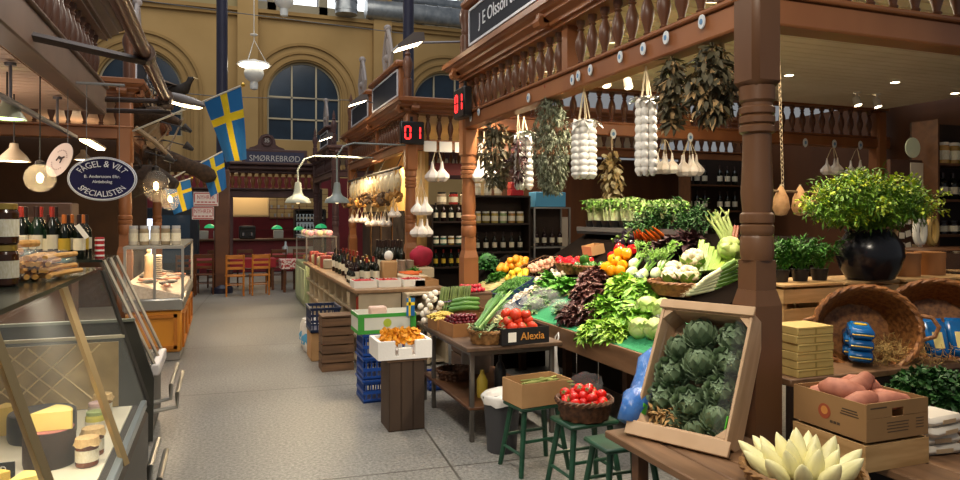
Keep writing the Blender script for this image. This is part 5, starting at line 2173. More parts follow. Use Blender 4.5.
# spot lamps hanging near the rear beam
for i, (u, v) in enumerate(((590, 118), (606, 108), (628, 108), (857, 112), (877, 110))):
    p = at(u, v, y=6.6)
    w_ = ['leftmost white spot lamp above the rear beam', 'white spot lamp above the mushroom string', 'white spot lamp right of the mushroom string', 'left white spot lamp above the dill bouquet', 'right white spot lamp above the dill bouquet'][i]
    ceiling_spot((p.x, 6.6, 3.355), (p.x, 5.8, 1.0), 60 if i < 3 else 40, w_, WARM, 80, 'rear spot lamps', .05)
for i, (u, v) in enumerate(((789, 75), (895, 82), (955, 93))):
    p = at(u, v, z=3.35)
    g = G()
    g.lathe([(.055, 0), (.06, -.006), (.045, -.008)][::-1], 18)
    o = one('downlight', g, WHITE, ['recessed downlight nearest the corner post', 'recessed downlight in the middle of the boarded ceiling', 'recessed downlight at the right edge'][i], 'lamp', (p.x, p.y, 3.352), 0, 'recessed downlights')
    g = G()
    g.lathe([(.045, -.01), (.045, -.008)], 18)
    mk('glow', g, GLOWS, o)
    lamp('SPOT', (p.x, p.y, 3.33), 45, WARM, .05, (p.x, p.y, 0), 120)

# ---------------------------------------------------------------- cabinets and walls behind the main stall
BRW = M('brown_wall_panel', '5b371f', '4a2c19', .5, sc_=1.6, st=(3, 1, .3))
g = G()
g.box((6.6, 11.0, 1.4), (4.6, .08, 2.8))
struct('wall_rear', g, BRW)
g = G()
g.box((9.5, 6.5, 1.75), (.08, 9, 3.5))
struct('wall_right', g, BRW)
g = G()
g.box((4.25, 10.98, 1.3), (.1, .06, 2.6))
LWALL = M('pale_wall_panel', 'a89c8c', rough=.8)
p0, p1 = at(534, 207, y=9.6), at(567, 252, y=9.6)
t = one('wall_panel', G().box((0, 0, 0), (p1.x - p0.x, .06, 1.6)), LWALL, 'pale grey panel standing behind the egg basket', 'panel', ((p0.x + p1.x) / 2, 9.6, .95))
p0 = at(640, 206, y=9.7)
t = thing('steel_hood', 'white lit hood counter behind the feathery herbs', 'counter', (p0.x, 9.7, 0))
g = G()
g.rbox((.43, 0, 1.6), (.86, .5, .5), .02)
mk('hood_body', g, M('ivory_enamel', 'd8d2b4', rough=.4), t)
g = G()
g.box((.43, 0, .65), (.82, .45, 1.3))
mk('base_cabinet', g, BRW, t)
BOT = M('dark_bottle_glass', '12180f', '0c100c', .12, sc_=3)
BOTR = M('dark_red_bottle_glass', '1c0a0c', rough=.12)
BOTG = M('green_bottle_glass', '14261a', rough=.12)
LABEL = M('cream_label', 'd9d3c0', 'c8bf9f', .7, sc_=9, rv=.2)
LABY = M('yellow_label', 'b99a2e', rough=.6)
FOILR = M('red_foil', '8c2a22', rough=.35)
FOILK = M('dark_foil', '2a1a16', rough=.35)
BOTTLE_ME = {}


def bottle(label, p, h=.3, r=.037, mat=BOT, cap=FOILK, lab=LABEL, group=None, rot=None, full=True):
    key = (mat.name, cap.name, lab.name)
    if key not in BOTTLE_ME:
        g = G()
        g.lathe([(.033, 0), (.037, .006), (.037, .175), (.034, .195), (.016, .225), (.0135, .24), (.0135, .285)], 14)
        g1 = G()
        g1.lathe([(.0145, .24), (.0145, .298), (.001, .3)], 12)
        g2 = G()
        g2.lathe([(.0375, .06), (.0375, .14)], 14, caps=False)
        BOTTLE_ME[key] = [mesh('glass_body', g, mat), mesh('capsule', g1, cap), mesh('paper_label', g2, lab)]
    ms = BOTTLE_ME[key]
    o = mk('wine_bottle', ms[0], None, None, p, (0, 0, U(0, 6) if rot is None else rot))
    s = h / .3
    o.scale = (r / .037, r / .037, s)
    tag(o, label, 'bottle', group)
    mk('capsule', ms[1], None, o)
    mk('paper_label', ms[2], None, o)
    return o


JARL = M('jar_lid_metal', 'b89a4e', rough=.3, metal=.7)
JARW = M('jar_lid_white', 'd5d0c4', rough=.4)
JAR_ME = {}


def jar(label, p, r=.045, h=.11, cont='6e4a24', lid=None, group=None, lab=True, cat='jar'):
    lid = lid or JARL
    key = (cont, lid.name, lab)
    if key not in JAR_ME:
        g = G()
        g.lathe([(.9, 0), (1, .05), (1, .78), (.86, .86), (.86, .9)], 14)
        g1 = G()
        g1.lathe([(.92, .86), (.92, .99), (.88, 1.0), (.001, 1.0)], 14)
        g2 = G()
        g2.lathe([(1.012, .2), (1.012, .62)], 14, caps=False)
        JAR_ME[key] = [mesh('glass_body', g, M('jar_filling_' + cont, cont, rough=.15, rv=.15)), mesh('lid', g1, lid), mesh('paper_label', g2, LABEL)]
    ms = JAR_ME[key]
    o = mk('jar', ms[0], None, None, p, (0, 0, U(0, 6)))
    o.scale = (r, r, h)
    tag(o, label, cat, group)
    mk('lid', ms[1], None, o)
    if lab:
        mk('paper_label', ms[2], None, o)
    return o


def shelf_unit(name, label, x0, x1, y, zs, d, mat, back=True, z1=None, rot=0, sides=True):
    t = thing(name, label, 'shelf', (x0, y, 0), rot)
    w_ = x1 - x0
    for z in zs:
        g = G()
        g.box((w_ / 2, d / 2, z - .012), (w_ - .05, d, .024))
        mk('shelf_board', g, mat, t, smooth=False)
    zt = z1 or zs[-1] + .4
    if sides:
        for x in (.0125, w_ - .0125):
            g = G()
            g.box((x, d / 2, zt / 2), (.025, d, zt))
            mk('side_panel', g, mat, t, smooth=False)
    if back:
        g = G()
        g.box((w_ / 2, d + .01, zt / 2), (w_, .02, zt))
        mk('back_panel', g, M('dark_board'), t, smooth=False)
    return t


xa, xb = at(690, 200, y=9.6).x, at(737, 200, y=9.6).x + .6
shelf_unit('wine_cabinet', 'open wooden wine cabinet seen left of the corner post', xa, xb, 9.6, (.9, 1.36, 1.86, 2.3), .3, SHELFW, z1=2.75)
for r_i, z in enumerate((1.36, 1.86, 2.3)):
    for k in range(7):
        if k == 3:
            continue
        bottle('dark wine bottle on the %s shelf of the wine cabinet' % ('low', 'middle', 'upper')[r_i], (xa + .1 + k * .16, 9.75, z + .001), .34, .045, BOT, FOILK, LABEL, 'bottles on the %s cabinet shelf' % ('low', 'middle', 'upper')[r_i])
# dark shelf with jars behind the far post
x0 = at(474, 250, y=9.2).x
shelf_unit('jar_shelf', 'dark shelf of jars and bottles right of the far post', x0, x0 + .88, 9.2, (.9, 1.25, 1.66, 2.06), .28, M('black_brown_shelf', '261a14', rough=.5), z1=2.06)
for z, names in ((1.66, ('b8a060', '7a6a30', '9c8a4a', '7f9060', '8f6a3a', 'a08a50')), (1.25, ('3a2418', '2f2018', '4a2a1a', '3a2a20', '54361f', '3a2418')), (2.06, ('c9b89a', 'd2c2a6', 'c0aa84'))):
    for k, c in enumerate(names):
        n = len(names)
        if z == 1.25:
            bottle('dark bottle on the lower board of the dark jar shelf', (x0 + .1 + k * .135, 9.34, z + .001), .28, .036, BOT, FOILK, LABEL, 'bottles on the dark jar shelf')
        else:
            jar(('pale jar with white lid on top of the dark jar shelf' if z > 2 else 'jar of green-yellow preserve in the middle of the dark jar shelf'), (x0 + .1 + k * .135 * (1 if z < 2 else 1.2), 9.34, z + .001), .055, .17, c, JARW, 'jars on the dark shelf top' if z > 2 else 'preserve jars on the dark shelf')
for k, lb in enumerate(('red tin box on the dark shelf top, lower one', 'red tin box stacked on another red tin')):
    one('tin_box', G().rbox((0, 0, .05), (.2, .16, .1), .01), M('red_tin', 'b01c26', rough=.35), lb, 'tin', (x0 + .7, 9.34, 2.061 + .1 * k))
one('blue_box', G().rbox((0, 0, .11), (.5, .24, .22), .008), M('light_blue_card', '4c94b8', rough=.6), 'light blue carton beside the red tins', 'box', (x0 + 1.22, 9.34, 1.9))
t = thing('glass_cabinet', 'steel-framed glass cabinet with bottles under the light blue carton', 'cabinet', (x0 + .94, 9.2, 0))
g = G()
for x in (0, .58):
    for y in (0, .28):
        g.box((x, y, .94), (.025, .025, 1.88))
for z in (.9, 1.3, 1.885):
    g.box((.29, .14, z), (.6, .3, .02))
mk('frame', g, STEEL, t, smooth=False)
g = G()
g.box((.29, .29, .95), (.58, .01, 1.86))
mk('back_panel', g, M('dark_board'), t, smooth=False)
for k in range(4):
    bottle('bottle inside the steel-framed glass cabinet', (x0 + 1.04 + k * .13, 9.34, 1.311), .28, .036, BOTR, FOILK, LABEL, 'bottles in the glass cabinet')
# right-hand shelf
x0 = at(938, 200, y=5.2).x
shelf_unit('wall_shelf', 'wooden wall shelf with jars and dark bottles at the right edge', x0, x0 + 1.1, 5.2, (1.2, 1.56, 1.94, 2.33), .3, SHELFW, z1=2.8)
for k in range(6):
    jar('tall jar of green-brown preserve on the top board of the right-edge shelf', (x0 + .1 + k * .16, 5.34, 2.331), .07, .24, ('8c8a3a', 'b0894a', '9a7a3c')[k % 3], JARW, 'preserve jars on the right-edge shelf')
    bottle('black bottle with white label on the middle board of the right-edge shelf', (x0 + .1 + k * .16, 5.34, 1.941), .3, .055, BOT, FOILK, LABEL, 'black bottles on the right-edge shelf')
    jar('dark jar with white label on the low board of the right-edge shelf', (x0 + .1 + k * .16, 5.34, 1.561), .055, .15, '1d1512', M('black_lid', '151515', rough=.4), 'dark jars on the right-edge shelf')
xb_ = at(893, 200, y=5.35).x
t = one('tag_board', G().box((0, 0, 0), (.62, .04, 1.3)), M('tag_board_brown', '3f261a', rough=.7), 'dark board full of small paper tags right of the dill bouquet', 'board', (xb_ + .31, 5.4, 1.72))
for i in range(24):
    g = G()
    g.box((0, 0, 0), (.075, .006, .065))
    mk('paper_tag', g, WHITE if i % 3 else M('tan_label'), t, (-.24 + (i % 6) * .095, -.024, .1 - (i // 6) * .13 + U(-.02, .02)), (0, U(-.25, .25), 0), smooth=False)
one('price_plate', G().rbox((0, 0, 0), (.2, .01, .34), .004), M('pale_paper', 'b5aa98', rough=.7), 'pale paper sheet hanging above the tag board', 'sign', (xb_ + .38, 5.37, 2.17))
g = G().at((0, 0, 0), (pi / 2, 0, 0))
g.lathe([(.09, 0), (.09, .01)], 20)
one('round_sticker', g, M('red_sticker', 'a8403c', rough=.5), 'round red sticker above the pale paper sheet', 'sticker', (xb_ + .58, 5.36, 2.5))
g = G().at((0, 0, 0), (pi / 2, 0, 0))
g.lathe([(.11, 0), (.11, .01)], 20)
one('round_sticker', g, M('pale_green_sticker', 'b5c0a8', rough=.5), 'round pale sticker left of the red one', 'sticker', (xb_ + .3, 5.36, 2.5))
for k, (u, c, lb) in enumerate(((920, 'd0d2cc', 'white tape dispenser beside the tag board'), (932, 'b89a5a', 'tan tape dispenser next to the right-edge shelf'))):
    p = at(u, 231, y=5.1)
    g = G()
    pts = [(0, .06 * 1.0 * cos(2 * pi * i / 20), .1 * sin(2 * pi * i / 20) * 1.3) for i in range(20)]
    g.at((0, 0, 0), (0, 0, pi / 2)).path(pts, .033, 8, closed=True)
    one('tape_dispenser', g, M('dispenser_%d' % k, c, rough=.4), lb, 'dispenser', (p.x, 5.1, p.z))
one('small_counter', G().rbox((0, 0, .72), (1.3, .5, 1.44), .01), SHELFW, 'wooden service counter behind the slatted crates at the right', 'counter', (6.9, 4.85, 0))
# ---------------------------------------------------------------- the second stall: counter, wine, hanging goods
CTOP = M('worn_counter_top', '9a7a58', '86684a', .45, sc_=2, st=(6, 1, 6))
CPAINT = M('cream_counter_paint', 'b7a78c', 'a8987d', .6, sc_=3)
t = thing('shop_counter', 'long wooden counter with open cream pigeonholes below, carrying wine and strawberries', 'counter', (1.46, 8.0, 0))
g = G()
g.rbox((.53, 2.7, .88), (1.1, 5.44, .045), .008)
mk('worktop', g, CTOP, t)
for k in range(9):
    mk('divider', G().box((.28, .02 + k * .6, .44), (.5, .03, .82)), CPAINT, t, smooth=False)
g = G()
for z in (.05, .33, .6, .845):
    g.box((.28, 2.68, z), (.5, 5.34, .025))
mk('shelf_boards', g, CPAINT, t, smooth=False)
g = G()
g.box((.54, 2.68, .44), (.02, 5.34, .84))
mk('back_panel', g, M('dark_board'), t, smooth=False)
g = G()
for x in (.56, .8, 1.03):
    g.box((x, .02, .44), (.03, .5, .82))
for z in (.05, .33, .62, .845):
    g.box((.8, .05, z), (.5, .46, .025))
g.box((.8, .5, .44), (.5, .02, .84))
mk('end_pigeonholes', g, CPAINT, t, smooth=False)
random.seed(31)
PACKC = ('c9b48a', '7a5a3c', 'b5402e', 'd6cdb4', '8f8f86', '4f6a7a', 'c0a050')
for k in range(22):
    y = 8.15 + (k % 8) * .6 + U(0, .25)
    z = (.064, .344, .614)[k // 8]
    c = PACKC[k % 7]
    one('goods_packet', G().rbox((0, 0, .085), (.16, U(.14, .2), .17), .01), M('packet_' + c, c, rough=.6, rv=.1), 'small packet lying in a pigeonhole of the long counter', 'packet', (1.62, y, z), U(-.2, .2), 'packets in the pigeonholes')
for k, (x, z, c, lb) in enumerate(((2.14, .634, 'd9d6cf', 'white bag lying in the upper end pigeonhole of the long counter'), (2.36, .634, '8e6a48', 'brown packet in the upper end pigeonhole, right'), (2.3, .344, 'a83a40', 'red net of radishes in the middle end pigeonhole'))):
    g = G()
    g.sph((0, 0, .08), (.11, .12, .08), 12, 8, fn=lambda d: 1 + .08 * sin(9 * d.x) * cos(8 * d.y))
    one('packed_bag', g, M('bag_' + c, c, rough=.5), lb, 'bag', (x, 8.2, z))
ZC = .9035
# strawberry trays
STRB = vm('strawberry_red', 'b8231f', None, .35)
for k in range(3):
    p = Vector((1.6 + .3 * k, 8.32, ZC))
    tray('berry_tray', ['white tray of strawberries at the counter corner', 'middle white tray of strawberries', 'right white tray of strawberries'][k], p, (.27, .3, .085), WHITE, 0, th=.008, group='white strawberry trays')
    g = G()
    g.lathe([(.001, -.024), (.014, -.016), (.021, .004), (.018, .016), (.001, .02)], 8)
    o = one('strawberry', g, STRB, 'red strawberry in the ' + ['corner', 'middle', 'right'][k] + ' white tray', 'strawberry', p, 0, 'strawberries in the ' + ['corner', 'middle', 'right'][k] + ' tray')
    pile(o, heap(36, .125, .14, .022, .8, True), base=p + Vector((0, 0, .045)), rot=1.5)
tray('tray', 'flat cardboard tray stacked beside the strawberry trays', (2.36, 8.42, ZC), (.3, .5, .07), CARD, 0, th=.008)
one('flat_box', G().rbox((0, 0, .04), (.34, .5, .08), .01), M('pale_card', 'c9b594', rough=.7), 'pale flat box on the counter left of the far post', 'box', (2.36, 8.95, ZC))
for k in range(7):
    g = G()
    g.path([(-.1, 0, 0), (.02, 0, .0), (.1, 0, 0)], [.005, .014, .018], 8)
    one('carrot', g, CARR, 'small orange carrot on the pale flat box at the far post', 'carrot', (2.28 + U(0, .12), 8.82 + k * .03, ZC + .1 + .008 * (k % 3)), U(-.3, .3), 'carrots on the flat box')
leafy('green_bunch', 'small green leafy bunch lying on the pale flat box', 'leaf bunch', vm('salad_green'), (2.44, 9.08, ZC + .081), .09, 60, .07, .04)
# bottles
for k in range(16):
    x, y = 1.62 + (k % 3) * .11, 8.78 + (k // 3) * .16
    bottle('dark wine bottle in the close group behind the strawberries', (x + U(-.02, .02), y, ZC), .33, .042, BOT if k % 3 else BOTR, (FOILK, FOILR, FOILK, M('gold_foil', 'a8843a', rough=.35, metal=.5))[k % 4], LABEL, 'wine bottles behind the strawberries')
for k in range(9):
    x, y = 2.12 + (k % 3) * .13, 9.55 + (k // 3) * .2
    bottle('tall dark bottle standing just left of the second stall post', (x, y, ZC), .52, .055, BOT, FOILK, (LABEL, M('orange_label', 'c8641e', rough=.6), LABEL)[k % 3], 'tall bottles at the second stall post')
for k in range(10):
    x, y = 1.66 + (k % 2) * .13, 9.75 + (k // 2) * .3
    bottle('dark bottle further along the long counter', (x, y, ZC), .36, .045, (BOT, BOTG, BOTR)[k % 3], (FOILK, FOILR)[k % 2], LABEL, 'bottles further along the counter')
for k in range(3):
    bottle('small black bottle at the front edge of the long counter', (1.55 + .0 * k, 8.75 + k * .13, ZC), .2, .035, BOT, FOILK, LABEL, 'small bottles at the counter edge')
one('paper_bag', G().rbox((0, 0, .14), (.2, .16, .28), .02), M('kraft_paper', 'b08a5c', 'a07a4e', .8, sc_=5), 'brown paper bag with a white knob on top, between the bottles', 'bag', (2.03, 8.82, ZC))
g = G()
g.sph((0, 0, .06), (.06, .05, .07), 10, 8)
one('paper_parcel', g, WHITE, 'white crumpled parcel on the brown paper bag', 'parcel', (2.03, 8.82, ZC + .281))
for k in range(4):
    g = G()
    for q in range(6):
        g.lathe([(.035, q * .035), (.045, q * .035 + .075), (.047, q * .035 + .08)], 12)
    one('cup_stack', g, M('cup_brown', '8d7a68', 'a8978a', .5, sc_=3), ['stack of paper cups nearest the second stall post', 'stack of paper cups behind the first', 'third stack of paper cups by the post', 'last stack of paper cups by the post'][k], 'cups', (2.3 + (k % 2) * .11, 9.15 + (k // 2) * .12, ZC))
random.seed(12)
for k in range(20):
    c = ('6a1e16', '9a7a3a', '4a2a18', 'b5852e', '7a3020')[k % 5]
    x, y = 1.9 + (k % 4) * .16, 10.4 + (k // 4) * .22
    jar('preserve jar standing between bottles on the long counter', (x, y, ZC), .055, .15, c, (JARL, JARW)[k % 2], 'preserve jars on the long counter')
for k in range(16):
    c = ('a89a80', '8a6a42', '9a4034', '808a5a', 'a89a70', '6f3040')[k % 6]
    x, y = 1.62 + (k % 2) * .24, 11.4 + (k // 2) * .26
    one('confectionery_packet', G().rbox((0, 0, .08), (.16, .14, .16 + .05 * (k % 3)), .02), M('packet_' + c, c, rough=.5, rv=.1), 'small packet at the far end of the long counter', 'packet', (x, y, ZC), U(-.3, .3), 'packets at the far end of the counter')
# racks behind the counter
for k in range(4):
    x, y = 2.36, 11.3 + k * .9
    t = shelf_unit('jar_rack', ['jar rack just behind the second stall post', 'second jar rack behind the long counter', 'third jar rack behind the long counter', 'farthest jar rack behind the long counter'][k], 0, .75, y, (1.0, 1.3, 1.6), .2, M('light_rack_wood', 'a8824e', rough=.5), True, 1.85, pi / 2)
    t.location = (2.95, y - .5, 0)
    for j in range(15):
        c = ('6a1e16', '9a7a3a', 'c9a050', 'b5852e', '7a3020', 'd8c8a0')[(j + k) % 6]
        jar('jar standing on one of the racks behind the long counter', (2.84, y - .42 + (j % 5) * .14, (1.0, 1.3, 1.6)[j // 5] + .001), .05, .16, c, (JARL, JARW)[j % 2], 'jars on the racks')
# warm wall behind, hanging packets and bunches
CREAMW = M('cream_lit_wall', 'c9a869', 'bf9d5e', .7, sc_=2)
g = G()
g.box((3.2, 13.2, 1.6), (.06, 4.2, 3.2))
struct('wall_partition', g, CREAMW)
g = G()
g.box((4.35, 11.15, 1.75), (1.0, .06, 3.3))
struct('wall_screen', g, M('beige_wall', '9a845c', rough=.7))
t = thing('hanging_rail', 'dark rail with hooks under the second stall frame, packets hanging from it', 'rail', (2.58, 10.4, 2.52))
g = G()
g.tube((0, 0, 0), (0, 4.6, 0), .025, n=8)
mk('bar', g, DARK, t)
for k in range(4):
    g = G()
    g.tube((0, .3 + k * 1.3, 0), (.12, .3 + k * 1.3, .26), .008, n=5)
    mk('bracket', g, DARK, t)
CLR = M('cellophane_warm', 'f2e3bd', rough=.25, alpha=.75)
DMUSH = vm('dried_mushroom_brown', '6b5238', '4c3826', .8)
for k in range(12):
    y = 10.55 + k * .37
    p = Vector((2.58, y, 2.49))
    t = thing('hanging_packet', 'clear packet of pale dried mushrooms hanging from the dark rail', 'packet', p, U(-.3, .3), 'packets on the dark rail')
    g = G()
    g.sph((0, 0, -.19), (.06, .12, .15), 12, 8, fn=lambda d: 1 + .1 * sin(8 * d.y + 5 * d.z))
    mk('film_bag', g, CLR, t)
    g = G()
    g.rbox((0, 0, -.03), (.012, .2, .06), .004)
    mk('card_header', g, WHITE, t)
    g = G()
    g.sph((0, 0, -.22), (.045, .1, .1), 10, 6, fn=lambda d: 1 + .2 * sin(11 * d.x + 9 * d.y) * cos(12 * d.z))
    mk('mushroom_filling', g, vm('pale_filling', 'd9bf86', 'c0a066', .8), t)
for k in range(11):
    y = 10.6 + k * .41
    p = Vector((2.52 + U(-.04, .04), y, 2.06 + U(-.05, .05)))
    t = thing('hanging_bunch', 'brown bunch of dried mushrooms hanging below the pale packets', 'mushrooms', p, U(0, 3), 'brown bunches below the packets')
    g = G()
    g.tube((0, 0, .08), (0, 0, 2.5 - p.z), .004, n=4)
    mk('cord', g, ROPE, t)
    g = G()
    for q in range(26):
        d = rnd_dir()
        g.sph((d.x * .1, d.y * .13, d.z * .09), (U(.03, .055), U(.03, .055), U(.015, .03)), 7, 5, rot=(U(0, 6), U(0, 6), 0))
    mk('mushrooms', g, DMUSH if k % 3 else vm('dried_mushroom_gold', 'c08f4a', 'a57838', .7), t)
for k in range(7):
    p = Vector((2.56, 10.75 + k * .6, 1.72 + U(-.1, .1)))
    garlic(['white garlic bunch hanging nearest the second stall post', 'white garlic bunch second from the second stall post', 'white garlic bunch third from the second stall post', 'white garlic bunch fourth from the second stall post', 'white garlic bunch fifth from the second stall post', 'white garlic bunch sixth from the second stall post', 'white garlic bunch farthest along the second stall'][k], p, 3, .06, 2.5)
garlic('big white garlic bunch hanging between the two stalls', at(437, 176, y=10.2), 4, .11, 2.75)
g = G()
garlic('white garlic bunch hanging right of the second stall post', at(421, 210, y=10.2), 5, .1, 2.75)
garlic('white garlic bunch hanging behind the far post, low', at(421, 232, y=10.2), 4, .1, 2.75)
garlic('garlic bunch hanging just right of the far post', at(484, 176, y=7.55), 3, .09, 2.75)
for k in range(4):
    one('white_card', G().box((0, 0, 0), (.2, .012, .16)), WHITE, ['white card pinned to the cross beam, nearest the number display', 'second white card on the cross beam', 'third white card on the cross beam', 'fourth white card on the cross beam, half behind the far post'][k], 'card', (2.98 + k * .25, 10.15, 2.83))
# bottles and red sign in the second stall's end
x0 = at(430, 250, y=10.6).x
shelf_unit('bottle_shelf', 'dark shelf of bottles and jars between the two posts', x0, x0 + .85, 10.5, (.95, 1.3, 1.68), .26, M('black_brown_shelf'), z1=1.95)
for k in range(6):
    bottle('dark bottle on the upper board between the posts', (x0 + .1 + k * .13, 10.62, 1.681), .3, .04, (BOT, BOTR)[k % 2], FOILK, LABEL, 'bottles on the shelf between the posts')
    jar('jar with pale lid on the middle board between the posts', (x0 + .1 + k * .13, 10.62, 1.301), .05, .14, ('2f4a3c', '3a6a5a', '8a6a2a')[k % 3], JARW, 'jars on the shelf between the posts')
    bottle('bottle with yellow label on the low board between the posts', (x0 + .1 + k * .13, 10.62, .951), .28, .036, (BOTG, BOT)[k % 2], FOILR, LABY, 'yellow-labelled bottles between the posts')
for k in range(3):
    jar('clear jar with dark lid on top of the shelf between the posts', (x0 + .2 + k * .2, 10.62, 1.951), .075, .2, ('b0a088', '8f2f2a', 'c8b898')[k], M('black_lid'), 'clear jars on the shelf top')
p = at(452, 169, y=11.0)
one('red_sign', G().box((0, 0, 0), (.55, .03, .2)), M('dark_red_sign', '7c1f22', rough=.5), 'dark red sign on the beige wall above the bottle shelf', 'sign', (p.x, 11.06, p.z))
g = G()
g.sph((0, 0, 0), (.17, .1, .15), 14, 10, fn=lambda d: 1 + .06 * sin(6 * d.x + 3 * d.z))
one('cloth_bundle', g, M('crimson_cloth', 'a81636', '8c102a', .7, sc_=6), 'crimson rounded cloth bundle in front of the bottles between the posts', 'cloth', (2.62, 9.35, 1.2))
one('small_stand', G().rbox((0, 0, .07), (.3, .25, .14), .01), M('pale_card'), 'pale carton under the crimson bundle', 'box', (2.62, 9.35, ZC + .001))
# 01 number display and its twin
def led(label, p, yaw, digits, side=False):
    t = thing('number_display', label, 'display', p, yaw)
    g = G()
    g.rbox((0, 0, 0), (.36, .1, .34), .015)
    mk('casing', g, BLACK, t)
    seg = {'0': 'abcdef', '1': 'bc'}
    LEDM = M('red_led', 'ff2a2a', emit=3.2)
    for i, d in enumerate(digits):
        x = -.075 + i * .15
        g = G()
        for s in seg[d]:
            if s in 'adg':
                z = {'a': .09, 'g': 0, 'd': -.09}[s]
                g.box((x, -.052, z), (.06, .006, .022))
            else:
                sx = 1 if s in 'bc' else -1
                sz = 1 if s in 'bf' else -1
                g.box((x + sx * .04, -.052, sz * .046), (.022, .006, .074))
        mk('digit_' + {'0': 'zero', '1': 'one'}[d], g, LEDM, t, smooth=False)
    g = G()
    g.box((0, .03, .2), (.04, .03, .1))
    mk('hanger', g, BLACK, t)


p = at(412, 133, y=10.02)
led('black number display with red 01 on the second stall corner', (p.x + .0, 10.03, p.z), 0, '01')
led('black number display on the far post of the nearest stall, seen from the side', (2.54, 7.35, 3.03), -pi / 2, '01')

# floodlights on arms
def flood(label, p, arm, power, col=SOFT, on=True):
    t = thing('flood_lamp', label, 'lamp', p, 0, 'flood lamps on arms')
    p, arm = Vector(p), Vector(arm)
    g = G()
    g.tube((.1, 0, .03), arm - p, .014, n=7)
    mk('arm', g, M('grey_arm_steel', '77757a', rough=.4, metal=.6), t)
    g = G().at((0, 0, 0), (0, -.35, 0))
    g.prism([(-.2, -.02), (.16, -.02), (.18, .07), (.06, .1), (-.16, .02)], .26, 'y')
    for i, v in enumerate(g.v):
        g.v[i] = (v[0], v[1] - .13, v[2])
    mk('hood', g, M('lamp_hood_grey', '5d5552', rough=.5), t)
    g = G().at((0, 0, 0), (0, -.35, 0))
    g.box((-.02, 0, -.024), (.3, .2, .006))
    mk('lens', g, GLOWS, t)
    if power:
        lamp('SPOT', p + Vector((-.02, 0, -.06)), power, col, .12, p + Vector((-.9, -.2, -2.5)), 120)
    return t


flood('bright flood lamp on an arm at the near stall far finial', (2.02, 7.75, 3.74), (2.66, 7.62, 3.8), 90)
flood('flood lamp on an arm at the second stall sign', tuple(at(358, 102, y=12.3)), (2.6, 12.35, 3.8), 20)
flood('small flood lamp on an arm at the third stall corner', tuple(at(326, 138, y=17.0)), (2.66, 17.74, 3.62), 50)

# ---------------------------------------------------------------- boxes on the floor before the counter
t = crate('fruit_stand_crate', 'dark upright wooden crate stand under the white box of chanterelles', (1.42, 5.66, 0), (.3, .3, .57), M('dark_stand_wood', '4c3a2b', '3a2b20', .7, sc_=3, st=(1, 1, .3)), 0, 1, th=.02)
g = G()
g.box((0, 0, .58), (.34, .34, .02))
mk('top_board', g, CRATED, t, smooth=False)
for x in (-.1, 0, .1):
    g = G()
    g.box((x, -.156, .29), (.085, .012, .56))
    mk('front_plank', g, M('dark_stand_wood'), t, smooth=False)
cb_ = Vector((1.40, 5.66, .591))
tray('foam_box', 'white styrofoam box heaped with orange chanterelles', cb_, (.45, .36, .15), M('styrofoam', 'e9e6e0', rough=.7, bump=.15, bsc=60), .0, th=.03, cut=True)
CHAN = vm('chanterelle', 'e29c24', 'cf8416', .6, sc_=20)


def chant(r):
    g = G()
    g.lathe([(.2 * r, -1.3 * r), (.22 * r, -.5 * r), (.5 * r, .0), (1.0 * r, .35 * r), (1.05 * r, .42 * r), (.7 * r, .32 * r), (.001, .2 * r)], 9)
    for i, v in enumerate(g.v):
        a = atan2(v[1], v[0])
        g.v[i] = (v[0] * (1 + .15 * sin(3 * a)), v[1] * (1 + .15 * cos(2 * a)), v[2] + .2 * r * sin(4 * a) * (v[2] > 0))
    return g


o = one('chanterelle', chant(.03), CHAN, 'orange chanterelle in the white styrofoam box', 'mushroom', (0, 0, 0), 0, 'chanterelles')
pts = heap(110, .19, .145, .027, .55, True)
pile(o, pts, base=cb_ + Vector((0, 0, .1)), rot=1.2, scl=.25)
for k in range(3):
    plastic_crate(['bottom blue plastic crate of the stack behind the chanterelles', 'middle blue plastic crate of the stack behind the chanterelles', 'top blue plastic crate under the green and white fruit box'][k], (1.49, 6.62, .215 * k), (.5, .36, .213), BLUEP, 0, 'stacked blue plastic crates')
fb = tray('fruit_box', 'green and white printed fruit box on top of the blue crates', (1.47, 6.62, .647), (.56, .36, .19), M('white_print_card', 'd9d8cc', 'cfcfc2', .7, sc_=3), 0, th=.008)
GRP = M('green_print', '3f9a3a', rough=.6)
g = G()
for z in (.02, .172):
    g.box((0, -.1815, z), (.56, .002, .036))
    g.box((-.2815, 0, z), (.002, .36, .036))
for x in (-.25, .25):
    g.box((x, -.1815, .096), (.06, .002, .12))
mk('green_print_band', g, GRP, fb, smooth=False)
g = G().at((.0, -.182, .1), (pi / 2, 0, 0))
g.lathe([(.04, 0), (.04, .001)], 18)
mk('printed_emblem', g, M('yellow_green_print', 'a8b83a', rough=.6), fb)
one('small_carton', G().rbox((0, 0, .04), (.16, .12, .08), .01), M('pale_pink_card', 'd8b8a8', rough=.7), 'small pale carton inside the green and white fruit box', 'box', (1.42, 6.65, .8))
t = thing('paper_flag', 'little blue and yellow paper flag stuck in the fruit box', 'flag', (1.69, 6.42, .8))
g = G()
g.tube((0, 0, -.1), (0, 0, .19), .005, n=6)
mk('stick', g, M('green_stick', '3f7a3a'), t)
g = G()
g.box((0, -.003, .09), (.08, .006, .17))
mk('blue_cloth', g, M('flag_blue', '1f6aa8', rough=.7), t)
g = G()
g.box((-.01, -.0065, .09), (.02, .002, .17))
g.box((0, -.0065, .12), (.08, .002, .03))
mk('yellow_cross', g, M('flag_yellow', 'e8c81e', rough=.7), t, smooth=False)
crate('wooden_crate', 'dark brown slatted crate standing on end beside the counter corner', (1.235, 8.05, 0), (.36, .30, .6), CRATED, 0, 6, .015, th=.016)
g = G()
g.box((0, 0, .009), (.37, .31, .016))
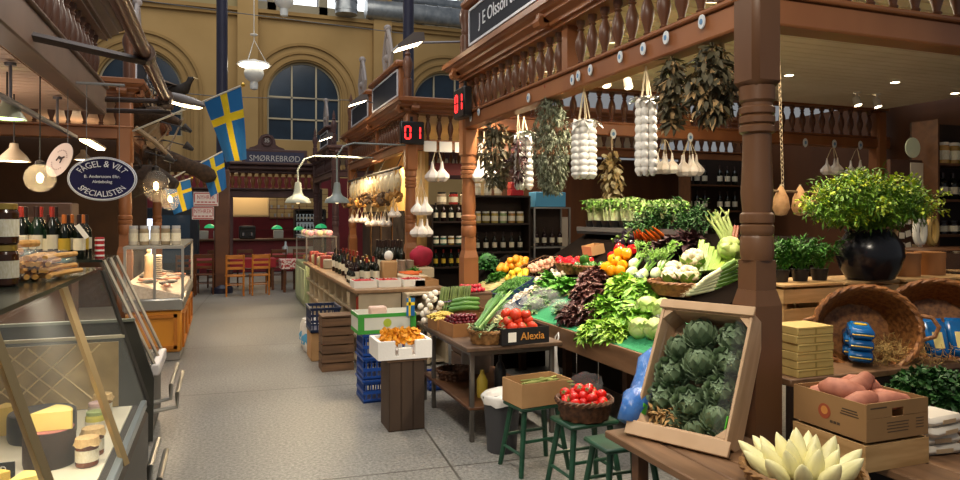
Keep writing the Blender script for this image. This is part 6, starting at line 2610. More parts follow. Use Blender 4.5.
one('wooden_board', g, CRATED, 'grey-brown board closing the top of the upright crate', 'board', (1.235, 8.05, .6125), smooth=False)
plastic_crate('dark navy plastic tub behind the upright crate', (1.18, 8.75, .35), (.36, .5, .3), M('navy_plastic', '1d2c4c', rough=.4))
one('carton', G().rbox((0, 0, .175), (.34, .46, .349), .01), CARD, 'brown carton under the navy tub', 'box', (1.18, 8.75, 0))
for k, (x, y, lb) in enumerate(((1.1, 9.2, 'white and blue shopping bag nearest the upright crate'), (1.19, 9.55, 'white and blue shopping bag farther up the aisle'))):
    t = thing('shopping_bag', lb, 'bag', (x - .08 * k, y, 0), .2, 'shopping bags')
    g = G()
    g.lathe([(.11, 0), (.15, .02), (.165, .14), (.15, .3), (.115, .38)], 16, sq=(.75, 1.2))
    for i, v in enumerate(g.v):
        g.v[i] = (v[0] + .012 * sin(30 * v[2] + 9 * v[1]), v[1] + .012 * cos(26 * v[2]), v[2])
    mk('bag_body', g, M('white_bag_plastic'), t)
    g = G()
    g.lathe([(.168, .1), (.169, .17), (.158, .26)], 16, sq=(.75, 1.2), caps=False)
    for i, v in enumerate(g.v):
        g.v[i] = (v[0] + .012 * sin(30 * v[2] + 9 * v[1]), v[1] + .012 * cos(26 * v[2]), v[2])
    mk('blue_print', g, M('sky_blue_print', '4a9ac8', rough=.5), t)
    g = G()
    g.path([(0, -.09, .37), (.02, -.07, .44), (.02, .05, .45), (0, .09, .37)], .008, 5)
    mk('handles', g, MATS['white_bag_plastic'], t)
# pale green display counter and pastry cases farther up
t = thing('display_counter', 'pale green display counter with glass top at the end of the long counter', 'counter', (1.5, 13.55, 0))
g = G()
g.rbox((.3, .95, .42), (.6, 1.9, .84), .02)
mk('body', g, M('pale_green_paint', 'a8b48a', '97a47a', .5, sc_=2), t)
g = G()
for k in range(3):
    g.rbox((-.008, .35 + k * .6, .42), (.02, .5, .62), .008)
mk('front_panels', g, M('pale_green_panel', 'b9c49c', rough=.5), t)
g = G()
g.box((.3, .95, 1.1), (.56, 1.86, .5))
mk('glass_case', g, PANE, t, smooth=False)
g = G()
for x in (.02, .58):
    for y in (.02, 1.88):
        g.box((x, y, 1.1), (.025, .025, .53))
g.box((.3, .95, 1.365), (.6, 1.9, .02))
mk('frame', g, STEEL, t, smooth=False)
for k in range(8):
    g = G()
    g.sph((0, 0, .05), (.1, .11, .06), 10, 6, fn=lambda d: 1 + .1 * sin(8 * d.x))
    one('cake', g, M('cake_%d' % (k % 3), ('c99a5a', 'd9c0a8', '8a4a3a')[k % 3], rough=.6), ['pale brown cake inside the glass-topped counter', 'creamy cake inside the glass-topped counter', 'reddish cake inside the glass-topped counter'][k % 3], 'cake', (1.7 + .2 * (k % 2), 13.75 + (k // 2) * .45, .853), 0, 'cakes in the glass-topped counter %d' % (k % 3))
for k in range(10):
    g = G()
    g.sph((0, 0, .06), (.07, .08, .06), 8, 6)
    one('wrapped_bun', g, M('bun_%d' % (k % 2), ('d9a0a8', 'd8c8a0')[k % 2], rough=.4), ('pink wrapped bun on the glass counter top' if k % 2 == 0 else 'cream wrapped bun on the glass counter top'), 'bun', (1.62 + .18 * (k % 3), 13.75 + (k // 3) * .4, 1.3755), 0, 'wrapped buns %d' % (k % 2))
# grey bell pendant lamps
def bell(label, p, top):
    t = thing('bell_lamp', label, 'lamp', p, 0, 'grey bell lamps')
    t.scale = (p[1] / 13,) * 3
    g = G()
    g.lathe([(.235, 0), (.23, .02), (.2, .08), (.1, .14), (.075, .2), (.06, .34), (.05, .38), (.001, .39)], 20, caps=False)
    g.lathe([(.225, 0.005), (.19, .075), (.09, .13)][::-1], 20, caps=False)
    mk('shade', g, M('grey_green_enamel', '7d8583', '6c7573', .4, sc_=3), t)
    g = G()
    k = 13 / p[1]
    h = (2.84 - p[2]) * k
    g.path([(0, 0, .37), (0, 0, h - .25), (.12, 0, h - .06), (.3, 0, h), ((2.64 - p[0]) * k, 0, h)], .018, 6)
    mk('arm', g, MATS['grey_green_enamel'], t)
    g = G()
    g.sph((0, 0, .03), .045, 10, 6)
    mk('bulb', g, M('dim_bulb', 'ffe2ac', emit=1.5), t)


bell('grey bell-shaped lamp hanging in the middle of the aisle end', tuple(at(298, 203, y=12.6)), 1.3)
bell('grey bell-shaped lamp hanging in front of the second stall packets', tuple(at(337, 203, y=10.2)), 1.2)
# white pendant lamps high in the hall
def pendant(label, p, top, on):
    t = thing('pendant_lamp', label, 'lamp', p, 0, 'white hall pendants')
    g = G()
    g.lathe([(.03, -.62), (.09, -.6), (.1, -.5), (.09, -.42), (.2, -.34), (.24, -.22), (.22, -.1), (.12, -.05)], 20)
    mk('glass_bowl', g, M('opal_glass', 'e3e2da', rough=.3), t)
    g = G()
    g.lathe([(.42, 0), (.36, .05), (.16, .1), (.05, .14)], 24, caps=False)
    g.lathe([(.41, -.004), (.001, -.0041)], 24, caps=False)
    mk('shade', g, M('white_enamel', 'efeadf', rough=.35, emit=.6) if False else M('white_enamel', 'efeadf', rough=.35), t)
    g = G()
    g.lathe([(.35, -.03), (.35, -.012)], 24)
    mk('ring_light', g, GLOWC, t)
    g = G()
    for k in range(3):
        a = 2 * pi * k / 3
        g.tube((.3 * cos(a), .3 * sin(a), .07), (0, 0, .62), .008, n=4)
    g.tube((0, 0, .62), (0, 0, top), .01, n=5)
    g.sph((0, 0, .75), (.1, .1, .03), 10, 5)
    mk('suspension', g, WHITE, t)


pendant('white hall pendant lamp with a glass bowl, right of the big flag', tuple(at(254, 65, y=18)), 7, True)
pendant('white hall pendant lamp at the top edge, only its bowl in view', tuple(at(284, -8, y=18)), 5, True)
one('hall_wire', G().path([(-4, 19, 5.0), (0, 19, 4.85), (3.6, 19.5, 5.05)], .012, 4).path([(-4, 18.6, 7.1), (0, 18.6, 6.95), (5, 18.9, 6.9)], .012, 4), M('wire_grey', '6a6a6a'), 'thin grey wires strung across the hall', 'wire')

# ---------------------------------------------------------------- the open sandwich bar at the end of the aisle
DRED = M('dark_red_wall', '701820', '5f131b', .6, sc_=2)
g = G()
g.box((1.0, 26.0, 1.6), (8, .1, 3.2))
struct('wall_bar', g, DRED)
t = thing('bar_counter', 'dark red bar counter with wooden top behind the tables', 'counter', (-1.0, 22.9, 0))
g = G()
g.rbox((2, .3, .5), (4.0, .5, 1.0), .02)
mk('body', g, DRED, t)
g = G()
g.rbox((2, .25, 1.03), (4.1, .7, .06), .01)
mk('top', g, SHELFW, t)
g = G()
g.rbox((3.3, .04, .55), (1.0, .03, .5), .01)
mk('pale_panel', g, M('pale_wall_panel'), t)
t = thing('wall_cabinet', 'tall cream cabinet above the bar, left of the bottles', 'cabinet', (.35, 24.6, 1.75))
g = G()
g.rbox((.5, 0, .45), (1.3, .5, .9), .03)
mk('body', g, M('cream_cabinet', 'c9b287', rough=.5), t)
g = G()
g.box((.5, -.26, .45), (1.2, .012, .75))
mk('door', g, M('cream_cabinet_door', 'bfa67a', rough=.5), t)
t = thing('tiled_panel', 'cream tiled wall panel at the back of the sandwich bar', 'wall panel', (1.6, 25.925, 1.7))
g = G()
for i in range(8):
    for j in range(5):
        g.rbox((i * .26 + .13, 0, j * .22 + .11), (.25, .05, .21), .01)
mk('tiles', g, M('cream_tiles', 'b59a68', 'a68b5a', .4, sc_=2), t)
t = thing('bottle_fridge', 'tall dark fridge full of bottles at the right of the bar', 'fridge', (2.35, 24.4, 0))
g = G()
g.box((.5, .35, 1.0), (1.0, .05, 2.0))
for x in (.0, 1.0):
    g.box((x, .1, 1.0), (.06, .5, 2.0))
for z in (.03, .75, 1.2, 1.6, 2.0):
    g.box((.5, .1, z), (1.0, .5, .05))
mk('cabinet_body', g, DARK, t, smooth=False)
g = G()
g.box((.5, .32, 1.4), (.9, .01, .9))
mk('lit_back', g, M('fridge_glow', 'b8c0c0', emit=.25), t)
for j, z in enumerate((1.226, 1.626, .776)):
    for k in range(8):
        bottle('bottle standing in the dark bar fridge', (2.46 + k * .115, 24.45, z), .28, .04, (BOTG, BOT, BOTR)[(j + k) % 3], FOILK, LABEL, 'bottles in the bar fridge')
t = shelf_unit('wall_shelf', 'dark red wall shelf with glasses behind the bar', 0, 1.6, 25.2, (1.3, 1.75, 2.05), .25, DRED, False, 2.1)
t.location = (1.0, 25.2, 0)
for k in range(12):
    g = G()
    g.lathe([(.035, 0), (.045, .12), (.04, .12)], 10)
    one('drinking_glass', g, M('dull_glass', 'a8a8a4', rough=.2), 'small glass on the dark red wall shelf', 'glass', (1.15 + k * .12, 25.3, 1.751 if k % 2 else 2.051), 0, 'glasses on the red shelf')
# bright fridge at the left
t = thing('drinks_fridge', 'glass-door fridge with a bright white strip left of the iron pillar', 'fridge', (-2.2, 20.6, 0))
g = G()
g.rbox((.8, .3, 1.0), (1.6, .6, 2.0), .02)
mk('body', g, M('blue_black_metal', '1f262e', rough=.3), t)
g = G()
g.box((.3, -.012, 1.15), (.42, .015, 1.1))
mk('light_strip', g, M('cool_glow', 'dfeaff', emit=2.2), t)
g = G()
g.box((1.0, -.012, 1.15), (.75, .015, 1.3))
mk('glass_door', g, M('blue_glass', '3a4a58', rough=.1), t)


def bar_lamp(u, v, y, label, top=2.36):
    p = at(u, v, y=y)
    t = thing('green_lamp', label, 'lamp', p, 0, 'green glass lamps')
    g = G()
    g.lathe([(.17, 0), (.15, .05), (.09, .1), (.03, .12), (.001, .125)], 16)
    mk('green_shade', g, M('green_glass_shade', '2fae6a', rough=.2, emit=.55), t)
    g = G()
    g.tube((0, 0, .12), (0, 0, top - p.z), .01, n=5)
    mk('cord', g, DARK, t)


bar_lamp(210, 228, 22.45, 'green glass lamp left of the iron pillar')
bar_lamp(277, 229, 22.45, 'green glass lamp above the bar, right of the pillar')
bar_lamp(299, 230, 22.45, 'green glass lamp by the dark bottle fridge')
bar_lamp(321, 228, 19.6, 'green glass lamp above the pastry counter', 2.78)
# tables, cloths and chairs
CHW = M('orange_chair_wood', 'b0702a', '96591d', .45, sc_=4)
CHD = M('dark_chair_wood', '5e3518', '4a2812', .45, sc_=4)
REDCL = M('red_tablecloth', '93222a', '7f1a22', .8, sc_=3)


def table(label, clabel, x, y, w_, d, cloth):
    t = thing('dining_table', label, 'table', (x, y, 0))
    g = G()
    g.rbox((0, 0, .725), (w_, d, .03), .005)
    mk('tabletop', g, CHD, t)
    for sx in (-1, 1):
        for sy in (-1, 1):
            g = G()
            g.box((sx * (w_ / 2 - .06), sy * (d / 2 - .06), .355), (.06, .06, .71))
            mk('leg', g, CHD, t, smooth=False)
    g = G()
    a, b = w_ / 2 + .012, d / 2 + .012
    g.box((0, 0, .745), (2 * a, 2 * b, .006))
    for s in (-1, 1):
        for k in range(12):
            o = .008 * (k % 2)
            g.box((-a + (k + .5) * 2 * a / 12, s * (b + o), .645), (2 * a / 12, .006, .2))
            if k < 6:
                g.box((s * (a + o), -b + (k + .5) * 2 * b / 6, .645), (.006, 2 * b / 6, .2))
    one('tablecloth', g, cloth, clabel, 'tablecloth', (x, y, 0), smooth=False)


def chair_proto(mat, label):
    t = thing('dining_chair', label, 'chair')
    g = G()
    g.rbox((0, 0, .445), (.42, .4, .03), .01)
    mk('seat', g, mat, t)
    for sx in (-1, 1):
        g = G()
        g.path([(sx * .18, -.18, 0), (sx * .18, -.18, .45), (sx * .18, -.24, .92)], .021, 6)
        mk('rear_leg', g, mat, t)
        g = G()
        g.path([(sx * .18, .17, 0), (sx * .18, .17, .43)], .02, 6)
        mk('front_leg', g, mat, t)
        g = G()
        g.tube((sx * .18, -.17, .2), (sx * .18, .17, .2), .012, n=5)
        mk('stretcher', g, mat, t)
    for z, y in ((.62, -.2), (.74, -.215), (.87, -.233)):
        g = G()
        g.rbox((0, y, z), (.36, .02, .06 if z < .8 else .09), .005)
        mk('back_slat', g, mat, t)
    g = G()
    g.tube((-.18, .17, .25), (.18, .17, .25), .012, n=5)
    g.tube((-.18, -.18, .25), (.18, -.18, .25), .012, n=5)
    mk('cross_rail', g, mat, t)
    return t


table('dark dining table in front of the iron pillar', 'red tablecloth on the table in front of the iron pillar', .25, 17.62, 1.9, .8, REDCL)
table('dark dining table near the bar counter, right', 'red tablecloth on the table near the bar counter', 1.75, 19.3, 1.3, .8, REDCL)
table('small dining table beside the pale green counter', 'red and white patterned tablecloth beside the pale green counter', 1.5, 16.9, .4, .7, M('patterned_cloth', '9e2a30', 'd8c8c0', .8, sc_=22, lo=.48, hi=.52))
oc = chair_proto(CHW, 'orange wooden ladder-back chair, left of the front pair')
oc.location = (.27, 16.3, 0)
cp(oc, (.79, 16.35, 0), .12, 'orange wooden ladder-back chair, right of the front pair')
dc = chair_proto(CHD, 'dark wooden chair at the left end of the red table')
dc.location = (-.75, 16.6, 0)
cp(dc, (-.35, 16.9, 0), -.1, 'dark wooden chair second from the left at the red table')
cp(dc, (-.15, 18.45, 0), pi, 'dark wooden chair behind the red table, left')
cp(dc, (.55, 18.45, 0), pi, 'dark wooden chair behind the red table, right')
cp(dc, (1.35, 18.7, 0), .1, 'dark wooden chair at the table near the bar, left')
cp(dc, (1.95, 18.75, 0), -.1, 'dark wooden chair at the table near the bar, right')
for k, (x, y, z, lb) in enumerate(((.75, 22.8, 1.062, 'black coffee machine on the bar counter'),)):
    g = G()
    g.rbox((0, 0, .2), (.5, .3, .4), .03)
    g.rbox((0, -.18, .36), (.46, .1, .1), .02)
    o = one('coffee_machine', g, BLACK, lb, 'machine', (x, y + .3, z))
    g = G()
    g.tube((-.12, -.2, .1), (-.12, -.2, .2), .03, n=10)
    g.tube((.12, -.2, .1), (.12, -.2, .2), .03, n=10)
    mk('brew_heads', g, CHROME, o)
g = G()
g.lathe([(.05, 0), (.06, .02), (.06, .2), (.025, .26), (.025, .34), (.001, .35)], 12)
one('water_bottle', g, M('clear_blue_bottle', 'a8b4b8', rough=.15), 'pale water bottle on the table near the bar', 'bottle', (1.6, 19.2, .749))
for k in range(3):
    one('menu_box', G().rbox((0, 0, .13), (.3, .2, .26), .01), M('dull_white_box', 'a8a39a', rough=.6), ['white box on the bar counter left of the coffee machine', 'white box on the bar counter at the iron pillar', 'white box at the right part of the bar counter'][k], 'box', ((-.1, -.55, 1.7)[k], 23.1, 1.062))
lamp('AREA', (.8, 24.0, 2.9), 40, WARM, 1.5, (.8, 24.0, 0), size_y=1)
lamp('POINT', (.3, 23.6, 2.95), 14, WARM, .2)
# ---------------------------------------------------------------- left side: game and cheese stalls
def flag(label, pole0, pole1, f0, f1, drop, fold, drop0):
    """Swedish flag hanging from a slanted pole between fractions f0..f1, falling by drop"""
    p0, p1 = Vector(pole0), Vector(pole1)
    t = thing('swedish_flag', label, 'flag', p0, 0, 'blue and yellow flags')
    g = G()
    g.tube((0, 0, 0), p1 - p0, .012, n=7)
    mk('pole', g, M('pole_pale', 'd8d0bc', rough=.4), t)
    g = G()
    g.sph(p1 - p0, .025, 8, 6)
    mk('pole_knob', g, M('gold_knob', 'c9a23a', rough=.3, metal=.6), t)
    nx, ny = 26, 16
    d = p1 - p0
    A, B = d * f0, d * f1
    vs = []
    for j in range(ny + 1):
        for i in range(nx + 1):
            s, q = i / nx, j / ny
            # s along the fall (length), q along the pole
            base = A.lerp(B, q) + Vector((0, 0, -.005))
            w_ = base + drop0.lerp(drop, q) * s
            w_ += Vector((.35, 1, 0)).normalized() * (fold * s * sin(q * 7 + s * 3))
            vs.append(w_)
    idx = lambda i, j: j * (nx + 1) + i
    for nm, test, m in (('blue_cloth', lambda s, q: not (.42 < q < .6 or .3 < s < .42), 'flag_blue'), ('yellow_cross', lambda s, q: (.42 < q < .6 or .3 < s < .42), 'flag_yellow')):
        fs = [(idx(i, j), idx(i + 1, j), idx(i + 1, j + 1), idx(i, j + 1)) for j in range(ny) for i in range(nx) if test((i + .5) / nx, (j + .5) / ny)]
        used = sorted({k for f in fs for k in f})
        mp = {k: n for n, k in enumerate(used)}
        g = G()
        g.add([vs[k] for k in used], [tuple(mp[k] for k in f) for f in fs])
        mk(nm, g, MATS[m], t, smooth='all')


a, b = at(133, 131, y=10.12), at(243, 85, y=8.6)
flag('large blue and yellow flag on a slanted pole in front of the iron pillar', a, b, .67, .985, (at(249, 160, y=8.6) - at(243, 87, y=8.6)), .04, at(227, 166, y=8.6) - at(204, 102, y=8.6))
a, b = at(150, 190, y=11.5), at(225, 150, y=11.5)
flag('smaller blue and yellow flag below the large one', a, b, .64, .97, at(229, 188, y=11.5) - at(225, 152, y=11.5), .03, at(217, 195, y=11.5) - at(205, 162, y=11.5))
a, b = at(120, 200, y=14.5), at(192, 178, y=14.5)
flag('blue and yellow flag mostly hidden behind the moose head', a, b, .6, .97, at(196, 208, y=14.5) - at(192, 180, y=14.5), .03, at(190, 212, y=14.5) - at(180, 184, y=14.5))

# brass pole along the balustrade and the rods that carry it
BRZ = M('bronze_pole', '6a4228', '53321e', .28, .5, sc_=3)
t = thing('round_rail', 'thick polished brown rail running above the left counter', 'rail', (-.54, 2.0, 2.97))
g = G()
g.tube((0, 0, 0), (0, 5.8, .0), .052, n=16)
mk('tube', g, BRZ, t)
for y in (3.7, 5.7):
    g = G()
    g.tube((0, y - .06, 0), (0, y + .06, 0), .075, n=18)
    mk('collar', g, M('dark_collar', '3f2718', rough=.4), t)
for (y, z, h) in ((4.9, 2.84, .05), (7.75, 2.92, .035), (7.95, 2.84, .035)):
    w_ = {4.9: 'flat dark bar carrying the round rail at the balustrade middle', 7.75: 'upper thin bar at the end of the round rail', 7.95: 'lower thin bar at the end of the round rail'}[y]
    g = G()
    if y == 4.9:
        g.path([(-1.13, 4.9, 2.86), (-.54, 5.65, 2.9)], .03, 4)
    else:
        g.path([(-1.15, y, z), (-.5, y - .1, z)], h * .7, 8)
    one('rail_bracket', g, M('dark_bracket', '2e1f18', rough=.6), w_, 'bracket')

# lamp with glowing underside at the rail end
p = at(182, 100, y=7.9)
t = thing('hooded_lamp', 'lamp with a glowing underside at the end of the round rail', 'lamp', p)
g = G().at((0, 0, 0), (0, .25, -.3))
g.sph((0, 0, 0), (.25, .09, .06), 14, 8)
mk('hood', g, M('lamp_hood_grey'), t)
g = G().at((0, 0, -.03), (0, .25, -.3))
g.sph((0, 0, 0), (.22, .07, .04), 14, 6)
mk('glowing_tube', g, GLOWW, t)
g = G()
g.path([(-.2, 0, .05), (-.3, 0, .12), (-.35, .0, .22)], .012, 5)
mk('arm', g, DARK, t)
lamp('SPOT', p + Vector((0, 0, -.12)), 40, WARM, .1, p + Vector((.3, 1.5, -2)), 120)

# moose head and other trophies
FUR = M('moose_fur', '45311f', '2c1e13', .9, sc_=18, bump=.8, bsc=60)
MP = at(163, 165, y=11.6)
t = thing('moose_head', 'mounted moose head with broad antlers looking into the aisle', 'moose head', MP)
g = G()
# local x towards the aisle
g.path([(-.28, 0, .0), (-.14, 0, .03), (.0, .0, .06), (.12, 0, .06), (.26, 0, .03), (.4, 0, -.01), (.54, 0, -.06), (.66, 0, -.11), (.75, 0, -.17), (.79, 0, -.22), (.8, 0, -.25)],
       [.24, .22, .19, .165, .135, .115, .115, .13, .13, .1, .04], 18)
for i, v in enumerate(g.v):
    x, y, z = v
    g.v[i] = (x, y * (.72 if .2 < x < .6 else .8), z * 1.1)
g.path([(.0, 0, -.14), (.04, 0, -.26), (.05, 0, -.36)], [.06, .045, .015], 8)
mk('head', g, FUR, t)
for s in (-1, 1):
    g = G()
    g.leaf((-.02, s * .14, .14), (-.45, s * .75, .5), (.6, 0, .6), .26, .13, .15, 4, 0, .5, .6)
    mk('ear', g, FUR, t, smooth='all')
    g = G()
    g.sph((.24, s * .115, .07), .022, 8, 6)
    mk('eye', g, M('glass_eye', '0a0806', rough=.08), t)
    g = G()
    g.sph((.68, s * .07, -.19), (.025, .02, .03), 8, 6)
    mk('nostril', g, M('nostril', '120c08'), t)
    g = G()
    # palm antler: broad plate with tines
    R0 = Vector((.02, s * .1, .2))
    ax, up = Vector((-.12, s * .8, .25)).normalized(), Vector((.35, s * .1, .9)).normalized()
    pr2 = [(x * 1.25, y * 1.4) for x, y in ((0, 0), (.16, .02), (.3, -.06), (.44, -.06), (.58, .02), (.72, .16), (.6, .14), (.68, .3), (.55, .22), (.56, .4), (.44, .24), (.38, .42), (.3, .2), (.14, .1), (0, .06))]
    nn = ax.cross(up).normalized() * .018
    vs = [R0 + ax * x + up * y + nn * (1 - .5 * x) for x, y in pr2] + [R0 + ax * x + up * y - nn * (1 - .5 * x) for x, y in pr2]
    n = len(pr2)
    cidx = [(i, (i + 1) % n, n + (i + 1) % n, n + i) for i in range(n)]
    g.add(vs, [tuple(range(n)), tuple(range(n, 2 * n))[::-1]] + cidx)
    mk('antler', g, M('antler_bone', '7d674c', '5e4b35', .7, sc_=9), t, smooth=False)
t.rotation_euler = (0, .0, -.2)
t.scale = (.9, .9, .9)
g = G()
g.prism([(-.2, -.34), (.2, -.34), (.26, 0), (.16, .32), (-.16, .32), (-.26, 0)], .04, 'x')
for i, v in enumerate(g.v):
    g.v[i] = (v[0] - .31, v[1], v[2])
mk('shield', g, SHELFW, t, smooth=False)
# boar and deer heads further forward, birds on the ledge
BOAR = M('boar_fur', '3a2c22', '241a14', .9, sc_=24, bump=.9, bsc=70)


def trophy(label, p, rot, mat, scl, horns):
    t = thing('boar_head' if not horns else 'roe_deer_head', label, 'trophy', p, rot)
    g = G()
    g.path([(-.2, 0, -.06), (0, 0, 0), (.16, 0, .02), (.3, 0, -.03), (.42, 0, -.08), (.47, 0, -.1)], [.2 * scl, .17 * scl, .14 * scl, .1 * scl, .07 * scl, .05 * scl], 14)
    mk('head', g, mat, t)
    for s in (-1, 1):
        g = G()
        g.leaf((.02, s * .1 * scl, .12 * scl), (-.2, s * .5, .8), (1, 0, 0), .16, .09, .1, 3, 0, .4, .7)
        mk('ear', g, mat, t, smooth='all')
        g = G()
        g.sph((.19, s * .1 * scl, .07), .016, 8, 6)
        mk('eye', g, MATS['glass_eye'], t)
        g = G()
        if horns:
            g.path([(.05, s * .05, .13), (.0, s * .1, .28), (.03, s * .12, .42)], [.016, .012, .004], 6)
            g.path([(.0, s * .1, .28), (.1, s * .11, .36)], [.01, .003], 5)
            mk('horn', g, MATS['antler_bone'], t)
        else:
            g.path([(.37, s * .06, -.12), (.4, s * .085, -.05), (.38, s * .09, .0)], [.014, .01, .002], 6)
            mk('tusk', g, M('ivory', 'e0d8c0', rough=.4), t)


trophy('dark wild boar head mounted left of the moose head', at(143, 178, y=10.6), -.35, BOAR, 1.15, False)
trophy('small horned deer head mounted above the moose antlers', at(147, 116, y=10.6), -.4, FUR, .8, True)


def bird(label, p, yaw, L, mat, col2):
    t = thing('stuffed_bird', label, 'bird', p, yaw)
    g = G()
    g.path([(-.34 * L, 0, .0), (-.2 * L, 0, .05 * L), (0, 0, .1 * L), (.18 * L, 0, .16 * L), (.26 * L, 0, .28 * L), (.3 * L, 0, .36 * L), (.36 * L, 0, .38 * L)], [.02 * L, .09 * L, .15 * L, .12 * L, .06 * L, .065 * L, .03 * L], 12)
    mk('body', g, mat, t)
    g = G()
    g.path([(.36 * L, 0, .385 * L), (.46 * L, 0, .36 * L)], [.022 * L, .003], 6)
    mk('beak', g, M('beak_horn', 'c9b080', rough=.4), t)
    for s in (-1, 1):
        g = G()
        for k in range(5):
            g.leaf((.05 * L, s * .11 * L, .2 * L), (-1, s * (.1 + .16 * k), .4 - .12 * k), (0, s * .3, 1), L * (.75 - .06 * k), L * .16, .2, 3, 0, .1)
        mk('wing', g, col2, t, smooth='all')
        g = G()
        g.tube((.02 * L, s * .05 * L, 0), (.03 * L, s * .06 * L, -.16 * L), .012 * L, n=5)
        mk('foot', g, MATS['beak_horn'], t)
    g = G()
    for k in range(5):
        g.leaf((-.3 * L, 0, .02 * L), (-1, (k - 2) * .16, -.1), (0, 0, 1), L * .42, L * .1, .1, 3)
    mk('tail', g, col2, t, smooth='all')


FEA = M('dark_feather', '2e2620', '1c1713', .8, sc_=20)
FEAB = M('brown_feather', '5c4734', '3d2e22', .8, sc_=20)
bird('dark stuffed bird with spread wings above the trophies', at(176, 96, y=12.6), -.3, .8, FEA, FEAB)
bird('brown stuffed bird perched nearest the round rail end', at(163, 112, y=11.2), -.2, .55, FEAB, FEA)
t = thing('branch_perch', 'bare pale branch sticking out between the stuffed birds', 'branch', at(135, 128, y=10.2))
g = G()
d = at(172, 158, y=10.2) - at(135, 128, y=10.2)
g.path([(0, 0, 0), d * .5 + Vector((0, 0, .03)), d], [.04, .035, .02], 8)
mk('wood', g, M('pale_branch', '8a7356', '6f5b42', .8, sc_=8), t)
g = G()
for k, f in enumerate((.3, .55, .75)):
    g.path([d * f, d * f + Vector((.12, 0, .14)), d * f + Vector((.16, 0, .22))], [.015, .01, .004], 5)
mk('twigs', g, MATS['pale_branch'], t)
# white reflector lamps pointing down between the trophies
for k, (u, v) in enumerate(((185, 128), (187, 146), (168, 158))):
    p = at(u, v, y=9.6)
    t = thing('clip_spot', ['small clip spot lamp highest of three beside the trophies', 'small clip spot lamp in the middle of three beside the trophies', 'small clip spot lamp lowest of three beside the trophies'][k], 'lamp', p, 0, 'clip spots')
    g = G().at((0, 0, 0), (0, -1.0, 0))
    g.lathe([(.02, -.09), (.03, -.06), (.055, .03)], 12, caps=False)
    mk('housing', g, DARK, t)
    g = G().at((0, 0, 0), (0, -1.0, 0))
    g.lathe([(.05, .028), (.05, .03)], 12)
    mk('bulb', g, GLOWW, t)
    g = G()
    g.tube((0, 0, 0), (-.3, .3, .1), .008, n=5)
    mk('arm', g, DARK, t)

# signs
BLUES = M('sign_navy', '14153f', rough=.7, spec=.2)
SP = at(103, 179, x=-.9)
t = thing('oval_sign', 'navy oval sign lettered FÅGEL & VILT SPECIALISTEN hanging over the left counter', 'sign', SP, (0, 0, -.12))
g = G().at((0, 0, 0), (pi / 2, 0, 0))
g.lathe([(.249, 0), (.25, .002), (.25, .018), (.249, .02)], 40, sq=(1, .69))
mk('board', g, BLUES, t)
g = G()
g.path([(.242 * cos(2 * pi * k / 48), -.021, .242 * .685 * sin(2 * pi * k / 48)) for k in range(48)], .005, 5, closed=True)
g.path([(.215 * cos(2 * pi * k / 48) * 0 + .252 * cos(2 * pi * k / 48), -.012, .252 * .69 * sin(2 * pi * k / 48)) for k in range(48)], .005, 5, closed=True)
mk('silver_border', g, SILVER, t)


def arc_text(body, size, mat, par, a_, b_, sgn, y):
    vs, fs = text_geo(body, size, .0015)
    w_ = max(v[0] for v in vs)
    out = []
    for x, yy, z in vs:
        th = x / a_ * .96
        rx, rz = a_ + sgn * yy, b_ + sgn * yy
        if sgn > 0:
            out.append((rx * sin(th), y - z, rz * cos(th)))
        else:
            out.append((rx * sin(th), y - z, -rz * cos(th)))
    g = G()
    g.add(out, fs)
    return mk('lettering', g, mat, par, smooth=False)


arc_text('FÅGEL & VILT', .072, SILVER, t, .19, .118, 1, -.0225)
arc_text('SPECIALISTEN', .066, SILVER, t, .19, .124, -1, -.0225)
lettering('B. Anderssons Eftr.', .034, SILVER, t, (0, -.0225, .018), (pi / 2, 0, 0))
lettering('Aktiebolag', .034, SILVER, t, (0, -.0225, -.024), (pi / 2, 0, 0))
g = G()
for x in (-.12, .12):
    g.tube((x, 0, .15), (x, 0, 2.82 - SP.z), .003, n=4)
g.tube((-.3, -.03, 2.82 - SP.z), (.16, 0, 2.82 - SP.z), .012, n=6)
mk('hanging_wire', g, M('wire_grey'), t)
RP = at(60, 160, x=-1.22)
t = thing('round_sign', 'tilted pale pink oval sign with a dark animal figure', 'sign', RP, (0, .55, -.35))
g = G().at((0, 0, 0), (pi / 2, 0, 0))
g.lathe([(.135, 0), (.137, .004), (.137, .01)], 28, sq=(.62, 1.1))
mk('disc', g, M('pale_pink_sign', 'e3cfc8', rough=.5), t)
g = G().at((0, -.0125, .012), (pi / 2, 0, 0))
g.prism([(-.022, -.03), (-.012, -.03), (-.01, -.006), (.01, -.006), (.012, -.03), (.022, -.03), (.02, .012), (.03, .03), (.02, .036), (.008, .018), (-.018, .016)], .002, 'z')
mk('dark_figure', g, M('figure_ink', '3a2a2a', rough=.7), t, smooth=False)
g = G()
for k in range(9):
    a = pi * (.2 + .6 * k / 8)
    g.box((.05 * cos(a), -.0115, .085 * sin(a)), (.007, .002, .01))
    g.box((.05 * cos(a), -.0115, -.085 * sin(a)), (.007, .002, .01))
mk('faded_print', g, M('faded_ink', 'b59a98', rough=.7), t, smooth=False)
g = G()
g.tube((0, 0, .12), Vector((0, 0, .12)) + Euler((0, .55, -.35)).to_matrix().transposed() @ Vector((0, 0, 2.79 - RP.z - .1)), .003, n=4)
mk('hook', g, M('wire_grey'), t)
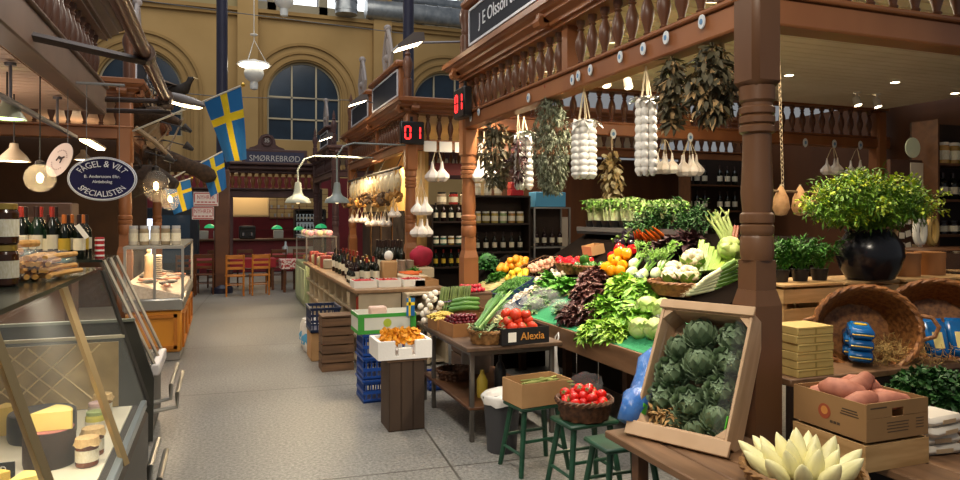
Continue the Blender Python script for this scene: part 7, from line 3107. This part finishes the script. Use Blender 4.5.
for k, (u, v, lb) in enumerate(((206, 199, 'upper white sign with red NYHREK lettering left of the iron pillar'), (203, 213, 'lower white sign with red NYHREK lettering left of the iron pillar'))):
    p = at(u, v, y=16.75)
    t = thing('price_sign', lb, 'sign', p)
    g = G()
    g.box((0, 0, 0), (.52 if k == 0 else .46, .02, .31 if k == 0 else .29))
    mk('board', g, M('white_sign_face', 'd8cfca', rough=.5), t)
    ww = .48 if k == 0 else .42
    g = G()
    for z in (-.13 if k == 0 else -.12, .13 if k == 0 else .12):
        g.box((0, -.012, z), (ww, .004, .022))
    for x in (-ww / 2, ww / 2):
        g.box((x, -.012, .02), (.02, .004, .2))
    for q in range(5):
        g.box((-.16 + q * .08, -.012, -.07), (.06, .004, .025))
    mk('red_border', g, M('sign_red', 'a83238', rough=.5), t, smooth=False)
    g = G()
    for x in (-.18, .18):
        g.tube((x, 0, .0), (x, .11, .0), .012, n=5)
    mk('wall_bracket', g, MATS['wire_grey'], t)
    lettering('NYHREK', .13, M('sign_red'), t, (0, -.012, .035), (pi / 2, 0, 0), narrow=.75)

# clear globe lamps
GLOBE = M('lamp_globe_glass', 'fff3dd', rough=.05, alpha=.1)
FIL = M('filament_glow', 'ffdf9c', emit=22)


def globe(label, p, r, top, long=1.0, arm=None):
    t = thing('globe_lamp', label, 'lamp', p, 0, 'clear glass lamps')
    g = G()
    g.sph((0, 0, 0), (r, r, r * long), 18, 12)
    mk('glass_globe', g, GLOBE, t)
    g = G()
    g.sph((0, 0, 0), (r * .2, r * .2, r * .35), 10, 8)
    mk('bulb', g, FIL, t)
    g = G()
    g.lathe([(r * .3, r * long * .9), (r * .3, r * long * 1.15), (.01, r * long * 1.25)], 12)
    g.tube((0, 0, r * long * 1.2), (0, 0, top - p[2]), .005, n=5)
    if arm:
        g.tube((0, 0, top - p[2]), (arm - p[0], 0, top - p[2]), .008, n=5)
    mk('cap_and_cord', g, DARK, t)
    lamp('POINT', p, 5, WARM, r * .3)


globe('clear glass globe lamp hanging above the wine bottles at the left', tuple(at(40, 178, x=-1.25)), .105, 2.78)
globe('large clear egg-shaped lamp below the boar head', tuple(at(156, 186, y=10.4)), .165, 2.84, 1.35, -1.13)
globe('second clear egg-shaped lamp beside the large one', tuple(at(170, 199, y=10.8)), .13, 2.84, 1.3, -1.13)
for k, (u, v, x, lb, c) in enumerate(((14, 158, -1.6, 'cone heat lamp glowing warm at the left edge', 'cdb89a'), (83, 158, -1.9, 'cone heat lamp glowing behind the navy oval sign', 'cdb89a'), (7, 115, -1.4, 'greenish glowing lamp at the left edge under the beam', '9aa08a'))):
    p = at(u, v, x=x)
    t = thing('cone_lamp', lb, 'lamp', p, 0, 'cone lamps')
    g = G()
    g.lathe([(.12, -.03), (.09, .02), (.035, .08), (.03, .12)], 18, caps=False)
    mk('shade', g, M('cone_' + c, c, rough=.4), t)
    g = G()
    g.lathe([(.1, -.025), (.1, -.02)], 16)
    mk('glow', g, GLOWS if k < 2 else M('green_glow', 'd8ff9a', emit=7), t)
    g = G()
    g.tube((0, 0, .12), (0, 0, 2.76 - p.z), .006, n=5)
    mk('cord', g, DARK, t)
    lamp('SPOT', p + Vector((0, 0, -.04)), 30, WARM, .08, p + Vector((0, 0, -1)), 130)
# track rail under the soffit
t = thing('lamp_track', 'thin metal lamp track hung on short rods under the left soffit', 'rail', (-1.32, 3.2, 2.52))
g = G()
g.rbox((0, 2.2, 0), (.035, 4.4, .035), .005)
mk('bar', g, M('grey_arm_steel'), t)
for y in (1.0, 2.2, 3.6):
    g = G()
    g.tube((0, y, .02), (0, y, .255), .011, n=6)
    g.lathe([(.035, .24), (.035, .258)], 12, c=(0, y, 0))
    mk('rod', g, M('grey_arm_steel'), t)
t = thing('fluorescent_tube', 'bright slanted tube lamp on the inner ceiling behind the oval sign', 'lamp', at(93, 145, x=-2.0))
g = G()
g.box((0, .0, 0), (.12, 1.6, .03))
mk('glowing_tube', g, GLOWW, t)
g = G()
g.box((0, 0, .03), (.16, 1.66, .03))
mk('holder', g, WHITE, t)

# inner walls of the left stalls
LWOOD = M('left_inner_wood', '4d3422', '3d281a', .6, sc_=2)
g = G()
g.box((-4.2, 5.4, 1.4), (.08, 9.4, 2.8))
struct('wall_left', g, LWOOD)
g = G()
g.box((-4.2, 12.6, 1.65), (.08, 5, 3.3))
struct('wall_left_rear', g, LWOOD)
g = G()
g.box((-2.8, 15.2, 1.65), (2.8, .08, 3.3))
struct('wall_left_end', g, LWOOD)
SB = 'bottles on the shelf inside the left stall'
shelf_unit('back_shelf', 'dark shelf of packets inside the left stall behind the bottles', 0, 3.2, 0, (1.0, 1.35, 1.7, 2.05), .3, M('black_brown_shelf'), True, 2.3, pi / 2).location = (-3.75, 4.6, 0)
random.seed(5)
for k in range(48):
    z = (1.0, 1.35, 1.7, 2.05)[k // 12]
    y = 4.75 + (k % 12) * .255
    c = ('c9b48a', '7a5a3c', 'b5402e', 'd6cdb4', '8f8f86', '4f6a7a', 'c0a050')[k % 7]
    if k % 3 == 0:
        bottle('bottle on the dark shelf inside the left stall', (-3.9, y, z + .001), .28, .04, BOT, FOILR, LABEL, SB)
    else:
        one('goods_packet', G().rbox((0, 0, .11), (.14, .18, .22), .012), M('packet_' + c, c, rough=.6, rv=.1), 'packet on the dark shelf inside the left stall', 'packet', (-3.9, y, z + .001), 0, 'packets on the left stall shelf')
t = thing('wooden_cupboard', 'brown wooden cupboard under the navy oval sign', 'cupboard', (-2.9, 8.4, 0))
g = G()
g.rbox((.7, .2, .95), (1.4, .4, 1.9), .01)
mk('body', g, SHELFW, t)
g = G()
for x in (.36, 1.04):
    g.rbox((x, -.012, 1.0), (.6, .025, 1.5), .01)
mk('door', g, M('cupboard_door', '6a4a30', '573a25', .5, sc_=2), t)

# cheese counter
def case_counter(label, y0, y1, xb, prof, dark_end, topz, topx):
    """refrigerated counter with a raked glass front; prof = (x,z) raked line foot and head"""
    t = thing('glass_counter', label, 'counter', (0, y0, 0))
    L = y1 - y0
    (xf, zf), (xh, zh) = prof
    g = G()
    g.prism([(xb, .02), (xf - .02, .02), (xf, .1), (xf, zf - .06), (xf - .05, zf), (xb, zf)], L, 'y')
    mk('body', g, M('charcoal_metal', '35322e', '2c2926', .45, sc_=2), t, smooth=False)
    g = G()
    g.prism([(xf + .002, zf), (xf - .025, zf), (xh - .025, zh), (xh, zh)], L, 'y')
    mk('front_glass', g, PANE, t, smooth=False)
    g = G()
    g.box(((topx[0] + topx[1]) / 2, L / 2, topz - .012), (topx[1] - topx[0], L, .02))
    mk('top_shelf', g, M('smoked_glass', '20261f', rough=.15), t, smooth=False)
    return t


gc1 = case_counter('cheese counter with raked glass front and brass frame, nearest on the left', 1.7, 4.85, -1.7, ((-.44, .56), (-.70, 1.42)), False, 1.44, (-1.75, -.70))
BRS = M('brass_frame', 'a8926a', rough=.3, metal=.6)
for y in (.9, 2.0, 3.13):
    g = G()
    a_, b_ = Vector((-.435, y, .56)), Vector((-.695, y, 1.42))
    g.path([a_, b_], .02 if y != 3.13 else .014, 4)
    mk('glass_support', g, BRS if y != 3.13 else M('charcoal_metal'), gc1, smooth=False)
g = G()
g.prism([(-1.7, .56), (-.45, .56), (-.57, 1.0), (-1.7, 1.0)], .02, 'y')
o = mk('end_glass', g, PANE, gc1, (0, 3.12, 0), smooth=False)
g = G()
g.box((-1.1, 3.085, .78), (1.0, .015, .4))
mk('reflection_board', g, M('case_back', '8f7a50', 'b09868', .4, sc_=6), gc1, smooth=False)  # board coloured as the hall's reflection on the case glass
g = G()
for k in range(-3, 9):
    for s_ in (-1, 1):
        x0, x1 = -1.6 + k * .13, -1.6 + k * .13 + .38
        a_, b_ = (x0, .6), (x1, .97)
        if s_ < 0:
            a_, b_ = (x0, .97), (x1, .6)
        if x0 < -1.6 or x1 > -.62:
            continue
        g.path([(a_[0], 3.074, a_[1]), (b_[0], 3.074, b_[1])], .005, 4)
mk('reflection_strips', g, M('reflection_pale', 'd8c08a', rough=.4), gc1)  # pale diagonals of that glass reflection, built as strips
g = G()
g.box((-1.13, 3.13, 1.005), (1.12, .03, .018))
mk('end_rail', g, M('pale_rail', 'b8b092', rough=.4), gc1, smooth=False)
g = G()
g.rbox((-.46, 1.55, .575), (.035, 3.1, .05), .006)
mk('front_rail', g, M('blue_grey_rail', '8a979c', rough=.3, metal=.5), gc1)
g = G()
g.box((-1.05, 1.55, .565), (1.05, 3.1, .012))
mk('white_tray', g, M('tray_cream', 'd6d0b6', rough=.4), gc1, smooth=False)
g = G()
g.box((-1.5, 1.55, 1.0), (.04, 3.1, .7))
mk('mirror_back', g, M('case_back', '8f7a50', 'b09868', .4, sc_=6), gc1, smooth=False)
for k in range(2):
    g = G()
    for x in (-.385, -.335):
        pass
for s, (ya, yb_) in enumerate(((3.95, 4.5), (5.85, 6.75))):
    t = thing('bumper_rail', ['double steel bumper rail along the foot of the cheese counter', 'double steel bumper rail along the foot of the dark-ended counter'][s], 'rail', (0, ya, 0))
    for x, z in ((-.375, .43), (-.33, .36)):
        g = G()
        L = yb_ - ya
        if s == 0:
            x += .02
        g.path([(-.495, 0.06, z - .12), (x, .06, z - .1), (x, .06, z), (x, L, z)], .017, 8)
        mk('tube', g, STEEL, t)
gc2 = case_counter('dark-ended counter with raked glass, beyond the cheese counter', 5.9, 6.62, -1.7, ((-.50, .6), (-.85, 1.42)), True, 1.43, (-1.75, -.85))
g = G()
g.prism([(-1.7, .02), (-.5, .02), (-.49, .5), (-.63, .96), (-1.7, .96)], .03, 'y')
mk('end_panel', g, M('charcoal_green_panel', '3a3a33', '302f2a', .4, sc_=2), gc2, (0, -.035, 0), smooth=False)
g = G()
g.box((-1.16, -.03, .965), (1.07, .05, .02))
mk('end_rail', g, M('green_grey_rail', '6f7466', rough=.4), gc2, smooth=False)
for y in (.03, .36, .7):
    g = G()
    g.path([(-.495, y, .6), (-.845, y, 1.42)], .014, 4)
    mk('glass_support', g, STEEL, gc2, smooth=False)
g = G()
g.rbox((-.485, .36, .56), (.06, .72, .09), .01)
mk('front_rail', g, M('white_rail', 'cfc8c4', rough=.4), gc2)
random.seed(9)
for k in range(9):
    g = G()
    g.sph((0, 0, .04), (.11, .09, .05), 9, 6, fn=lambda d: 1 + .12 * sin(6 * d.x + 5 * d.y))
    c = ('b0586a', 'a04048', 'c88890', '7a3038')[k % 4]
    one('meat_cut', g, M('meat_' + c, c, 'd0a0a0', .35, sc_=9), ['pink cut of meat in the dark-ended counter', 'red cut of meat in the dark-ended counter', 'pale pink cut of meat in the dark-ended counter', 'dark red cut of meat in the dark-ended counter'][k % 4], 'meat', (-.74 - (k % 3) * .24, 6.05 + (k // 3) * .21, .602), U(0, 3), 'meat cuts in the dark-ended counter %d' % (k % 4))
# cheeses, jars and signs in the near case
ZT = .572
CHZ = M('pale_cheese', 'ead67e', 'e0c868', .5, sc_=3)
RIND = M('dark_rind', '39291f', '2b1f18', .6, sc_=9)


def wedge(label, p, r, h, ang, rot, mat, rindm=None):
    t = thing('cheese_wedge', label, 'cheese', p, rot)
    g = G()
    n = 10
    g.prism([(0, 0)] + [(r * cos(ang * k / n), r * sin(ang * k / n)) for k in range(n + 1)], h, 'z')
    mk('cheese', g, mat, t, smooth=False)
    if rindm:
        g = G()
        pts = [(r * 1.0 * cos(ang * k / n), r * 1.0 * sin(ang * k / n)) for k in range(n + 1)] + [(r * 1.03 * cos(ang * k / n), r * 1.03 * sin(ang * k / n)) for k in range(n, -1, -1)]
        g.prism(pts, h, 'z')
        mk('rind', g, rindm, t, smooth=False)


def wheel(label, p, r, h, mat, topm):
    t = thing('round_cheese', label, 'cheese', p)
    g = G()
    g.lathe([(r * .96, 0), (r, .02), (r, h - .02), (r * .97, h)], 32)
    mk('rind', g, mat, t)
    g = G()
    g.lathe([(r * .93, h + .0005), (r * .93, h + .003)], 28)
    mk('cut_face', g, topm, t)


cz = lambda u, v: at(u, v, z=ZT)
wheel('dark cheese wheel with pinkish top under the pale yellow wedge', (-.77, 3.8, ZT), .11, .17, RIND, M('pink_cheese', 'b5706a', 'a06058', .5, sc_=5))
wheel('dark blue-black cheese wheel behind the pinkish one', (-.9, 4.28, ZT), .16, .14, M('blue_black_wax', '1d2027', '15171c', .35, sc_=3), M('blue_black_top', '262a33', rough=.4))
wedge('large pale yellow cheese wedge on the dark wheel', (-.84, 3.74, ZT + .175), .17, .085, 1.1, .0, CHZ, M('yellow_rind', 'd8bc58'))
wheel('dark cheese drum under the left cheese piece', (-1.12, 3.62, ZT), .13, .12, RIND, M('pale_cheese'))
wedge('small cheese wedge far back in the glass case', (-1.18, 4.35, ZT), .16, .15, .9, .3, M('gold_cheese', 'd6b85a', 'c8a848', .5, sc_=3))
wedge('pale cheese piece lying at the lower left corner of the picture', (-.98, 3.33, ZT), .18, .1, .8, .7, M('gold_cheese'))
wedge('pale yellow cheese corner at the bottom edge of the picture', (-.84, 3.36, ZT), .14, .08, .9, .4, CHZ)
wedge('pale cheese block standing left of the black sign', (-1.2, 3.34, ZT), .16, .14, .9, .9, M('gold_cheese'))
for k, (x, y) in enumerate(((-.6, 3.72), (-.6, 3.88), (-.64, 4.22), (-.66, 4.42), (-.66, 4.6))):
    lb = ['small jar with a tan paper cap nearest in the glass case', 'small jar with a tan paper cap just behind the nearest', 'jar of yellow-green pickles in the glass case', 'pale jar with a pinkish lid in the glass case', 'jar with a tan lid farthest back by the glass'][k]
    o = jar(lb, (x, y, ZT), .05, .13, ('6a3216', '7a4220', 'b8b04a', 'b0a08a', '9a7a4a')[k], (JARL, JARL, M('green_lid', '8a9a5a', rough=.4), M('pink_lid', 'c8a8a0', rough=.4), JARL)[k])
    if k in (0, 1, 4):
        g = G()
        g.lathe([(1.2, .78), (1.06, .9), (1.0, 1.03), (.6, 1.05), (.001, 1.05)], 18)
        for i, v in enumerate(g.v):
            if v[2] < .85:
                a = atan2(v[1], v[0])
                g.v[i] = (v[0] * (1 + .06 * sin(7 * a)), v[1] * (1 + .06 * sin(7 * a)), v[2] + .05 * cos(5 * a))
        mk('paper_cap', g, M('tan_paper_cap', 'cdae78', 'bb9a62', .7, sc_=5), o)


def slate(label, p, rot, lines):
    t = thing('price_slate', label, 'sign', p, rot)
    g = G()
    g.rbox((0, 0, .05), (.13, .008, .1), .002)
    mk('board', g, M('black_slate', '1a1c1b', rough=.6), t)
    for i, l in enumerate(lines):
        lettering(l, .032, M('chalk_white', 'd8d8d0', rough=.8), t, (0, -.005, .072 - i * .034), (pi / 2, 0, 0), ext=.0006)


slate('little black sign chalked OLD MØRK in front of the cheese wheel', (-.92, 3.57, ZT), -.0, ['OLD', 'MØRK'])
slate('little black sign at the lower left edge of the picture', (-1.04, 3.53, ZT), -.2, [])
random.seed(77)
for k in range(30):
    c = ('c9a860', 'b59a6a', '8a6a4a', 'd8cfae', '6a7a6a', 'a8785a')[k % 6]
    one('wrapped_cheese', G().rbox((0, 0, .05), (U(.1, .16), .14, .1), .015), M('wrapped_' + c, c, rough=.5, rv=.15), 'small wrapped cheese piece at the back of the glass case', 'cheese', (-1.36 + (k % 2) * .15, 1.95 + (k // 2) * .19, ZT + (.0 if k % 2 else .0)), U(-.2, .2), 'wrapped cheeses at the back')
lamp('AREA', (-1.1, 3.3, 1.38), 26, SOFT, .3, (-1.0, 3.3, 0), size_y=2.6)
lamp('AREA', (-1.2, 6.26, 1.38), 9, SOFT, .3, (-1.1, 6.26, 0), size_y=.6)

# goods on the top shelf of the cheese counter
ZS = 1.4395
p = at(7, 262, x=-.85)
for k in range(2):
    jar(['amber jar with cream label, lower of two at the left edge', 'dark amber jar with cream label stacked on top at the left edge'][k], (-.92, 3.66, ZS + k * .186), .058, .185, '3a2010', JARL)
STK = vm('breadstick', 'd8a458', 'c48e42', .7, sc_=18)
bs = thing('bag_of_breadsticks', 'clear bag of long breadsticks lying on the glass shelf', 'bag', (-.86, 4.1, ZS))
g = G()
for k in range(26):
    a = U(-.08, .08)
    p0 = Vector((U(-.06, .07), -.2 + U(-.03, .03), .02 + (k // 7) * .03))
    g.path([p0, p0 + Vector((a * .6, .2, .004)), p0 + Vector((a, .4, 0))], .013, 7)
mk('breadsticks', g, STK, bs)
g = G()
g.rbox((0, .05, .07), (.22, .56, .14), .05)
for i, v in enumerate(g.v):
    g.v[i] = (v[0] + .012 * sin(20 * v[1]), v[1], max(.001, v[2] + .012 * sin(17 * v[1] + 12 * v[0])))
mk('clear_film', g, CLEARB, bs)
g = G()
for k in range(9):
    g.leaf((U(-.06, .06), .3, .06), (U(-.5, .5), 1, U(-.1, .4)), (0, 0, 1), .12, .08, .3, 3, .25)
mk('teal_bag_end', g, M('teal_film', '8fb8a8', rough=.2, alpha=.5), bs, smooth='all')
bs2 = cp(bs, (-1.0, 3.55, ZS + .0), .05, 'upper bag of breadsticks leaning at the left edge behind the first')
bs2.location = (-1.06, 4.25, ZS)
bs2.scale = (1, 1, 1.5)
random.seed(3)
for k in range(9):
    x, y = -1.2 - .1 * (k % 5), 6.0 + .12 * (k // 5)
    bottle(('red-capped' if k % 2 == 0 else 'dark-capped') + ' wine bottle in the row behind the bags of breadsticks', (x, y, 1.4295), .4, .048, (BOT, BOTG)[k % 2], (FOILR, FOILK)[k % 2], LABEL, 'red-capped bottles at the back of the shelf' if k % 2 == 0 else 'dark-capped bottles at the back of the shelf')
for k in range(3):
    jar(['jar with metal lid in the back row, left edge', 'jar with metal lid in the back row, second', 'jar with metal lid in the back row, third'][k], (-1.3 - .13 * k, 4.66, ZS), .055, .2, '3a2412', JARL)
# wine bottles on the dark-ended counter's shelf
ZS2 = 1.4295
for k in range(8):
    x, y = -1.02 - (k % 3) * .1, 6.0 + (k // 3) * .14
    o = bottle('dark wine bottle in the group beside the red tin stack', (x, y, ZS2), .34, .042, (BOT, BOT, BOTG)[k % 3], (FOILK, M('orange_foil', 'b0622a', rough=.35))[k % 2], (LABEL, LABY)[k % 2], 'wine bottles beside the red tins')
g = G()
g.box((0, 0, 0), (.035, .003, .12), (0, -.6, 0))
one('price_tag', g, WHITE, 'white paper tag hanging from a bottle neck', 'tag', (-.99, 5.93, 1.64))
for k in range(4):
    g = G()
    g.lathe([(.032, 0), (.034, .004), (.034, .036), (.03, .04)], 14)
    o = one('small_tin', g, M('red_tin'), ['red tin at the bottom of the little stack', 'second red tin from the bottom', 'third red tin from the bottom', 'topmost red tin of the little stack'][k], 'tin', (-.9, 6.12, ZS2 + .0405 * k), 0, 'stacked red tins')
    g = G()
    g.lathe([(.0345, .012), (.0345, .026)], 14, caps=False)
    mk('white_band', g, WHITE, o)

# orange fish and game counter
OR = M('orange_counter_paint', 'c98628', 'bb781e', .45, sc_=2)
t = thing('fish_counter', 'orange panelled counter with a glass case of fish and game', 'counter', (-.46, 9.15, 0))
g = G()
g.rbox((-.31, 1.4, .36), (.62, 2.8, .5), .02)
mk('body', g, OR, t)
g = G()
for x in (-.31,):
    for sx, w_ in ((-.24, .04), (.24, .04)):
        g.box((x + sx, -.012, .36), (w_, .025, .42))
    for z in (.17, .55):
        g.box((x, -.012, z), (.52, .025, .04))
for y in (.5, 1.4, 2.3):
    for z in (.17, .55):
        g.box((.012, y, z), (.025, .8, .04))
    for d in (-.4, .4):
        g.box((.012, y + d, .36), (.025, .04, .42))
mk('panel_moulding', g, M('orange_moulding', 'a8651a', rough=.45), t, smooth=False)
g = G()
g.rbox((-.31, 1.4, .055), (.58, 2.72, .11), .01)
mk('plinth', g, M('grey_plinth', '8a8680', rough=.5), t)
g = G()
g.rbox((-.31, 1.4, .69), (.67, 2.86, .15), .02)
mk('steel_band', g, STEEL, t)
g = G()
for x in (-.62, 0.0):
    g.prism([(x, .77), (x + .008, .77), (x + .008, 1.36), (x, 1.36)], 2.8, 'y')
g.box((-.31, .0, 1.06), (.61, .008, .59))
mk('glass_case', g, PANE, t, smooth=False)
g = G()
for x in (-.62, -.3, .01):
    g.box((x, -.0, 1.07), (.03, .03, .62))
g.box((.01, 2.8, 1.07), (.03, .03, .62))
g.box((-.31, 0, 1.38), (.66, .035, .03))
g.box((.01, 1.4, 1.38), (.035, 2.8, .03))
g.box((-.31, 1.4, 1.395), (.64, 2.8, .012))
mk('steel_frame', g, STEEL, t, smooth=False)
ICE = M('crushed_ice', 'd8c8b4', 'c0ac94', .5, sc_=30, bump=.6)
g = G()
g.prism([(-.6, .768), (-.02, .768), (-.02, .80), (-.6, .96)], 2.76, 'y')
mk('ice_bed', g, ICE, t, (0, .02, 0), smooth=False)
random.seed(21)
FISH = [M('fish_pink', 'c88a70', 'a86a52', .3, sc_=8), M('fish_silver', '8a8884', '5a5856', .25, sc_=8), M('fish_dark', '3a302a', '241d19', .3, sc_=8)]


def fish(mat, label, grp, p, rot, L):
    t = thing('fish', label, 'fish', p, (0, .1, rot), grp)
    g = G()
    g.path([(-.5 * L, 0, 0), (-.46 * L, 0, 0), (-.25 * L, 0, .0), (0, 0, 0), (.2 * L, 0, 0), (.34 * L, 0, 0)], [.012 * L, .07 * L, .12 * L, .125 * L, .07 * L, .03 * L], 12)
    for i, v in enumerate(g.v):
        g.v[i] = (v[0], v[1], v[2] * .6)
    mk('body', g, mat, t)
    g = G()
    for s in (-1, 1):
        g.prism([(.32 * L, 0), (.5 * L, s * .12 * L), (.44 * L, 0)], .006, 'z')
    mk('tail_fin', g, mat, t, smooth=False)


for k in range(14):
    x, y = -.64 - (k % 2) * .2 - U(0, .04), 9.35 + (k // 2) * .3 + U(0, .1)
    z = .80 + .16 * (-.48 - x) / .58 + .05
    fish(FISH[k % 3], ['pinkish fish on ice in the glass case', 'silver fish on ice in the glass case', 'dark fish on ice in the glass case'][k % 3], ['pink fish', 'silver fish', 'dark fish'][k % 3], (x, y, z), U(-.5, 3), .36)
for k in range(9):
    x = -1.55 + .0 * k
    g = G()
    g.rbox((0, 0, .0), (.22, .4, .012), .004)
    one('paper_sheet', g, M('pale_paper'), 'pale flat packet in the slanted stack inside the fish counter', 'packet', (-.9, 10.6, .97 + k * .03), .1, 'flat packets in the fish counter')
p = at(149, 270, y=9.9)
g = G()
g.path([(0, 0, .2), (.0, 0, .16), (.01, 0, .05), (.01, 0, -.08), (-.01, 0, -.17), (0, 0, -.19)], [.012, .05, .06, .07, .06, .02], 12)
o = one('plucked_bird', g, M('plucked_skin', 'd8b890', 'c0a078', .5, sc_=9), 'pale plucked game bird standing up in the glass case', 'poultry', (p.x, 9.9, 1.09))
g = G()
g.sph((.0, -.0, .22), (.03, .03, .035), 10, 6)
mk('head', g, M('plucked_skin'), o)
for k in range(5):
    jar('glass jar with steel lid on top of the fish counter case', (-1.02 + k * .12, 9.45, 1.402), .055, .24, ('a8a090', '8a7a60')[k % 2], M('steel_lid', 'a8a8a8', rough=.3), 'jars on the fish counter')
lamp('AREA', (-.78, 10.4, 1.36), 26, WARM, .4, (-.78, 10.4, 0), size_y=2.2)
lamp('POINT', (-2.2, 12.5, 2.9), 14, WARM, .15)
lamp('AREA', (-2.3, 5.3, 2.74), 22, (1, .8, .62), 1.2, (-2.3, 5.3, 0), size_y=4)
